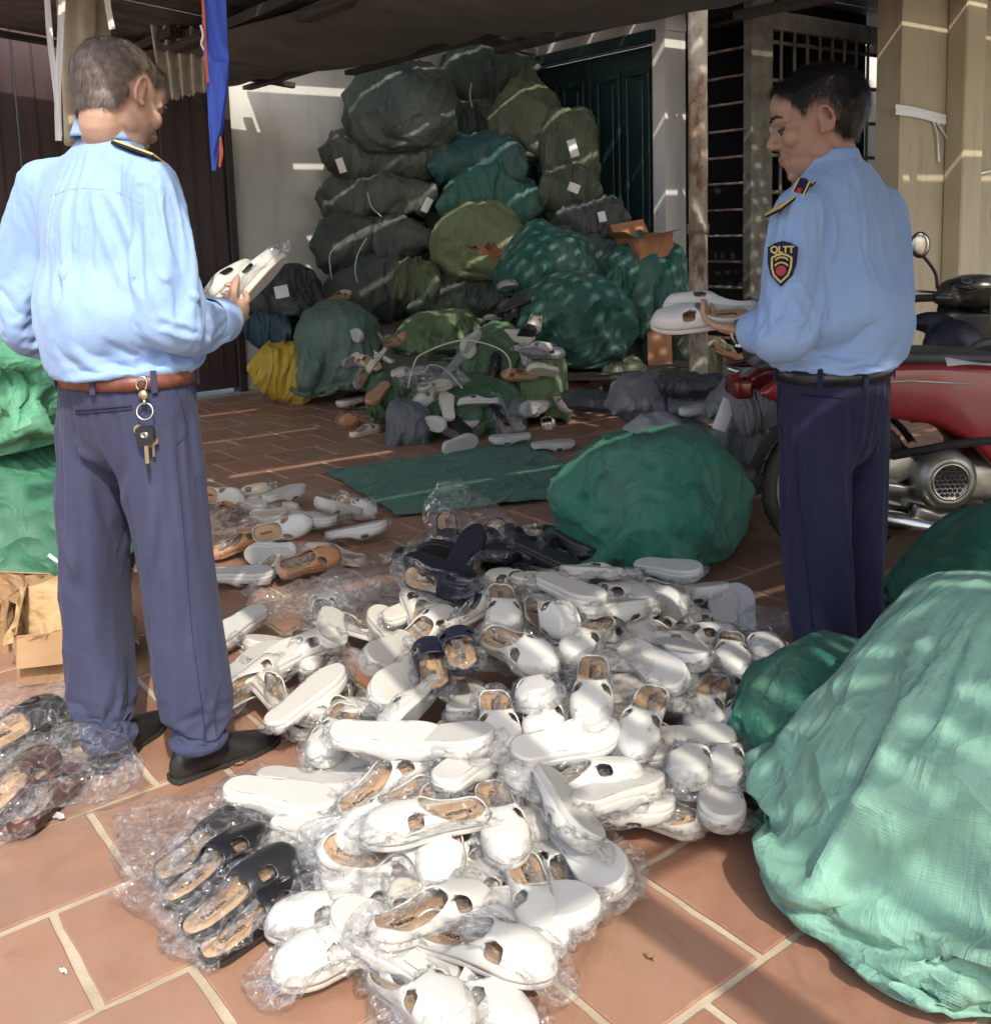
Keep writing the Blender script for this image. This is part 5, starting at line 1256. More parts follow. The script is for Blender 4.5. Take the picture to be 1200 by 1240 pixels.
def hair_from(body, hc, hax, hs, fn, thick, mat, N, flow, seed, parent, color2=None, sw=.0006, ln=.022):
    """a cap that follows the skull, with strands on it"""
    V = verts(body); Nn = normals(body); L = ((V - hc) @ hax.T) / hs
    near = (np.abs(L) < np.array([.1, .14, .15])).all(1); mk = np.zeros(len(V)); mk[near] = fn(L[near])
    keep = mk > 0; idx = -np.ones(len(V), int); idx[keep] = np.arange(keep.sum()); F = []
    for p in body.polygons:
        if all(keep[i] for i in p.vertices): F.append(tuple(idx[i] for i in p.vertices))
    C = V[keep]; lump = 1 + .25 * sines(L[keep] * 10, seed, 6) + .15 * sines(L[keep] * 10, seed + 1, 16)
    C = C + Nn[keep] * (np.clip(mk[keep], 0, 1) ** .6 * thick * lump)[:, None]; LK = L[keep]; NK = Nn[keep]
    r = np.random.default_rng(seed); pick = r.integers(0, len(C), N); SV = []; SF = []
    for i in pick:
        l = LK[i]; n = NK[i]; f = flow(l) @ hax; f = f - n * (f @ n); f = f / (np.linalg.norm(f) + 1e-9) + r.normal(size=3) * .16
        s = np.cross(f, n); s /= np.linalg.norm(s) + 1e-9; p = C[i] + r.normal(size=3) * .0012 - n * .001; le = ln * (.5 + .8 * r.random()) * (.35 + .65 * min(1, mk[keep][i])); b = len(SV)
        for k in range(4):
            t = k / 3; q = p + f * le * t + n * (.0035 * math.sin(t * 2.6)); w = sw * (1 - .75 * t)
            SV += [q - s * w, q + s * w]
        SF += [(b + 2 * k, b + 2 * k + 1, b + 2 * k + 3, b + 2 * k + 2) for k in range(3)]
    q = len(C); return link('hair', mesh_of('hair', np.vstack([C, np.array(SV)]), F + [tuple(x + q for x in f) for f in SF]), mat, parent, True)
def shoe(name, heel, toe, mat, parent, L=.285, w=.05):
    heel, toe = np.array(heel), np.array(toe); x = toe - heel; x[2] = 0; x /= np.linalg.norm(x); y = np.cross((0, 0, 1), x); V = []; F = []; n = 20; m = 26
    for i in range(m + 1):
        s = .5 - .5 * math.cos(math.pi * (i + .001) / (m + .002)); ww = float(np.interp(s, [0, .06, .15, .4, .68, .88, .97, 1], [.012, .026, .031, .033, .046, .036, .02, .006])); h = float(np.interp(s, [0, .05, .2, .4, .55, .75, .92, 1], [.05, .075, .082, .088, .066, .048, .034, .02]))
        for j in range(n):
            a = 2 * math.pi * j / n; cy, cz = math.cos(a), math.sin(a)
            z = .014 + (h - .014) * max(0, cz) ** .8 if cz > 0 else .012
            V.append(heel + x * L * s + y * ww * math.copysign(abs(cy) ** .8, cy) * (1 - .25 * max(0, cz)) + np.array([0, 0, z]))
    for i in range(m):
        for j in range(n): F.append((i * n + j, (i + 1) * n + j, (i + 1) * n + (j + 1) % n, i * n + (j + 1) % n))
    F.append(tuple(range(n))); F.append(tuple(range(m * n, (m + 1) * n))[::-1])
    up = MB().add(V, F).build(name, mat, parent, True, True)
    P = [(s, float(np.interp(s, [0, .03, .15, .4, .68, .88, .97, 1], [.016, .028, .035, .034, .050, .040, .024, .008]))) for s in np.linspace(0, 1, 24)]
    poly = [(L * s - .004 + .008 * s, ww) for s, ww in P] + [(L * s - .004 + .008 * s, -ww) for s, ww in P[::-1]]
    sole = MB().prism(poly, .011, heel + np.array([0, 0, .0085]), [x, y, (0, 0, 1)])
    sole.box(heel + x * .04 + np.array([0, 0, .0065]), (.078, .064, .011), [x, y, (0, 0, 1)], .003)
    sole.build('sole', pmat('shoe_sole', (.03, .028, .026), .6, .3), up)
    return up
def crease(me, strokes):
    """fold lines pressed into or raised from a garment: (points, width, depth)"""
    V = verts(me); N = normals(me); d = np.zeros(len(V))
    for pts, w, dep in strokes:
        P = catmull(pts, 6); best = np.full(len(V), 9.0); par = np.zeros(len(V))
        for k in range(len(P) - 1):
            a, b = P[k], P[k + 1]; t = np.clip(((V - a) @ (b - a)) / ((b - a) @ (b - a) + 1e-9), 0, 1); dist = np.linalg.norm(V - a - t[:, None] * (b - a), axis=1)
            u = dist < best; best = np.where(u, dist, best); par = np.where(u, (k + t) / (len(P) - 1), par)
        w = w * .75; dep = dep * 1.7
        d += dep * np.exp(-(best / w) ** 2) * np.sin(np.clip(par, .02, .98) * math.pi) ** .6
        d -= dep * .45 * np.exp(-((best - w * 1.9) / w) ** 2) * np.sin(np.clip(par, .02, .98) * math.pi)
    d = np.where(d < 0, d * .35, d); set_verts(me, V + N * d[:, None])
def garment(mb, voxel, body_parts, pin, grow, frames, mat, name, parent, strokes=(), grav=1.0, tens=15, bend=.06, smooth=3, seed=1, fine=1.0, stretch=.55):
    me = fuse(mb, voxel, smooth, name); V = verts(me); F = [tuple(p.vertices) for p in me.polygons]
    pins = np.nonzero(pin(V))[0]
    out = run_cloth(V, F, [body_parts], frames, 0, grav, bend, .25, tens, 4, grow, False, .004, pins)
    out.name = name; o = bpy.data.objects.new(name, out); COL.objects.link(o)
    s = o.modifiers.new('s', 'SUBSURF'); s.levels = 1; s.render_levels = 1; m2 = evaluated(o); bpy.data.objects.remove(o)
    m2.materials.clear(); m2.polygons.foreach_set('use_smooth', [True] * len(m2.polygons)); m2.name = name
    if strokes: crease(m2, strokes)
    V = verts(m2); a = sines(V * [1, 1, stretch], seed, 26); b = sines(V * [1, 1, .6], seed + 3, 48); k = np.clip(sines(V, seed + 7, 9) * .8 + .35, 0, 1)
    set_verts(m2, V + normals(m2) * (((1 - np.abs(a)) ** 3 * .0075 + (1 - np.abs(b)) ** 4 * .0035) * k * fine)[:, None])
    return link(name, m2, mat, parent, True)

def person(cfg):
    j = {k: D(*v) for k, v in cfg['j'].items()}; fwd = np.array([math.sin(cfg['yaw']), math.cos(cfg['yaw']), 0]); right = np.array([fwd[1], -fwd[0], 0])
    root = thing('person', cfg['label'], 'person', (j['pelvis'][0], j['pelvis'][1], 0))
    hax = rot3(*cfg['head'][1:4]); hc = D(*cfg['head'][0]); hs = cfg['head'][4]
    # body
    B = MB(); add_head(B, hc, hax, hs)
    nb = D(*cfg['torso'][-1][0]) - np.array([0, 0, .03]); limb(B, [hc + np.array([0, -.020, -.030]) * hs @ hax, hc + np.array([0, -.020, -.075]) * hs @ hax, nb], [.049 * hs, .045 * hs, .054], cap=False)
    under = [(D(*c), w - .036, d - .036) for c, w, d in cfg['torso']]; rings(B, under, fwd, right)
    low = [(j['pelvis'] - np.array([0, 0, .10]), .13, .09), (j['pelvis'], .155, .105), (under[0][0] + np.array([0, 0, .06]), under[0][1] - .01, under[0][2] - .01)]; rings(B, low, fwd, right)
    for q in 'RL':
        limb(B, [j['sh' + q], j['el' + q], j['wr' + q]], [.052, .043, .029], 16, 8)
        limb(B, [j['hip' + q], j['kn' + q], j['an' + q]], [.078, .055, .038], 16, 8)
    collider = (np.array(B.V), list(B.F))
    for h in cfg['hands']: add_hand(B, *h[:4], **h[4])
    body = fuse(B, .0042, 6, 'body'); V = verts(body); L = ((V - hc) @ hax.T) / hs
    lip = np.exp(-((L[:, 1] - .097) / .010) ** 2 - ((L[:, 2] + .060) / .009) ** 2 - (L[:, 0] / .024) ** 2) * .8 + .25 * np.exp(-((np.abs(L[:, 0]) - .088) / .012) ** 2 - ((L[:, 1] + .01) / .03) ** 2 - (L[:, 2] / .04) ** 2)
    at = body.attributes.new('lip', 'FLOAT', 'POINT'); at.data.foreach_set('value', lip.astype(np.float32))
    bo = link('body', body, cfg['skin'], root, True)
    T = lambda p: hc + (np.array(p) * hs) @ hax
    m_eye = pmat('eye_white', (.10, .075, .06), .3, .4)
    for q in (-1, 1):
        e = MB(); ell(e, T((q * .031, .0725, .004)), (.0118 * hs,) * 3); eo = e.build('eye', m_eye, bo, True)
        e = MB(); ell(e, T((q * .031, .0832, .000)), (.0050 * hs, .0026 * hs, .0052 * hs), hax); e.build('iris', m_ink, eo, True)
        MB().tube([T((q * .046, .0775, .0055)), T((q * .038, .0850, .0075)), T((q * .03, .0880, .0075)), T((q * .020, .0865, .0045))], .0016, 6).build('eyelash', m_ink, bo, True)
        MB().tube([T((q * .052, .0735, .030)), T((q * .040, .0870, .0385)), T((q * .026, .0945, .0375)), T((q * .014, .0965, .034))], [.0015, .0032, .0036, .002], 8, flat=1.0).build('eyebrow', cfg['hairmat'], bo, True)
    hair_from(body, hc, hax, hs, cfg['hairfn'], cfg['hairthick'], cfg['hairmat'], cfg['hairN'], cfg['flow'], cfg['seed'], root, sw=.00055, ln=cfg.get('hairlen', .022))
    # trousers
    Tm = MB(); rings(Tm, [(c, w, d) for c, w, d in [(j['pelvis'] - np.array([0, 0, .12]), .135, .10), (j['pelvis'] - np.array([0, 0, .03]), .172, .125), (D(*cfg['waist'][0]), *cfg['waist'][1:])]], fwd, right)
    for q in 'RL': limb(Tm, [D(*p[:3]) for p in cfg['leg' + q]], [p[3] for p in cfg['leg' + q]], 20, 8, cap=False)
    zw = D(*cfg['waist'][0])[2]; hem = {q: D(*cfg['leg' + q][-1][:3]) for q in 'RL'}
    tr = garment(Tm, .0115, collider, lambda V: (V[:, 2] > zw - .035) | (np.linalg.norm((V - hem['R']) * [1, 1, 3], axis=1) < .10) | (np.linalg.norm((V - hem['L']) * [1, 1, 3], axis=1) < .10), cfg.get('growT', -.06), cfg.get('frT', 13), cfg['trouser'], 'trousers', root, [([D(*p) for p in s[0]], s[1], s[2]) for s in cfg.get('creaseT', ())], grav=.6, seed=cfg['seed'], fine=1.0, stretch=.3)
    # belt
    bc = D(*cfg['waist'][0]); bw, bd = cfg['waist'][1:]
    bl = MB(); n = 60; V = []; F = []
    for dz, k in ((-.016, 0), (-.016, .004), (.016, .004), (.016, 0)):
        for i in range(n):
            a = 2 * math.pi * i / n; g = lambda x: math.copysign(abs(x) ** .9, x)
            V.append(bc + right * (bw + .004 + k) * g(math.cos(a)) + fwd * (bd + .004 + k) * g(math.sin(a)) + np.array([0, 0, dz - .02]))
    for r_ in range(4):
        for i in range(n): F.append((r_ * n + i, r_ * n + (i + 1) % n, ((r_ + 1) % 4) * n + (i + 1) % n, ((r_ + 1) % 4) * n + i))
    b_ = MB().add(V, F).build('belt', cfg['belt'], root, True, True)
    for a in cfg['loops']:
        g = lambda x: math.copysign(abs(x) ** .9, x)
        p = bc + right * (bw + .011) * g(math.cos(a)) + fwd * (bd + .011) * g(math.sin(a)) - np.array([0, 0, .018]); nn = right * math.cos(a) + fwd * math.sin(a)
        MB().box(p, (.013, .004, .05), axes(np.cross(nn, (0, 0, 1))), .001).build('belt_loop', cfg['trouser'], b_)
    # shirt
    Sm = MB(); rings(Sm, [(D(*c), w, d) for c, w, d in cfg['torso']], fwd, right, 36)
    for q in 'RL': limb(Sm, [D(*p[:3]) for p in cfg['arm' + q]], [p[3] for p in cfg['arm' + q]], 20, 8)
    zc = D(*cfg['torso'][-1][0])[2]; zb = D(*cfg['torso'][0][0])[2]; cuffs = [j['wrR'], j['wrL']]
    def pin(V):
        p = (V[:, 2] > zc - .035) | (V[:, 2] < zb + .012)
        for c in cuffs: p |= np.linalg.norm(V - c, axis=1) < .05
        return p
    sh = garment(Sm, .0105, collider, pin, cfg.get('growS', -.07), cfg.get('frS', 12), m_shirt, 'shirt', root, [([D(*p) for p in s[0]], s[1], s[2]) for s in cfg.get('creaseS', ())], grav=.8, seed=cfg['seed'] + 40)
    # collar: a standing band folded over
    cc = D(*cfg['collar'][0]); ct = np.array(cfg['collar'][1]); V = []; F = []; n = 44; prof = [(.058, 0), (.060, .022), (.062, .036), (.0655, .038), (.069, .030), (.076, .004), (.0785, -.006), (.0755, -.006), (.068, .012), (.063, .02)]
    up = ct / np.linalg.norm(ct); f2 = fwd - up * (fwd @ up); f2 /= np.linalg.norm(f2); r2_ = np.cross(f2, up)
    for (r_, h) in prof:
        for i in range(n):
            a = 2 * math.pi * i / n; fr = max(0, math.sin(a)) ** 6
            V.append(cc + r2_ * r_ * math.cos(a) * 1.04 + f2 * r_ * math.sin(a) * 1.06 + up * (h - fr * .03 * (h > 0) - fr * .02))
    m = len(prof)
    for k in range(m - 1):
        for i in range(n): F.append((k * n + i, k * n + (i + 1) % n, (k + 1) * n + (i + 1) % n, (k + 1) * n + i))
    MB().add(V, F).build('collar', m_shirt, root, True, True)
    for q in 'RL':
        if q in cfg['cuff']:
            a = D(*cfg['arm' + q][-2][:3]); b = D(*cfg['arm' + q][-1][:3]); x = (b - a) / np.linalg.norm(b - a); R0 = cfg['arm' + q][-1][3]
            MB().lathe([(R0 * .80, .012), (R0 * 1.06, .014), (R0 * 1.10, .010), (R0 * 1.14, -.03), (R0 * 1.12, -.052), (R0 * 1.02, -.056)], b, np.array([np.cross(x, (0, 0, 1)), np.cross(np.cross(x, (0, 0, 1)), x) * -1, x]), 28).build('cuff', m_shirt, root, True, True)
    # epaulettes
    for q in cfg['epaul']:
        P = [D(*p) for p in q]; a, b = P[0], P[1]; x = b - a; Lx = np.linalg.norm(x); x /= Lx; nz = np.array(cfg['epn'].get(cfg['epaul'].index(q), (0, 0, 1)), float); nz -= x * (x @ nz); nz /= np.linalg.norm(nz); y = np.cross(nz, x); w = .048
        ep = MB(); ep.prism([(0, -w / 2 * .7), (Lx * .12, -w / 2), (Lx, -w / 2), (Lx, w / 2), (Lx * .12, w / 2), (0, w / 2 * .7)], .006, a + nz * .004, [x, y, nz]); eo = ep.build('epaulette', m_navyp, root, world=True)
        g = MB()
        for sgn in (-1, 1): g.box(a + x * Lx * .55 + y * sgn * w * .46 + nz * .0085, (Lx * .88, .004, .004), [x, y, nz])
        g.box(a + x * Lx * .97 + nz * .0088, (.004, w * .9, .004), [x, y, nz]); g.box(a + x * Lx * .8 + nz * .009, (.006, w * .8, .004), [x, y, nz])
        g.build('braid', m_gold, eo)
        st = [(.009 * (1 if k % 2 == 0 else .42) * math.cos(math.pi * k / 5), .009 * (1 if k % 2 == 0 else .42) * math.sin(math.pi * k / 5)) for k in range(10)]
        for t in (.35, .58): MB().prism(st, .003, a + x * Lx * t + nz * .0095, [x, y, nz]).build('star', m_gold, eo)
    for q, (h, t) in zip('RL', cfg['shoes']): shoe('shoe', h, t, m_leather, root)
    return root, j, fwd, right, hc, hax, hs, T

# ---- the grey-haired man with the keys
m_hairL = pmat('greying_hair', (.075, .058, .048), .5, .4, (.17, .14, .12), 60, (.35, .7))
m_hairR = pmat('black_hair', (.008, .007, .007), .4, .45)
def hair_side(L, front, nape, temple):
    x, y, z = L[:, 0], L[:, 1], L[:, 2]
    line = np.interp(y, [-.13, -.07, -.035, -.012, .004, .02, .035, .055, .075, .12], [nape, nape, nape + .012, .030, .034, temple, temple + .02, .062, front, front])
    ear = ((y + .004) / .036) ** 2 + ((z - .000) / .048) ** 2
    return np.where((ear < 1) & (np.abs(x) > .066), -1, np.clip((z - line) / .022, -1, 1))
def hairfnL(L):
    m = hair_side(L, .105, -.078, .022); bald = np.exp(-((L[:, 0]) / .030) ** 2 - ((L[:, 1] + .045) / .03) ** 2 - ((L[:, 2] - .11) / .04) ** 2)
    return np.where(m > 0, np.clip(m - bald * .85, .02, 1), m)
def hairfnR(L): return hair_side(L, .090, -.060, .010)
def flow_down(l): return np.array([l[0] * 6, .25 - abs(l[0]) * 2, -1.0 if l[2] < .09 else -.25])
def flow_R(l): return np.array([l[0] * 5, .9 if l[2] > .07 else .25, -.9 if l[2] < .08 else -.15])
skinL = skin_material('tanned_skin', (.40, .25, .18), (.47, .30, .22), (.38, .18, .14))
skinR = skin_material('brown_skin', (.32, .19, .13), (.375, .23, .165), (.25, .105, .085))
YL = 2.33
cfgL = dict(label='grey-haired man in blue shirt with keys on his belt, holding bagged slippers', yaw=math.radians(38), seed=5,
    j=dict(pelvis=(153, 490, 2.33), shR=(183, 222, 2.24), elR=(214, 372, 2.22), wrR=(276, 388, 2.40), shL=(52, 222, 2.44), elL=(30, 372, 2.50), wrL=(215, 395, 2.62),
           hipR=(190, 505, 2.29), hipL=(116, 505, 2.37), knR=(216, 690, 2.28), knL=(113, 700, 2.38), anR=(238, 895, 2.25), anL=(130, 895, 2.33)),
    head=((143, 122, 2.37), math.radians(33), math.radians(33), math.radians(-10), 1.06),
    torso=[((153, 452, 2.33), .176, .128), ((151, 428, 2.33), .190, .142), ((142, 372, 2.33), .188, .140), ((128, 300, 2.33), .200, .138), ((119, 242, 2.34), .202, .122), ((120, 208, 2.35), .172, .096), ((128, 184, 2.36), .105, .074), ((133, 166, 2.37), .066, .062)],
    waist=((152, 443, 2.33), .176, .128),
    armR=[(150, 228, 2.27, .075), (186, 240, 2.235, .078), (205, 310, 2.225, .072), (216, 370, 2.22, .071), (238, 386, 2.28, .062), (268, 388, 2.38, .048)],
    armL=[(85, 228, 2.42, .075), (50, 240, 2.44, .078), (38, 310, 2.46, .072), (34, 370, 2.49, .070), (100, 392, 2.58, .06), (195, 396, 2.61, .045)],
    legR=[(188, 510, 2.29, .098), (198, 590, 2.285, .094), (212, 690, 2.275, .086), (228, 790, 2.265, .082), (240, 862, 2.25, .076), (241, 905, 2.245, .066)],
    legL=[(114, 510, 2.37, .098), (110, 590, 2.375, .093), (112, 690, 2.38, .084), (119, 790, 2.365, .080), (130, 864, 2.33, .075), (133, 902, 2.325, .066)],
    collar=((131, 168, 2.365), (.10, .07, 1)), cuff='R',
    epaul=[[(140, 178, 2.30), (192, 197, 2.22)]], epn={0: (.45, .35, 1)},
    shoes=[(G(208, 948), G(330, 898)), (G(118, 938), G(195, 872))],
    hands=[(D(276, 388, 2.40), D(303, 372, 2.50) - D(276, 388, 2.40), (0, .2, 1), (-.75, .3, .35), dict(curl=(.75, .95, .6), thumb=(.7, .2))),
           (D(215, 395, 2.62), D(262, 375, 2.62) - D(215, 395, 2.62), (0, .2, 1), (.2, -1, .2), dict(curl=(.6, .8, .5)))],
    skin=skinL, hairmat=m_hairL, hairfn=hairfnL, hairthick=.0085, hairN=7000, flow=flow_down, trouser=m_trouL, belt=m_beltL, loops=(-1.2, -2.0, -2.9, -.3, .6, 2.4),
    creaseS=[([(105, 215, 2.2), (125, 250, 2.19), (160, 330, 2.19), (185, 410, 2.2)], .016, -.010), ([(140, 205, 2.2), (150, 260, 2.17), (168, 330, 2.16)], .014, .008), ([(60, 300, 2.25), (90, 370, 2.2), (130, 425, 2.19)], .018, -.010),
             ([(20, 300, 2.35), (45, 370, 2.3), (70, 425, 2.25)], .015, -.008), ([(165, 260, 2.17), (172, 330, 2.16), (190, 380, 2.15)], .012, -.012), ([(195, 330, 2.15), (215, 350, 2.14), (245, 362, 2.2)], .010, .008), ([(188, 390, 2.14), (215, 398, 2.14), (250, 405, 2.25)], .010, -.009), ([(80, 215, 2.25), (75, 300, 2.22), (95, 380, 2.2)], .02, .008)],
    creaseT=[([(150, 560, 2.2), (130, 640, 2.22), (140, 720, 2.24)], .016, -.012), ([(205, 890, 2.17), (235, 905, 2.15), (272, 895, 2.17)], .009, -.009), ([(206, 505, 2.18), (216, 560, 2.17), (214, 600, 2.17)], .009, .006), ([(95, 540, 2.27), (120, 590, 2.24), (140, 660, 2.26)], .022, .012), ([(200, 545, 2.17), (185, 620, 2.17), (180, 700, 2.19)], .022, .010), ([(75, 640, 2.29), (95, 720, 2.26), (100, 780, 2.27)], .018, .010), ([(240, 640, 2.2), (245, 720, 2.19), (235, 790, 2.19)], .018, .009), ([(100, 850, 2.26), (125, 880, 2.24), (160, 868, 2.27)], .012, .011)])
pL, jL, fwL, rtL, hcL, haxL, hsL, TL = person(cfgL)
# ---- the man with black hair
cfgR = dict(label='man with black hair in blue shirt and navy trousers, holding white slippers, face in profile', yaw=math.radians(-50), seed=15,
    j=dict(pelvis=(1010, 490, 2.55), shR=(1066, 250, 2.67), elR=(1068, 392, 2.75), wrR=(945, 388, 2.80), shL=(968, 256, 2.43), elL=(948, 396, 2.37), wrL=(905, 402, 2.49),
           hipR=(1036, 505, 2.61), hipL=(988, 505, 2.49), knR=(1028, 640, 2.62), knL=(990, 650, 2.47), anR=(1030, 850, 2.62), anL=(1010, 875, 2.49)),
    head=((990, 150, 2.56), math.radians(-78), math.radians(14), math.radians(2), 1.10),
    torso=[((1010, 447, 2.55), .174, .124), ((1011, 422, 2.55), .190, .140), ((1016, 360, 2.55), .186, .136), ((1020, 300, 2.55), .192, .132), ((1022, 258, 2.55), .190, .118), ((1022, 226, 2.56), .160, .092), ((1013, 204, 2.56), .100, .074), ((1006, 190, 2.56), .066, .062)],
    waist=((1010, 437, 2.55), .174, .124),
    armR=[(1040, 252, 2.63, .072), (1068, 268, 2.67, .074), (1072, 330, 2.70, .068), (1066, 388, 2.74, .066), (1010, 392, 2.78, .058), (960, 390, 2.79, .046)],
    armL=[(1000, 252, 2.48, .072), (966, 268, 2.43, .074), (953, 330, 2.40, .070), (948, 385, 2.37, .070), (934, 398, 2.42, .060), (914, 402, 2.465, .048)],
    legR=[(1036, 510, 2.61, .094), (1036, 580, 2.615, .088), (1030, 660, 2.615, .080), (1028, 760, 2.615, .077), (1030, 850, 2.615, .078), (1031, 872, 2.615, .079)],
    legL=[(988, 510, 2.49, .094), (984, 580, 2.485, .090), (990, 660, 2.475, .082), (1002, 760, 2.485, .078), (1010, 860, 2.49, .078), (1012, 888, 2.49, .079)],
    collar=((1004, 202, 2.56), (-.08, .08, 1)), cuff='L',
    epaul=[[(986, 222, 2.47), (937, 260, 2.37)]], epn={0: (-.5, .1, 1)},
    shoes=[((.905, 2.62, 0), (.72, 2.80, 0)), ((.845, 2.50, 0), (.65, 2.64, 0))],
    hands=[(D(905, 402, 2.49), D(855, 392, 2.58) - D(905, 402, 2.49), (-.1, .5, .9), (-.1, .35, .9), dict(curl=(.35, .55, .4), thumb=(.8, .1))),
           (D(945, 388, 2.80), D(900, 376, 2.76) - D(945, 388, 2.80), (0, -.3, 1), (-.2, -.9, .2), dict(curl=(.3, .5, .4), thumb=(.8, .1)))],
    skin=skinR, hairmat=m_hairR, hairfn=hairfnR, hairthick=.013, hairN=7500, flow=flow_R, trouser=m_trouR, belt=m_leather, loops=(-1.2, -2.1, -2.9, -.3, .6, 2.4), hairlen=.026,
    creaseS=[([(1000, 225, 2.4), (1002, 265, 2.39), (1000, 320, 2.39)], .012, -.010), ([(1010, 255, 2.4), (1000, 320, 2.4), (985, 400, 2.42)], .016, .009), ([(1060, 300, 2.5), (1050, 360, 2.46), (1020, 420, 2.42)], .018, -.009), ([(1085, 340, 2.58), (1075, 390, 2.5), (1050, 425, 2.45)], .014, .008),
             ([(945, 290, 2.33), (960, 340, 2.31), (985, 390, 2.33)], .012, -.010), ([(930, 370, 2.3), (955, 365, 2.29), (985, 350, 2.32)], .010, .008), ([(925, 395, 2.32), (955, 390, 2.29), (985, 375, 2.32)], .010, -.009), ([(1030, 380, 2.41), (1000, 405, 2.42), (970, 420, 2.44)], .012, -.008)],
    creaseT=[([(945, 500, 2.38), (975, 525, 2.35), (1015, 540, 2.37)], .016, .012), ([(955, 555, 2.36), (990, 560, 2.34), (1020, 545, 2.37)], .014, -.012), ([(955, 600, 2.37), (990, 625, 2.34), (1025, 630, 2.36)], .014, .010), ([(960, 640, 2.37), (990, 665, 2.34), (1015, 675, 2.36)], .012, -.010), ([(1030, 545, 2.4), (1032, 640, 2.42), (1030, 720, 2.45)], .014, -.010)])
pR, jR, fwR, rtR, hcR, haxR, hsR, TR = person(cfgR)
# badge on his sleeve, collar tab
def badge():
    c = D(947, 319, 2.335); n = np.array([-.55, -.80, .12]); n /= np.linalg.norm(n); x = np.cross((0, 0, 1), n); x /= np.linalg.norm(x); y = np.cross(n, x); ax = [x, y, n]; w, h = .070, .104
    sh = [(-w / 2, h * .36), (-w * .25, h * .46), (0, h * .5), (w * .25, h * .46), (w / 2, h * .36), (w * .47, 0), (w * .36, -h * .25), (0, -h * .5), (-w * .36, -h * .25), (-w * .47, 0)]
    b = MB().prism(sh, .006, c, ax).build('sleeve_badge', m_navyp, pR, world=True)
    g = MB(); sh2 = [(p[0] * .66, p[1] * .62 - h * .1) for p in sh]
    for k in range(len(sh2)):
        a, d_ = np.array(sh2[k]), np.array(sh2[(k + 1) % len(sh2)]); mid = (a + d_) / 2; le = np.linalg.norm(d_ - a); ex = (d_ - a) / le
        g.box(c + x * mid[0] + y * mid[1] + n * .004, (le + .002, .004, .003), [x * ex[0] + y * ex[1], -x * ex[1] + y * ex[0], n])
    for t in (.10, -.02): g.tube([c + x * (w * .22 * math.cos(a)) + y * (h * t + h * .10 * math.sin(a) - h * .06) + n * .0045 for a in np.linspace(.3, 2.84, 9)], .002, 6)
    g.build('emblem', m_gold, b)
    MB().prism([(.012 * math.cos(a), .012 * math.sin(a)) for a in np.linspace(0, 6.28, 20)[:-1]], .004, c - y * h * .16 + n * .004, ax).build('emblem_disc', m_redp, b)
    me = text_mesh('QLTT', .022, 'lettering', bold=.0006); v = verts(me); set_verts(me, c + np.outer(v[:, 0], x) + np.outer(v[:, 1] + h * .30, y) + np.outer(v[:, 2] + .0042, n)); link('lettering', me, m_gold, b)
    # collar tab
    c = D(968, 232, 2.40); n = np.array([-.6, -.75, .3]); n /= np.linalg.norm(n); x = D(985, 215, 2.42) - D(955, 248, 2.38); x -= n * (x @ n); x /= np.linalg.norm(x); y = np.cross(n, x)
    t = MB().prism([(-.032, -.013), (.028, -.018), (.034, .0), (.03, .015), (-.03, .014)], .005, c, [x, y, n]).build('collar_tab', m_navyp, pR, world=True)
    g = MB(); g.box(c - x * .032 + n * .003, (.003, .028, .003), [x, y, n]); g.box(c - y * .014 + n * .003, (.06, .003, .003), [x, y, n]); g.box(c + y * .0145 + n * .003, (.06, .003, .003), [x, y, n]); g.build('braid', m_gold, t)
    MB().prism([(-.008, -.006), (.008, -.006), (.008, .006), (-.008, .006)], .003, c + n * .0035, [x, y, n]).build('pin', m_redp, t)
badge()
# his wristwatch
def watch():
    a, b = D(914, 402, 2.465), D(893, 402, 2.52); x = (b - a) / np.linalg.norm(b - a); c = D(897, 402, 2.51); u = np.cross(x, (0, 0, 1)); u /= np.linalg.norm(u); v = np.cross(x, u)
    t = MB().lathe([(.031, -.006), (.033, -.006), (.033, .006), (.031, .006)], c, [u, v, x], 28, True).build('watch_strap', m_steel2, pR, True, True)
    MB().lathe([(0, .004), (.014, .004), (.016, .002), (.016, -.006), (0, -.006)], c - np.array([0, 0, .034]), [x, u, -np.array([0, 0, 1.0])], 20).build('watch_case', m_steel2, t, True)
watch()

# ---- seams and pockets on the trousers, laid on the cloth
from mathutils.bvhtree import BVHTree
def seam(person_root, garment_name, lines, name, mat, r=.0016, off=.001):
    o = [c for c in person_root.children if c.name.split('.')[0] == garment_name][0]; me = o.data
    t = BVHTree.FromPolygons([Vector(v) for v in verts(me)], [tuple(p.vertices) for p in me.polygons])
    for pts in lines:
        P = []
        for (x, y) in catmull(np.array([(a, b, 0) for a, b in pts], float), 8)[:, :2]:
            d = ray(x, y); d = Vector(d / np.linalg.norm(d)); h = t.ray_cast(Vector((0, 0, CAM_H)), d)
            if h[0] is not None: P.append(np.array(h[0]) + np.array(h[1]) * off)
        if len(P) > 2: MB().tube(P, r, 6).build(name, mat, o, True)
m_seamL = fabric('navy_seam', (.022, .024, .058), (.026, .028, .064), .85, .0); m_seamR = fabric('dark_navy_seam', (.006, .007, .02), (.008, .009, .024), .85, .0); m_seamS = fabric('shirt_seam', (.23, .365, .60), (.235, .37, .61), .8, .0)
seam(pL, 'trousers', [[(92, 497), (125, 494), (160, 491)], [(92, 501), (125, 498), (160, 495)]], 'pocket_seam', m_seamL, .0022)
seam(pL, 'trousers', [[(212, 468), (222, 500), (226, 525), (213, 538)], [(212, 540), (222, 640), (232, 760), (244, 850), (250, 900)]], 'seam', m_seamL, .0011)
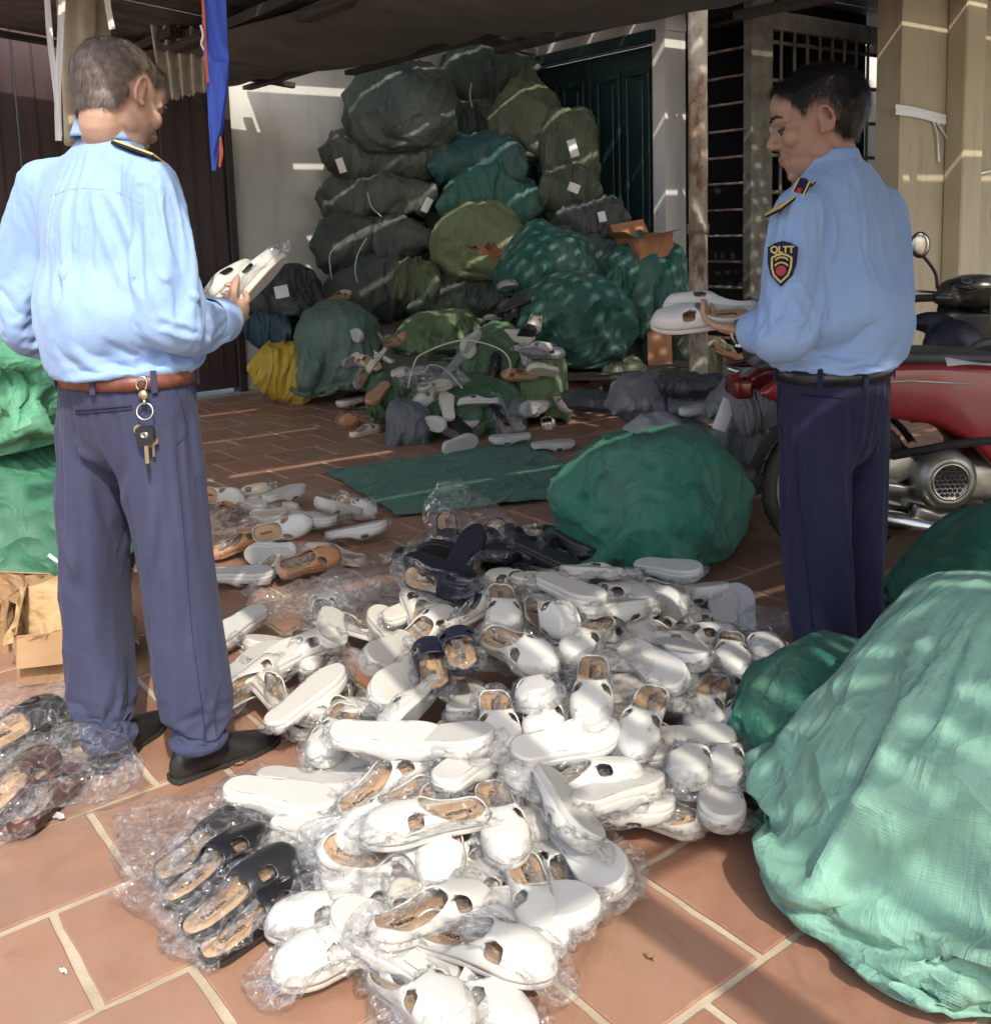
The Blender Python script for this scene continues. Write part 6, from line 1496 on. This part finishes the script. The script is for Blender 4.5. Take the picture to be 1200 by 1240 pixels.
seam(pR, 'trousers', [[(945, 470), (941, 500), (950, 530)], [(962, 540), (972, 640), (985, 760)]], 'seam', m_seamR, .0011)
seam(pR, 'trousers', [[(970, 478), (1000, 480), (1022, 482)]], 'pocket_seam', m_seamR, .0018)
seam(pL, 'shirt', [[(62, 236), (95, 228), (140, 232), (170, 246)]], 'seam', m_seamS, .0008, .0002)
seam(pR, 'shirt', [[(1005, 262), (1035, 252), (1075, 260)]], 'seam', m_seamS, .0008, .0002)
# ---- key ring hanging from the belt
def keys():
    o = D(174, 452, 2.165); K = thing('key_ring', 'steel key ring with a black car key hanging from the brown belt', 'keys', tuple(o))
    px = lambda x, y, d=0.0: D(x, y, 2.165 - d)
    MB().tube(catmull([px(168, 472), px(165, 466), px(167, 460), px(171, 456), px(176, 458), px(178, 464), px(176, 472)], 5), .0022, 8).build('snap_hook', m_steel2, K, True, True)
    s = MB(); ell(s, px(173.5, 478), (.011, .006, .011)); s.build('swivel', m_brass, K, True, True)
    s = MB(); s.tube([px(175, 484), px(175, 490)], .004, 8); s.build('swivel_stem', m_brass, K, True, True)
    c = px(175.5, 498); MB().tube([c + np.array([.0175 * math.cos(a), .004 * math.sin(a), .0175 * math.sin(a)]) for a in np.linspace(0, 6.283, 33)], .0019, 8, False).build('split_ring', m_steel2, K, True, True)
    for (x, y, tz, dd) in ((168, 520, .3, -.006), (182, 522, -.3, -.006), (186, 533, -.2, -.009)):
        k = MB(); q = px(x, y, dd); k.lathe([(0, -.0012), (.011, -.0012), (.011, .0012), (0, .0012)], q, [(1, 0, 0), (0, 0, 1), (0, -1, 0)], 16); k.box(q + np.array([tz * .01, 0, -.022]), (.006, .002, .03), None, .0005); k.build('flat_key', m_brass, K, world=True)
    m_fob = pmat('black_plastic', (.014, .015, .018), .35, .5)
    q = px(176, 527, .008); f = MB().prism([(-.020, .014), (-.012, .020), (.012, .020), (.020, .014), (.018, -.010), (.010, -.022), (-.010, -.022), (-.018, -.010)], .012, q, [(1, 0, 0), (0, 0, 1), (0, -1, 0)]).build('car_key', m_fob, K, world=True)
    s = MB(); n = 20
    for rx, ry in ((.0085, .0055), (.0035, .0055), (.006, .0022)): s.tube([q + np.array([rx * math.cos(a), -.0068, ry * math.sin(a) + .002]) for a in np.linspace(0, 6.283, n)], .0009, 6, False)
    s.build('emblem', m_steel2, f, True)
    MB().box(q + np.array([0, 0, -.042]), (.009, .0025, .042), None, .0008).build('key_blade', m_brass, f)
    MB().box(q + np.array([0, 0, -.072]), (.007, .003, .02), None, .001).build('blade_tip', m_fob, f)
keys()
# ---- slippers in their hands
def held(c, yaw, pitch, roll, kind, label, wrapped):
    t = make_slipper(kind, NSL[0] % 2, wrapped, True, NSL[0] % 3); NSL[0] += 1
    R = Matrix.Rotation(yaw, 4, 'Z') @ Matrix.Rotation(-pitch, 4, 'Y') @ Matrix.Rotation(roll, 4, 'X'); t.rotation_euler = R.to_euler()
    off = R @ Vector((0, 0, .03)); t.location = (c[0] - off.x, c[1] - off.y, c[2] - off.z); tag(t, label, 'slipper'); return t
held(D(296, 345, 2.53), .55, .75, -.5, 'white', 'white slipper in a clear bag held up by the grey-haired man, right one', True)
held(D(262, 350, 2.58), .9, .5, -.5, 'white', 'white slipper in a clear bag held up by the grey-haired man, left one', True)
held(D(848, 380, 2.60), math.radians(172), -.05, -.35, 'white', 'white slipper held by the man with black hair, lower one', False)
held(D(862, 366, 2.68), math.radians(165), .05, .3, 'white', 'white slipper held by the man with black hair, upper one', False)
# ================================================================== motorbikes, boxes, bench, parcels
def beveled(mb, width, seg=3, name='part', sub=0):
    o = bpy.data.objects.new(name, mesh_of(name, mb.V, mb.F, True)); COL.objects.link(o)
    b = o.modifiers.new('b', 'BEVEL'); b.width = width; b.segments = seg; b.limit_method = 'ANGLE'; b.angle_limit = .6
    if sub: s = o.modifiers.new('s', 'SUBSURF'); s.levels = sub; s.render_levels = sub
    me = evaluated(o); bpy.data.objects.remove(o); me.materials.clear(); me.polygons.foreach_set('use_smooth', [True] * len(me.polygons)); me.name = name
    return me
m_red = pmat('red_bike_paint', (.25, .008, .014), .3, .5, (.22, .03, .03), 9, (.4, .75), coat=.5, bmp=(30, .05, .002))
m_blk = pmat('black_rubber', (.016, .016, .016), .75, .3, (.03, .028, .025), 20, bmp=(80, .3, .003))
m_tyre = pmat('dusty_tyre', (.035, .032, .027), .85, .25, (.075, .065, .05), 8, bmp=(50, .3, .004))
m_alu = pmat('cast_aluminium', (.46, .44, .38), .42, .5, (.30, .28, .23), 14, metal=.85, bmp=(70, .25, .003))
m_chrome = pmat('dull_chrome', (.62, .60, .54), .22, .5, (.45, .42, .36), 10, metal=1)
m_bplas = pmat('black_bike_plastic', (.018, .018, .019), .4, .45, (.03, .03, .03), 12)
m_olive = pmat('dark_olive_scooter_paint', (.030, .030, .020), .28, .5, (.04, .038, .026), 5, coat=.5)
m_seat = pmat('grey_black_vinyl', (.035, .036, .04), .45, .45, (.07, .072, .08), 6, bmp=(160, .3, .002))
m_glass = pmat('dark_glass', (.01, .011, .013), .08, .6)
def wheel(parent, cx, cz, R, w, y0, name):
    ax = np.array([[1, 0, 0], [0, 0, 1], [0, -1, 0]], float); r = w / 2
    prof = [(R - .052 + .0, -r * .55)] + [(R - .034 + .034 * math.cos(a), r * math.sin(a) * 1.0) for a in np.linspace(-1.45, 1.45, 13)] + [(R - .052, r * .55)]
    t = MB().lathe(prof, (cx, y0, cz), ax, 48, True).build(name, m_tyre, parent, True)
    MB().lathe([(R - .060, -r * .5), (R - .046, -r * .55), (R - .046, r * .55), (R - .060, r * .5), (R - .066, 0)], (cx, y0, cz), ax, 48, True).build('rim', m_alu, t, True)
    MB().lathe([(0, -.05), (.045, -.05), (.055, -.03), (.055, .03), (.045, .05), (0, .05)], (cx, y0, cz), ax, 24).build('hub', m_alu, t, True)
    sp = MB()
    for k in range(24):
        a = 2 * math.pi * k / 24; b = a + (.35 if k % 2 else -.35)
        sp.tube([(cx + .05 * math.cos(b), y0 + (.025 if k % 4 < 2 else -.025), cz + .05 * math.sin(b)), (cx + (R - .058) * math.cos(a), y0, cz + (R - .058) * math.sin(a))], .0018, 5)
    sp.build('spokes', m_chrome, t, True)
    grooves = MB()
    for k in range(36):
        a = 2 * math.pi * k / 36
        for s in (-1, 1): grooves.box((cx + (R - .002) * math.cos(a), y0 + s * r * .42, cz + (R - .002) * math.sin(a)), (.006, r * .5, .004), [(math.cos(a + .4 * s), 0, math.sin(a + .4 * s)), (0, 1, 0), (-math.sin(a), 0, math.cos(a))])
    grooves.build('tread', m_blk, t); return t
def red_bike():
    b = thing('motorbike', 'red step-through motorbike parked behind the man with black hair', 'motorbike', (1.255, 3.66, 0), (0, 0, .02))
    wheel(b, 0, .285, .285, .075, 0, 'rear_wheel'); wheel(b, 1.24, .285, .285, .07, 0, 'front_wheel')
    side = [(-.34, .66), (-.26, .725), (-.05, .755), (.30, .75), (.55, .725), (.70, .66), (.80, .50), (.82, .32), (.78, .20), (.68, .17), (.60, .23), (.52, .36), (.42, .465), (.30, .53), (.10, .565), (-.18, .60)]
    for s in (-1, 1):
        link('side_panel', beveled(MB().prism(side, .06, (0, s * .115, 0), [(1, 0, 0), (0, 0, 1), (0, -1, 0)]), .022, 3), m_red, b)
        MB().tube([(-.02, s * .147, .69), (.2, s * .149, .695), (.42, s * .147, .675)], .004, 6).build('trim_line', pmat('silver_decal', (.5, .48, .46), .35, .5, metal=.6), b, True)
    link('seat', beveled(MB().prism([(-.34, .745), (-.30, .785), (0, .80), (.30, .79), (.52, .775), (.58, .75), (.5, .735), (0, .752)], .25, (0, 0, 0), [(1, 0, 0), (0, 0, 1), (0, -1, 0)]), .03, 3), m_seat, b)
    MB().tube([(-.40, -.10, .74), (-.42, 0, .745), (-.40, .10, .74), (-.1, .13, .72)], .011, 8).build('grab_rail', m_chrome, b, True)
    link('tail_light', beveled(MB().box((-.37, 0, .67), (.07, .16, .07)), .015), pmat('red_lens', (.12, .006, .008), .2, .6), b)
    fd = MB(); P = [(.325 * math.cos(a), .325 * math.sin(a) + .285) for a in np.linspace(.5, 2.9, 16)]
    fd.sheet(lambda u, v: (np.interp(u, np.linspace(0, 1, 16), [p[0] for p in P]), (v - .5) * .12, np.interp(u, np.linspace(0, 1, 16), [p[1] for p in P]) - .02 * (2 * v - 1) ** 2), 20, 6); fd.build('rear_fender', m_bplas, b, True)
    # engine with round slotted cover, seen from the right side
    e = MB(); e.box((.44, -.02, .31), (.30, .20, .15)); eng = link('engine', beveled(e, .04, 3), m_alu, b)
    ax = np.array([[1, 0, 0], [0, 0, 1], [0, -1, 0]], float)
    MB().lathe([(.0, .0), (.085, .0), (.105, .02), (.112, .06), (.105, .11), (.085, .13), (.072, .135), (.066, .128), (0, .126)], (.33, -.06, .335), ax, 40).build('fan_cover', m_alu, eng, True)
    hx = MB()
    for i in range(-3, 4):
        for k in range(-3, 4):
            x, z = i * .0175 + (k % 2) * .00875, k * .0155
            if math.hypot(x, z) < .056: hx.lathe([(0, .0), (.0078, .0), (.0078, .004), (0, .004)], (.33 + x, -.187, .335 + z), ax, 6)
    hx.build('fan_slots', m_blk, eng)
    MB().lathe([(.060, .0), (.068, .003), (.068, .008), (.060, .008)], (.33, -.186, .335), ax, 36, True).build('cover_ring', m_chrome, eng, True)
    cy = MB(); 
    for k in range(7): cy.box((.60 + k * .018, -.02, .30 + k * .004), (.008, .15, .13))
    cy.box((.66, -.02, .31), (.13, .10, .10)); cy.build('cylinder', m_alu, eng)
    link('crankcase_guard', beveled(MB().prism([(.20, .16), (.52, .15), (.56, .20), (.44, .225), (.30, .22), (.22, .25)], .05, (0, -.16, 0), ax), .012), m_alu, eng)
    link('swing_arm', beveled(MB().prism([(-.06, .25), (.02, .25), (.28, .21), (.28, .30), (.06, .34), (-.06, .32)], .035, (0, -.11, 0), ax), .012), m_chrome, b)
    link('chain_guard', beveled(MB().prism([(-.10, .30), (.16, .30), (.30, .36), (.22, .42), (-.02, .40)], .03, (0, -.09, 0), ax), .012), m_alu, b)
    mf = MB().tube(catmull([(.60, -.12, .20), (.40, -.17, .155), (.15, -.19, .19), (.05, -.19, .21), (-.12, -.18, .25)], 6), np.interp(np.linspace(0, 1, 25), [0, .35, .5, .95, 1], [.016, .018, .045, .05, .03]), 18).build('muffler', m_chrome, b, True)
    MB().tube([(-.10, -.12, .60), (-.05, -.125, .44), (-.02, -.12, .30)], .016, 10).build('shock_absorber', m_bplas, b, True)
    sp = MB(); T = np.linspace(0, 1, 90); sp.tube(np.stack([-.09 + .06 * T + .026 * np.cos(T * 50), -.122 + .026 * np.sin(T * 50), .57 - .2 * T], 1), .004, 6); sp.build('spring', m_chrome, b, True)
    MB().tube([(.15, -.12, .42), (.34, -.15, .46), (.50, -.14, .47)], .016, 10).build('intake_hose', m_blk, b, True)
    MB().tube([(.42, -.15, .19), (.42, -.30, .19)], .013, 10).build('foot_peg', m_blk, b, True)
    link('toe_guard', beveled(MB().prism([(.52, .40), (.60, .41), (.68, .36), (.69, .32), (.58, .35)], .03, (0, -.16, 0), ax), .01), m_strap, b)
    ls = MB(); ls.sheet(lambda u, v: (.86 + .16 * v - .10 * (2 * u - 1) ** 2, (u - .5) * (.46 - .08 * v), .24 + .58 * v), 14, 14); V = ls.V; q = len(V); ls.V = V + [(v[0] + .012, v[1], v[2]) for v in V]; ls.F += [tuple(i + q for i in f[::-1]) for f in list(ls.F)]; ls.build('leg_shield', m_red, b, True)
    MB().tube([(1.24, -.07, .285), (1.12, -.07, .62), (1.06, -.05, .85)], .02, 10).build('front_fork', m_chrome, b, True); MB().tube([(1.24, .07, .285), (1.12, .07, .62), (1.06, .05, .85)], .02, 10).build('front_fork', m_chrome, b, True)
    c = MB(); ell(c, (1.03, 0, .96), (.12, .15, .09)); c.build('headlight_cowl', m_red, b, True)
    for s in (-1, 1): MB().tube(catmull([(1.0, 0, .98), (.98, s * .18, 1.0), (.90, s * .34, 1.0)], 5), .013, 10).build('handlebar', m_blk, b, True)
    return b
red_bike()
def scooter():
    # standing beyond the red one with its back to the viewer
    c = D(1172, 350, 4.75); b = thing('scooter', 'dark olive scooter with a round mirror parked behind the red motorbike', 'scooter', (c[0], c[1] - .1, 0), (0, 0, -.25))
    cz = c[2]
    h = MB(); ell(h, (0, .06, cz - .01), (.17, .13, .085)); ell(h, (0, .02, cz + .015), (.15, .10, .06)); ell(h, (-.12, .0, cz - .03), (.08, .06, .045)); ell(h, (.12, .0, cz - .03), (.08, .06, .045))
    link('handlebar_cowl', fuse(h, .008, 4, 'handlebar_cowl'), m_olive, b)
    d = MB(); ell(d, (0, -.035, cz + .035), (.125, .05, .02), axes((1, 0, 0), (0, -.55, .83))); dp = d.build('instrument_panel', m_glass, b, True)
    for x in (-.06, 0, .06): MB().lathe([(.018, 0), (.022, .002), (.022, .005), (.018, .005)], (x, -.05, cz + .048), axes((1, 0, 0), (0, -.55, .83)), 20, True).build('gauge_ring', m_steel, dp, True)
    for s in (-1, 1):
        MB().tube([(s * .16, .0, cz - .03), (s * .26, -.03, cz - .03), (s * .36, -.07, cz - .04)], .018, 12).build('grip', m_blk, b, True)
        MB().tube([(s * .17, .05, cz - .01), (s * .27, .04, cz), (s * .34, -.01, cz - .01)], .006, 8).build('brake_lever', m_chrome, b, True)
    MB().tube(catmull([(-.17, .02, cz + .01), (-.18, .02, cz + .08), (-.22, .0, cz + .14), (-.245, -.01, cz + .165)], 5), .008, 8).build('mirror_stem', m_bplas, b, True)
    mr = MB(); ell(mr, (-.255, -.01, cz + .215), (.045, .014, .062)); mo = mr.build('mirror', m_bplas, b, True)
    mg = MB(); ell(mg, (-.255, -.021, cz + .215), (.038, .006, .054)); mg.build('mirror_glass', m_chrome, mo, True)
    f = MB(); f.sheet(lambda u, v: ((u - .5) * (.56 - .25 * v), .06 + .10 * (2 * u - 1) ** 2 * -1 + .06 * v, .30 + (cz - .34) * v), 14, 12); V = f.V; q = len(V); f.V = V + [(v[0], v[1] + .03, v[2]) for v in V]; f.F += [tuple(i + q for i in g[::-1]) for g in list(f.F)]; f.build('front_shield', m_olive, b, True)
    link('inner_panel', beveled(MB().prism([(-.20, .32), (.20, .32), (.17, cz - .10), (-.17, cz - .10)], .06, (0, .0, 0), [(1, 0, 0), (0, 0, 1), (0, -1, 0)]), .02), m_bplas, b)
    g = MB(); ell(g, (-.12, -.10, cz - .25), (.13, .09, .13)); ell(g, (-.2, -.05, cz - .14), (.10, .06, .05)); link('storage_bag', fuse(g, .01, 4, 'storage_bag'), pmat('dark_blue_vinyl', (.008, .011, .02), .45, .4), b)
    bd = MB(); ell(bd, (0, -.75, .50), (.19, .42, .20)); ell(bd, (0, -.55, .40), (.17, .30, .18)); link('body', fuse(bd, .012, 4, 'body'), m_olive, b)
    st = MB(); ell(st, (0, -.68, .70), (.15, .38, .07)); link('seat', fuse(st, .01, 4, 'seat'), m_seat, b)
    link('floor_board', beveled(MB().box((0, -.22, .30), (.34, .42, .06)), .015), m_bplas, b)
    for y in (.28, -.92):
        ax = np.array([[0, 1, 0], [0, 0, 1], [1, 0, 0]], float)
        t = MB().lathe([(.15, -.04)] + [(.20 + .03 * math.cos(a), .05 * math.sin(a)) for a in np.linspace(-1.3, 1.3, 9)] + [(.15, .04)], (0, y, .23), ax, 36, True).build('wheel', m_tyre, b, True)
        MB().lathe([(0, -.03), (.12, -.035), (.15, -.04), (.15, .04), (.12, .035), (0, .03)], (0, y, .23), ax, 30).build('rim', m_alu, t, True)
    MB().tube([(0, .28, .23), (0, .16, .5), (0, .08, cz - .08)], .03, 12).build('steering_column', m_bplas, b, True)
    return b
scooter()

# ---- cardboard
m_card = pmat('kraft_cardboard', (.29, .18, .095), .85, .2, (.35, .225, .125), 7, bmp=(90, .25, .003))
m_card2 = pmat('brown_cardboard', (.27, .125, .065), .85, .2, (.33, .165, .085), 7, bmp=(90, .25, .003))
m_kraft = pmat('kraft_paper', (.42, .285, .15), .8, .25, (.48, .33, .18), 9, bmp=(22, .6, .02))
def carton(name, label, c, size, rz, mat, flaps, rx=0.0, ry=0.0):
    """open carton: four walls, floor, flaps bent by the given angles (front, right, back, left)"""
    t = thing(name, label, 'box', tuple(c), (rx, ry, rz)); w, d, h = size; th = .005
    MB().box((0, 0, th / 2 + .001), (w - .012, d - .012, th)).build('base', mat, t)
    for k, (cx, cy, lx, ly) in enumerate(((0, -d / 2, w, th), (w / 2, 0, th, d - .012), (0, d / 2, w, th), (-w / 2, 0, th, d - .012))):
        V = []; F = []
        nx = 10; nz = 8; along = np.array([1, 0, 0]) if k % 2 == 0 else np.array([0, 1, 0]); nrm = np.array([[0, -1, 0], [1, 0, 0], [0, 1, 0], [-1, 0, 0]][k], float); L = max(lx, ly)
        for s in (0, 1):
            for i in range(nx + 1):
                for j in range(nz + 1):
                    p = np.array([cx, cy, 0]) + along * L * (i / nx - .5) + np.array([0, 0, h * j / nz]) + nrm * ((.014 * math.sin(i * .9 + k * 2) + .008 * math.sin(i * 2.3 + j)) * (j / nz) - s * th); V.append(p)
        q = (nx + 1) * (nz + 1)
        for i in range(nx):
            for j in range(nz):
                f = (i * (nz + 1) + j, (i + 1) * (nz + 1) + j, (i + 1) * (nz + 1) + j + 1, i * (nz + 1) + j + 1); F.append(f); F.append(tuple(x + q for x in f[::-1]))
        MB().add(V, F).build('side_panel', mat, t)
        a = flaps[k]
        if a is not None:
            fl_ = min(w, d) * .42; up = np.array([0, 0, 1.0]) * math.cos(a) + nrm * math.sin(a); n2 = np.cross(along, up)
            o = np.array([cx, cy, h + .002])
            MB().box(o + up * fl_ / 2, (L * .97, fl_, .004), [along, up, n2]).build('flap', mat, t)
    return t
g = G(52, 832); carton('cardboard_box', 'torn kraft cardboard box behind the man with the keys', (g[0] + .02, g[1] + .14, 0), (.27, .22, .15), .35, m_card, (2.7, 2.4, 2.2, -.2), ry=.05)
g = G(-5, 800); carton('cardboard_box', 'kraft cardboard box cut by the left edge', (g[0] - .10, g[1] + .20, 0), (.28, .24, .17), -.2, m_card, (2.4, 1.9, 2.2, 1.9))
def crumple(name, label, c, size, mat, seed, cat='paper'):
    n, m = 34, 26; V = []; F = []
    for i in range(n + 1):
        for j in range(m + 1): V.append(((i / n - .5) * size[0], (j / m - .5) * size[1], 0))
    V = np.array(V); P = V / max(size[:2]); d = sum((1 - np.abs(sines(P, seed + k, 8 + 7 * k))) ** 2 * (.5 / (k + 1)) for k in range(3)); V[:, 2] = d * size[2]; V[:, :2] += np.stack([sines(P, seed + 5, 9), sines(P, seed + 6, 9)], 1) * .12 * max(size[:2])
    for i in range(n):
        for j in range(m): F.append((i * (m + 1) + j, (i + 1) * (m + 1) + j, (i + 1) * (m + 1) + j + 1, i * (m + 1) + j + 1))
    q = len(V); F += [tuple(x + q for x in f[::-1]) for f in list(F)]
    o = link(name, mesh_of(name, np.vstack([V, V - [0, 0, .0015]]), F), mat); o.location = c; return tag(o, label, cat)
g = G(58, 812); o = crumple('kraft_paper', 'crumpled kraft paper spilling from the torn box', (g[0] + .02, g[1] + .06, .14), (.26, .22, .09), m_kraft, 9); o.rotation_euler = (1.0, .15, .3)
c = D(782, 312, 7.25); carton('cardboard_box', 'open brown cardboard box on top of the teal sacks', tuple(c), (.30, .26, .16), .5, m_card2, (1.4, None, .5, 1.0), ry=-.12)
c = D(800, 462, 7.05); o = MB().box((0, 0, .22), (.20, .012, .40), None, .003).build('cardboard_sheet', m_card2); o.location = c; o.rotation_euler = (-.2, .1, .4); tag(o, 'brown cardboard sheet leaning behind the post', 'cardboard')
for k, (x, y, Y, s, lb) in enumerate(((690, 455, 6.9, (.42, .3, .10), 'crumpled brown cardboard on the bench under the teal sack'), (735, 432, 6.95, (.22, .2, .08), 'small torn cardboard above the pale checked bundle'), (590, 302, 7.6, (.26, .2, .12), 'torn orange cardboard on the light olive sack'), (890, 430, 6.3, (.4, .3, .08), 'torn cardboard behind the hands of the man with black hair'))):
    o = crumple('cardboard_scrap', lb, tuple(D(x, y + 8, Y)), s, m_card2, 20 + k * 4, 'cardboard'); o.rotation_euler = (.5, 0, k * .5)

# ---- low bench under the teal sacks
bench = thing('bench', 'low dark slatted bench under the teal sacks', 'bench', (1.0, 6.9, 0), (0, 0, -.12)); m_bwood = pmat('dark_bench_wood', (.05, .042, .034), .7, .3, (.09, .075, .06), 6, bmp=(40, .4, .004), stretch=(.4, 4, 4))
for k in range(6): MB().box((0, -.30 + .125 * k, .26 + .003 * (k % 2)), (1.9, .10, .025), None, .004).build('slat', m_bwood, bench)
for x in (-.85, 0, .85):
    MB().box((x, 0, .225), (.07, .74, .045), None, .004).build('bearer', m_bwood, bench)
    for y in (-.30, .30): MB().box((x, y, .101), (.07, .07, .20), None, .006).build('leg', m_bwood, bench)

# ---- grey plastic parcels behind the mid green sack
def gplastic(name, c1, c2, rough):
    m = pmat(name, c1, rough, .5, c2, 5, bmp=(13, .6, .02)); return m
m_gp = gplastic('grey_mailer_film', (.30, .31, .325), (.36, .37, .385), .35); m_bp = gplastic('black_mailer_film', (.045, .047, .05), (.07, .072, .076), .28); m_dgp = gplastic('dark_grey_mailer_film', (.15, .155, .165), (.20, .205, .215), .32)
def parcel(key, label, px, py, wpx, hpx, Y, mat, depth, seed, **k):
    o = psack(key, label, px, py, wpx, hpx, Y, (.2, .2, .2), depth, seed=seed, name='parcel', cat='parcel', **k)
    o.material_slots[0].link = 'OBJECT'; o.material_slots[0].material = mat; return o
parcel('squat', 'flat grey plastic parcel with a white label behind the mid green sack', 792, 535, 108, 80, 4.35, m_gp, .34, 81, amt=.05)
parcel('pillow', 'dark grey plastic parcel under the black roll', 800, 490, 120, 62, 4.75, m_dgp, .4, 82, amt=.06)
parcel('slim', 'black plastic roll lying on the grey parcels', 838, 466, 92, 34, 4.6, m_bp, .22, 83, ry=.12)
parcel('slim', 'slanting grey plastic roll beside the trousers of the man with black hair', 892, 470, 84, 30, 4.3, m_dgp, .16, 84, ry=-.75)
parcel('pillow', 'grey plastic pouch standing at the right of the parcels', 890, 515, 52, 92, 4.15, m_dgp, .2, 85, ry=.2, amt=.05)
parcel('pillow', 'heap of dark grey film on the floor behind the mid green sack', 850, 560, 130, 110, 4.45, m_dgp, .5, 86, amt=.08)
parcel('pillow', 'dark grey pouch hiding the tail of the motorbike', 918, 485, 60, 84, 3.95, m_dgp, .2, 88, ry=-.15, amt=.06)
parcel('slim', 'black film strip on the bench end', 735, 488, 110, 26, 5.6, m_bp, .25, 87, ry=.1)
paper(802, 531, .115, .09, 4.12, -.05, 'white address label on the flat grey parcel', 4)
paper(877, 502, .055, .13, 3.98, -.35, 'pale label on the standing grey pouch', 0)
slipper(tuple(D(832, 505, 4.3)), tuple(D(870, 498, 4.4)), D(850, 503, 4.3)[2] - .03, 'd', 'white', 'white slipper peeping from the black film behind the mid green sack', None, wrapped=False)
paper(1175, 440, .16, .05, 3.35, -.12, 'grey printed paper lying on the motorbike seat', 0, (0, -.35, 1))

# ---- scraps on the tiles
m_leaf = pmat('dry_leaf', (.22, .13, .05), .8, .2, (.30, .20, .09), 30)
r4 = np.random.default_rng(31)
for k in range(26):
    x, y = r4.uniform(20, 900), r4.uniform(600, 1225); g = G(x, y); paper_ = k % 3 == 0; sz = r4.uniform(.008, .022); n = 7
    V = [(sz * (i / (n - 1) - .5) * 2, sz * .5 * math.sin(math.pi * (i + .3) / n) * q, .003 + .004 * math.sin(i * 1.2 + k) ** 2 + .002 * abs(q)) for i in range(n) for q in (-1, 0, 1)]
    F = [(i * 3 + j, (i + 1) * 3 + j, (i + 1) * 3 + j + 1, i * 3 + j + 1) for i in range(n - 1) for j in range(2)]; q0 = len(V); V += [(a, b, c - .0008) for a, b, c in V]; F += [tuple(x_ + q0 for x_ in f[::-1]) for f in list(F)]
    o = MB().add(V, F).build('paper_scrap' if paper_ else 'dry_leaf', m_paper if paper_ else m_leaf, None, True); o.location = (g[0], g[1], .001); o.rotation_euler = (0, 0, r4.uniform(0, 6.28))
    tag(o, 'tiny white paper scrap lying on the tiled floor' if paper_ else 'tiny dry leaf bit lying on the tiled floor', 'scrap' if paper_ else 'leaf', 'tiny paper scraps on the tiles' if paper_ else 'tiny leaf bits on the tiles')
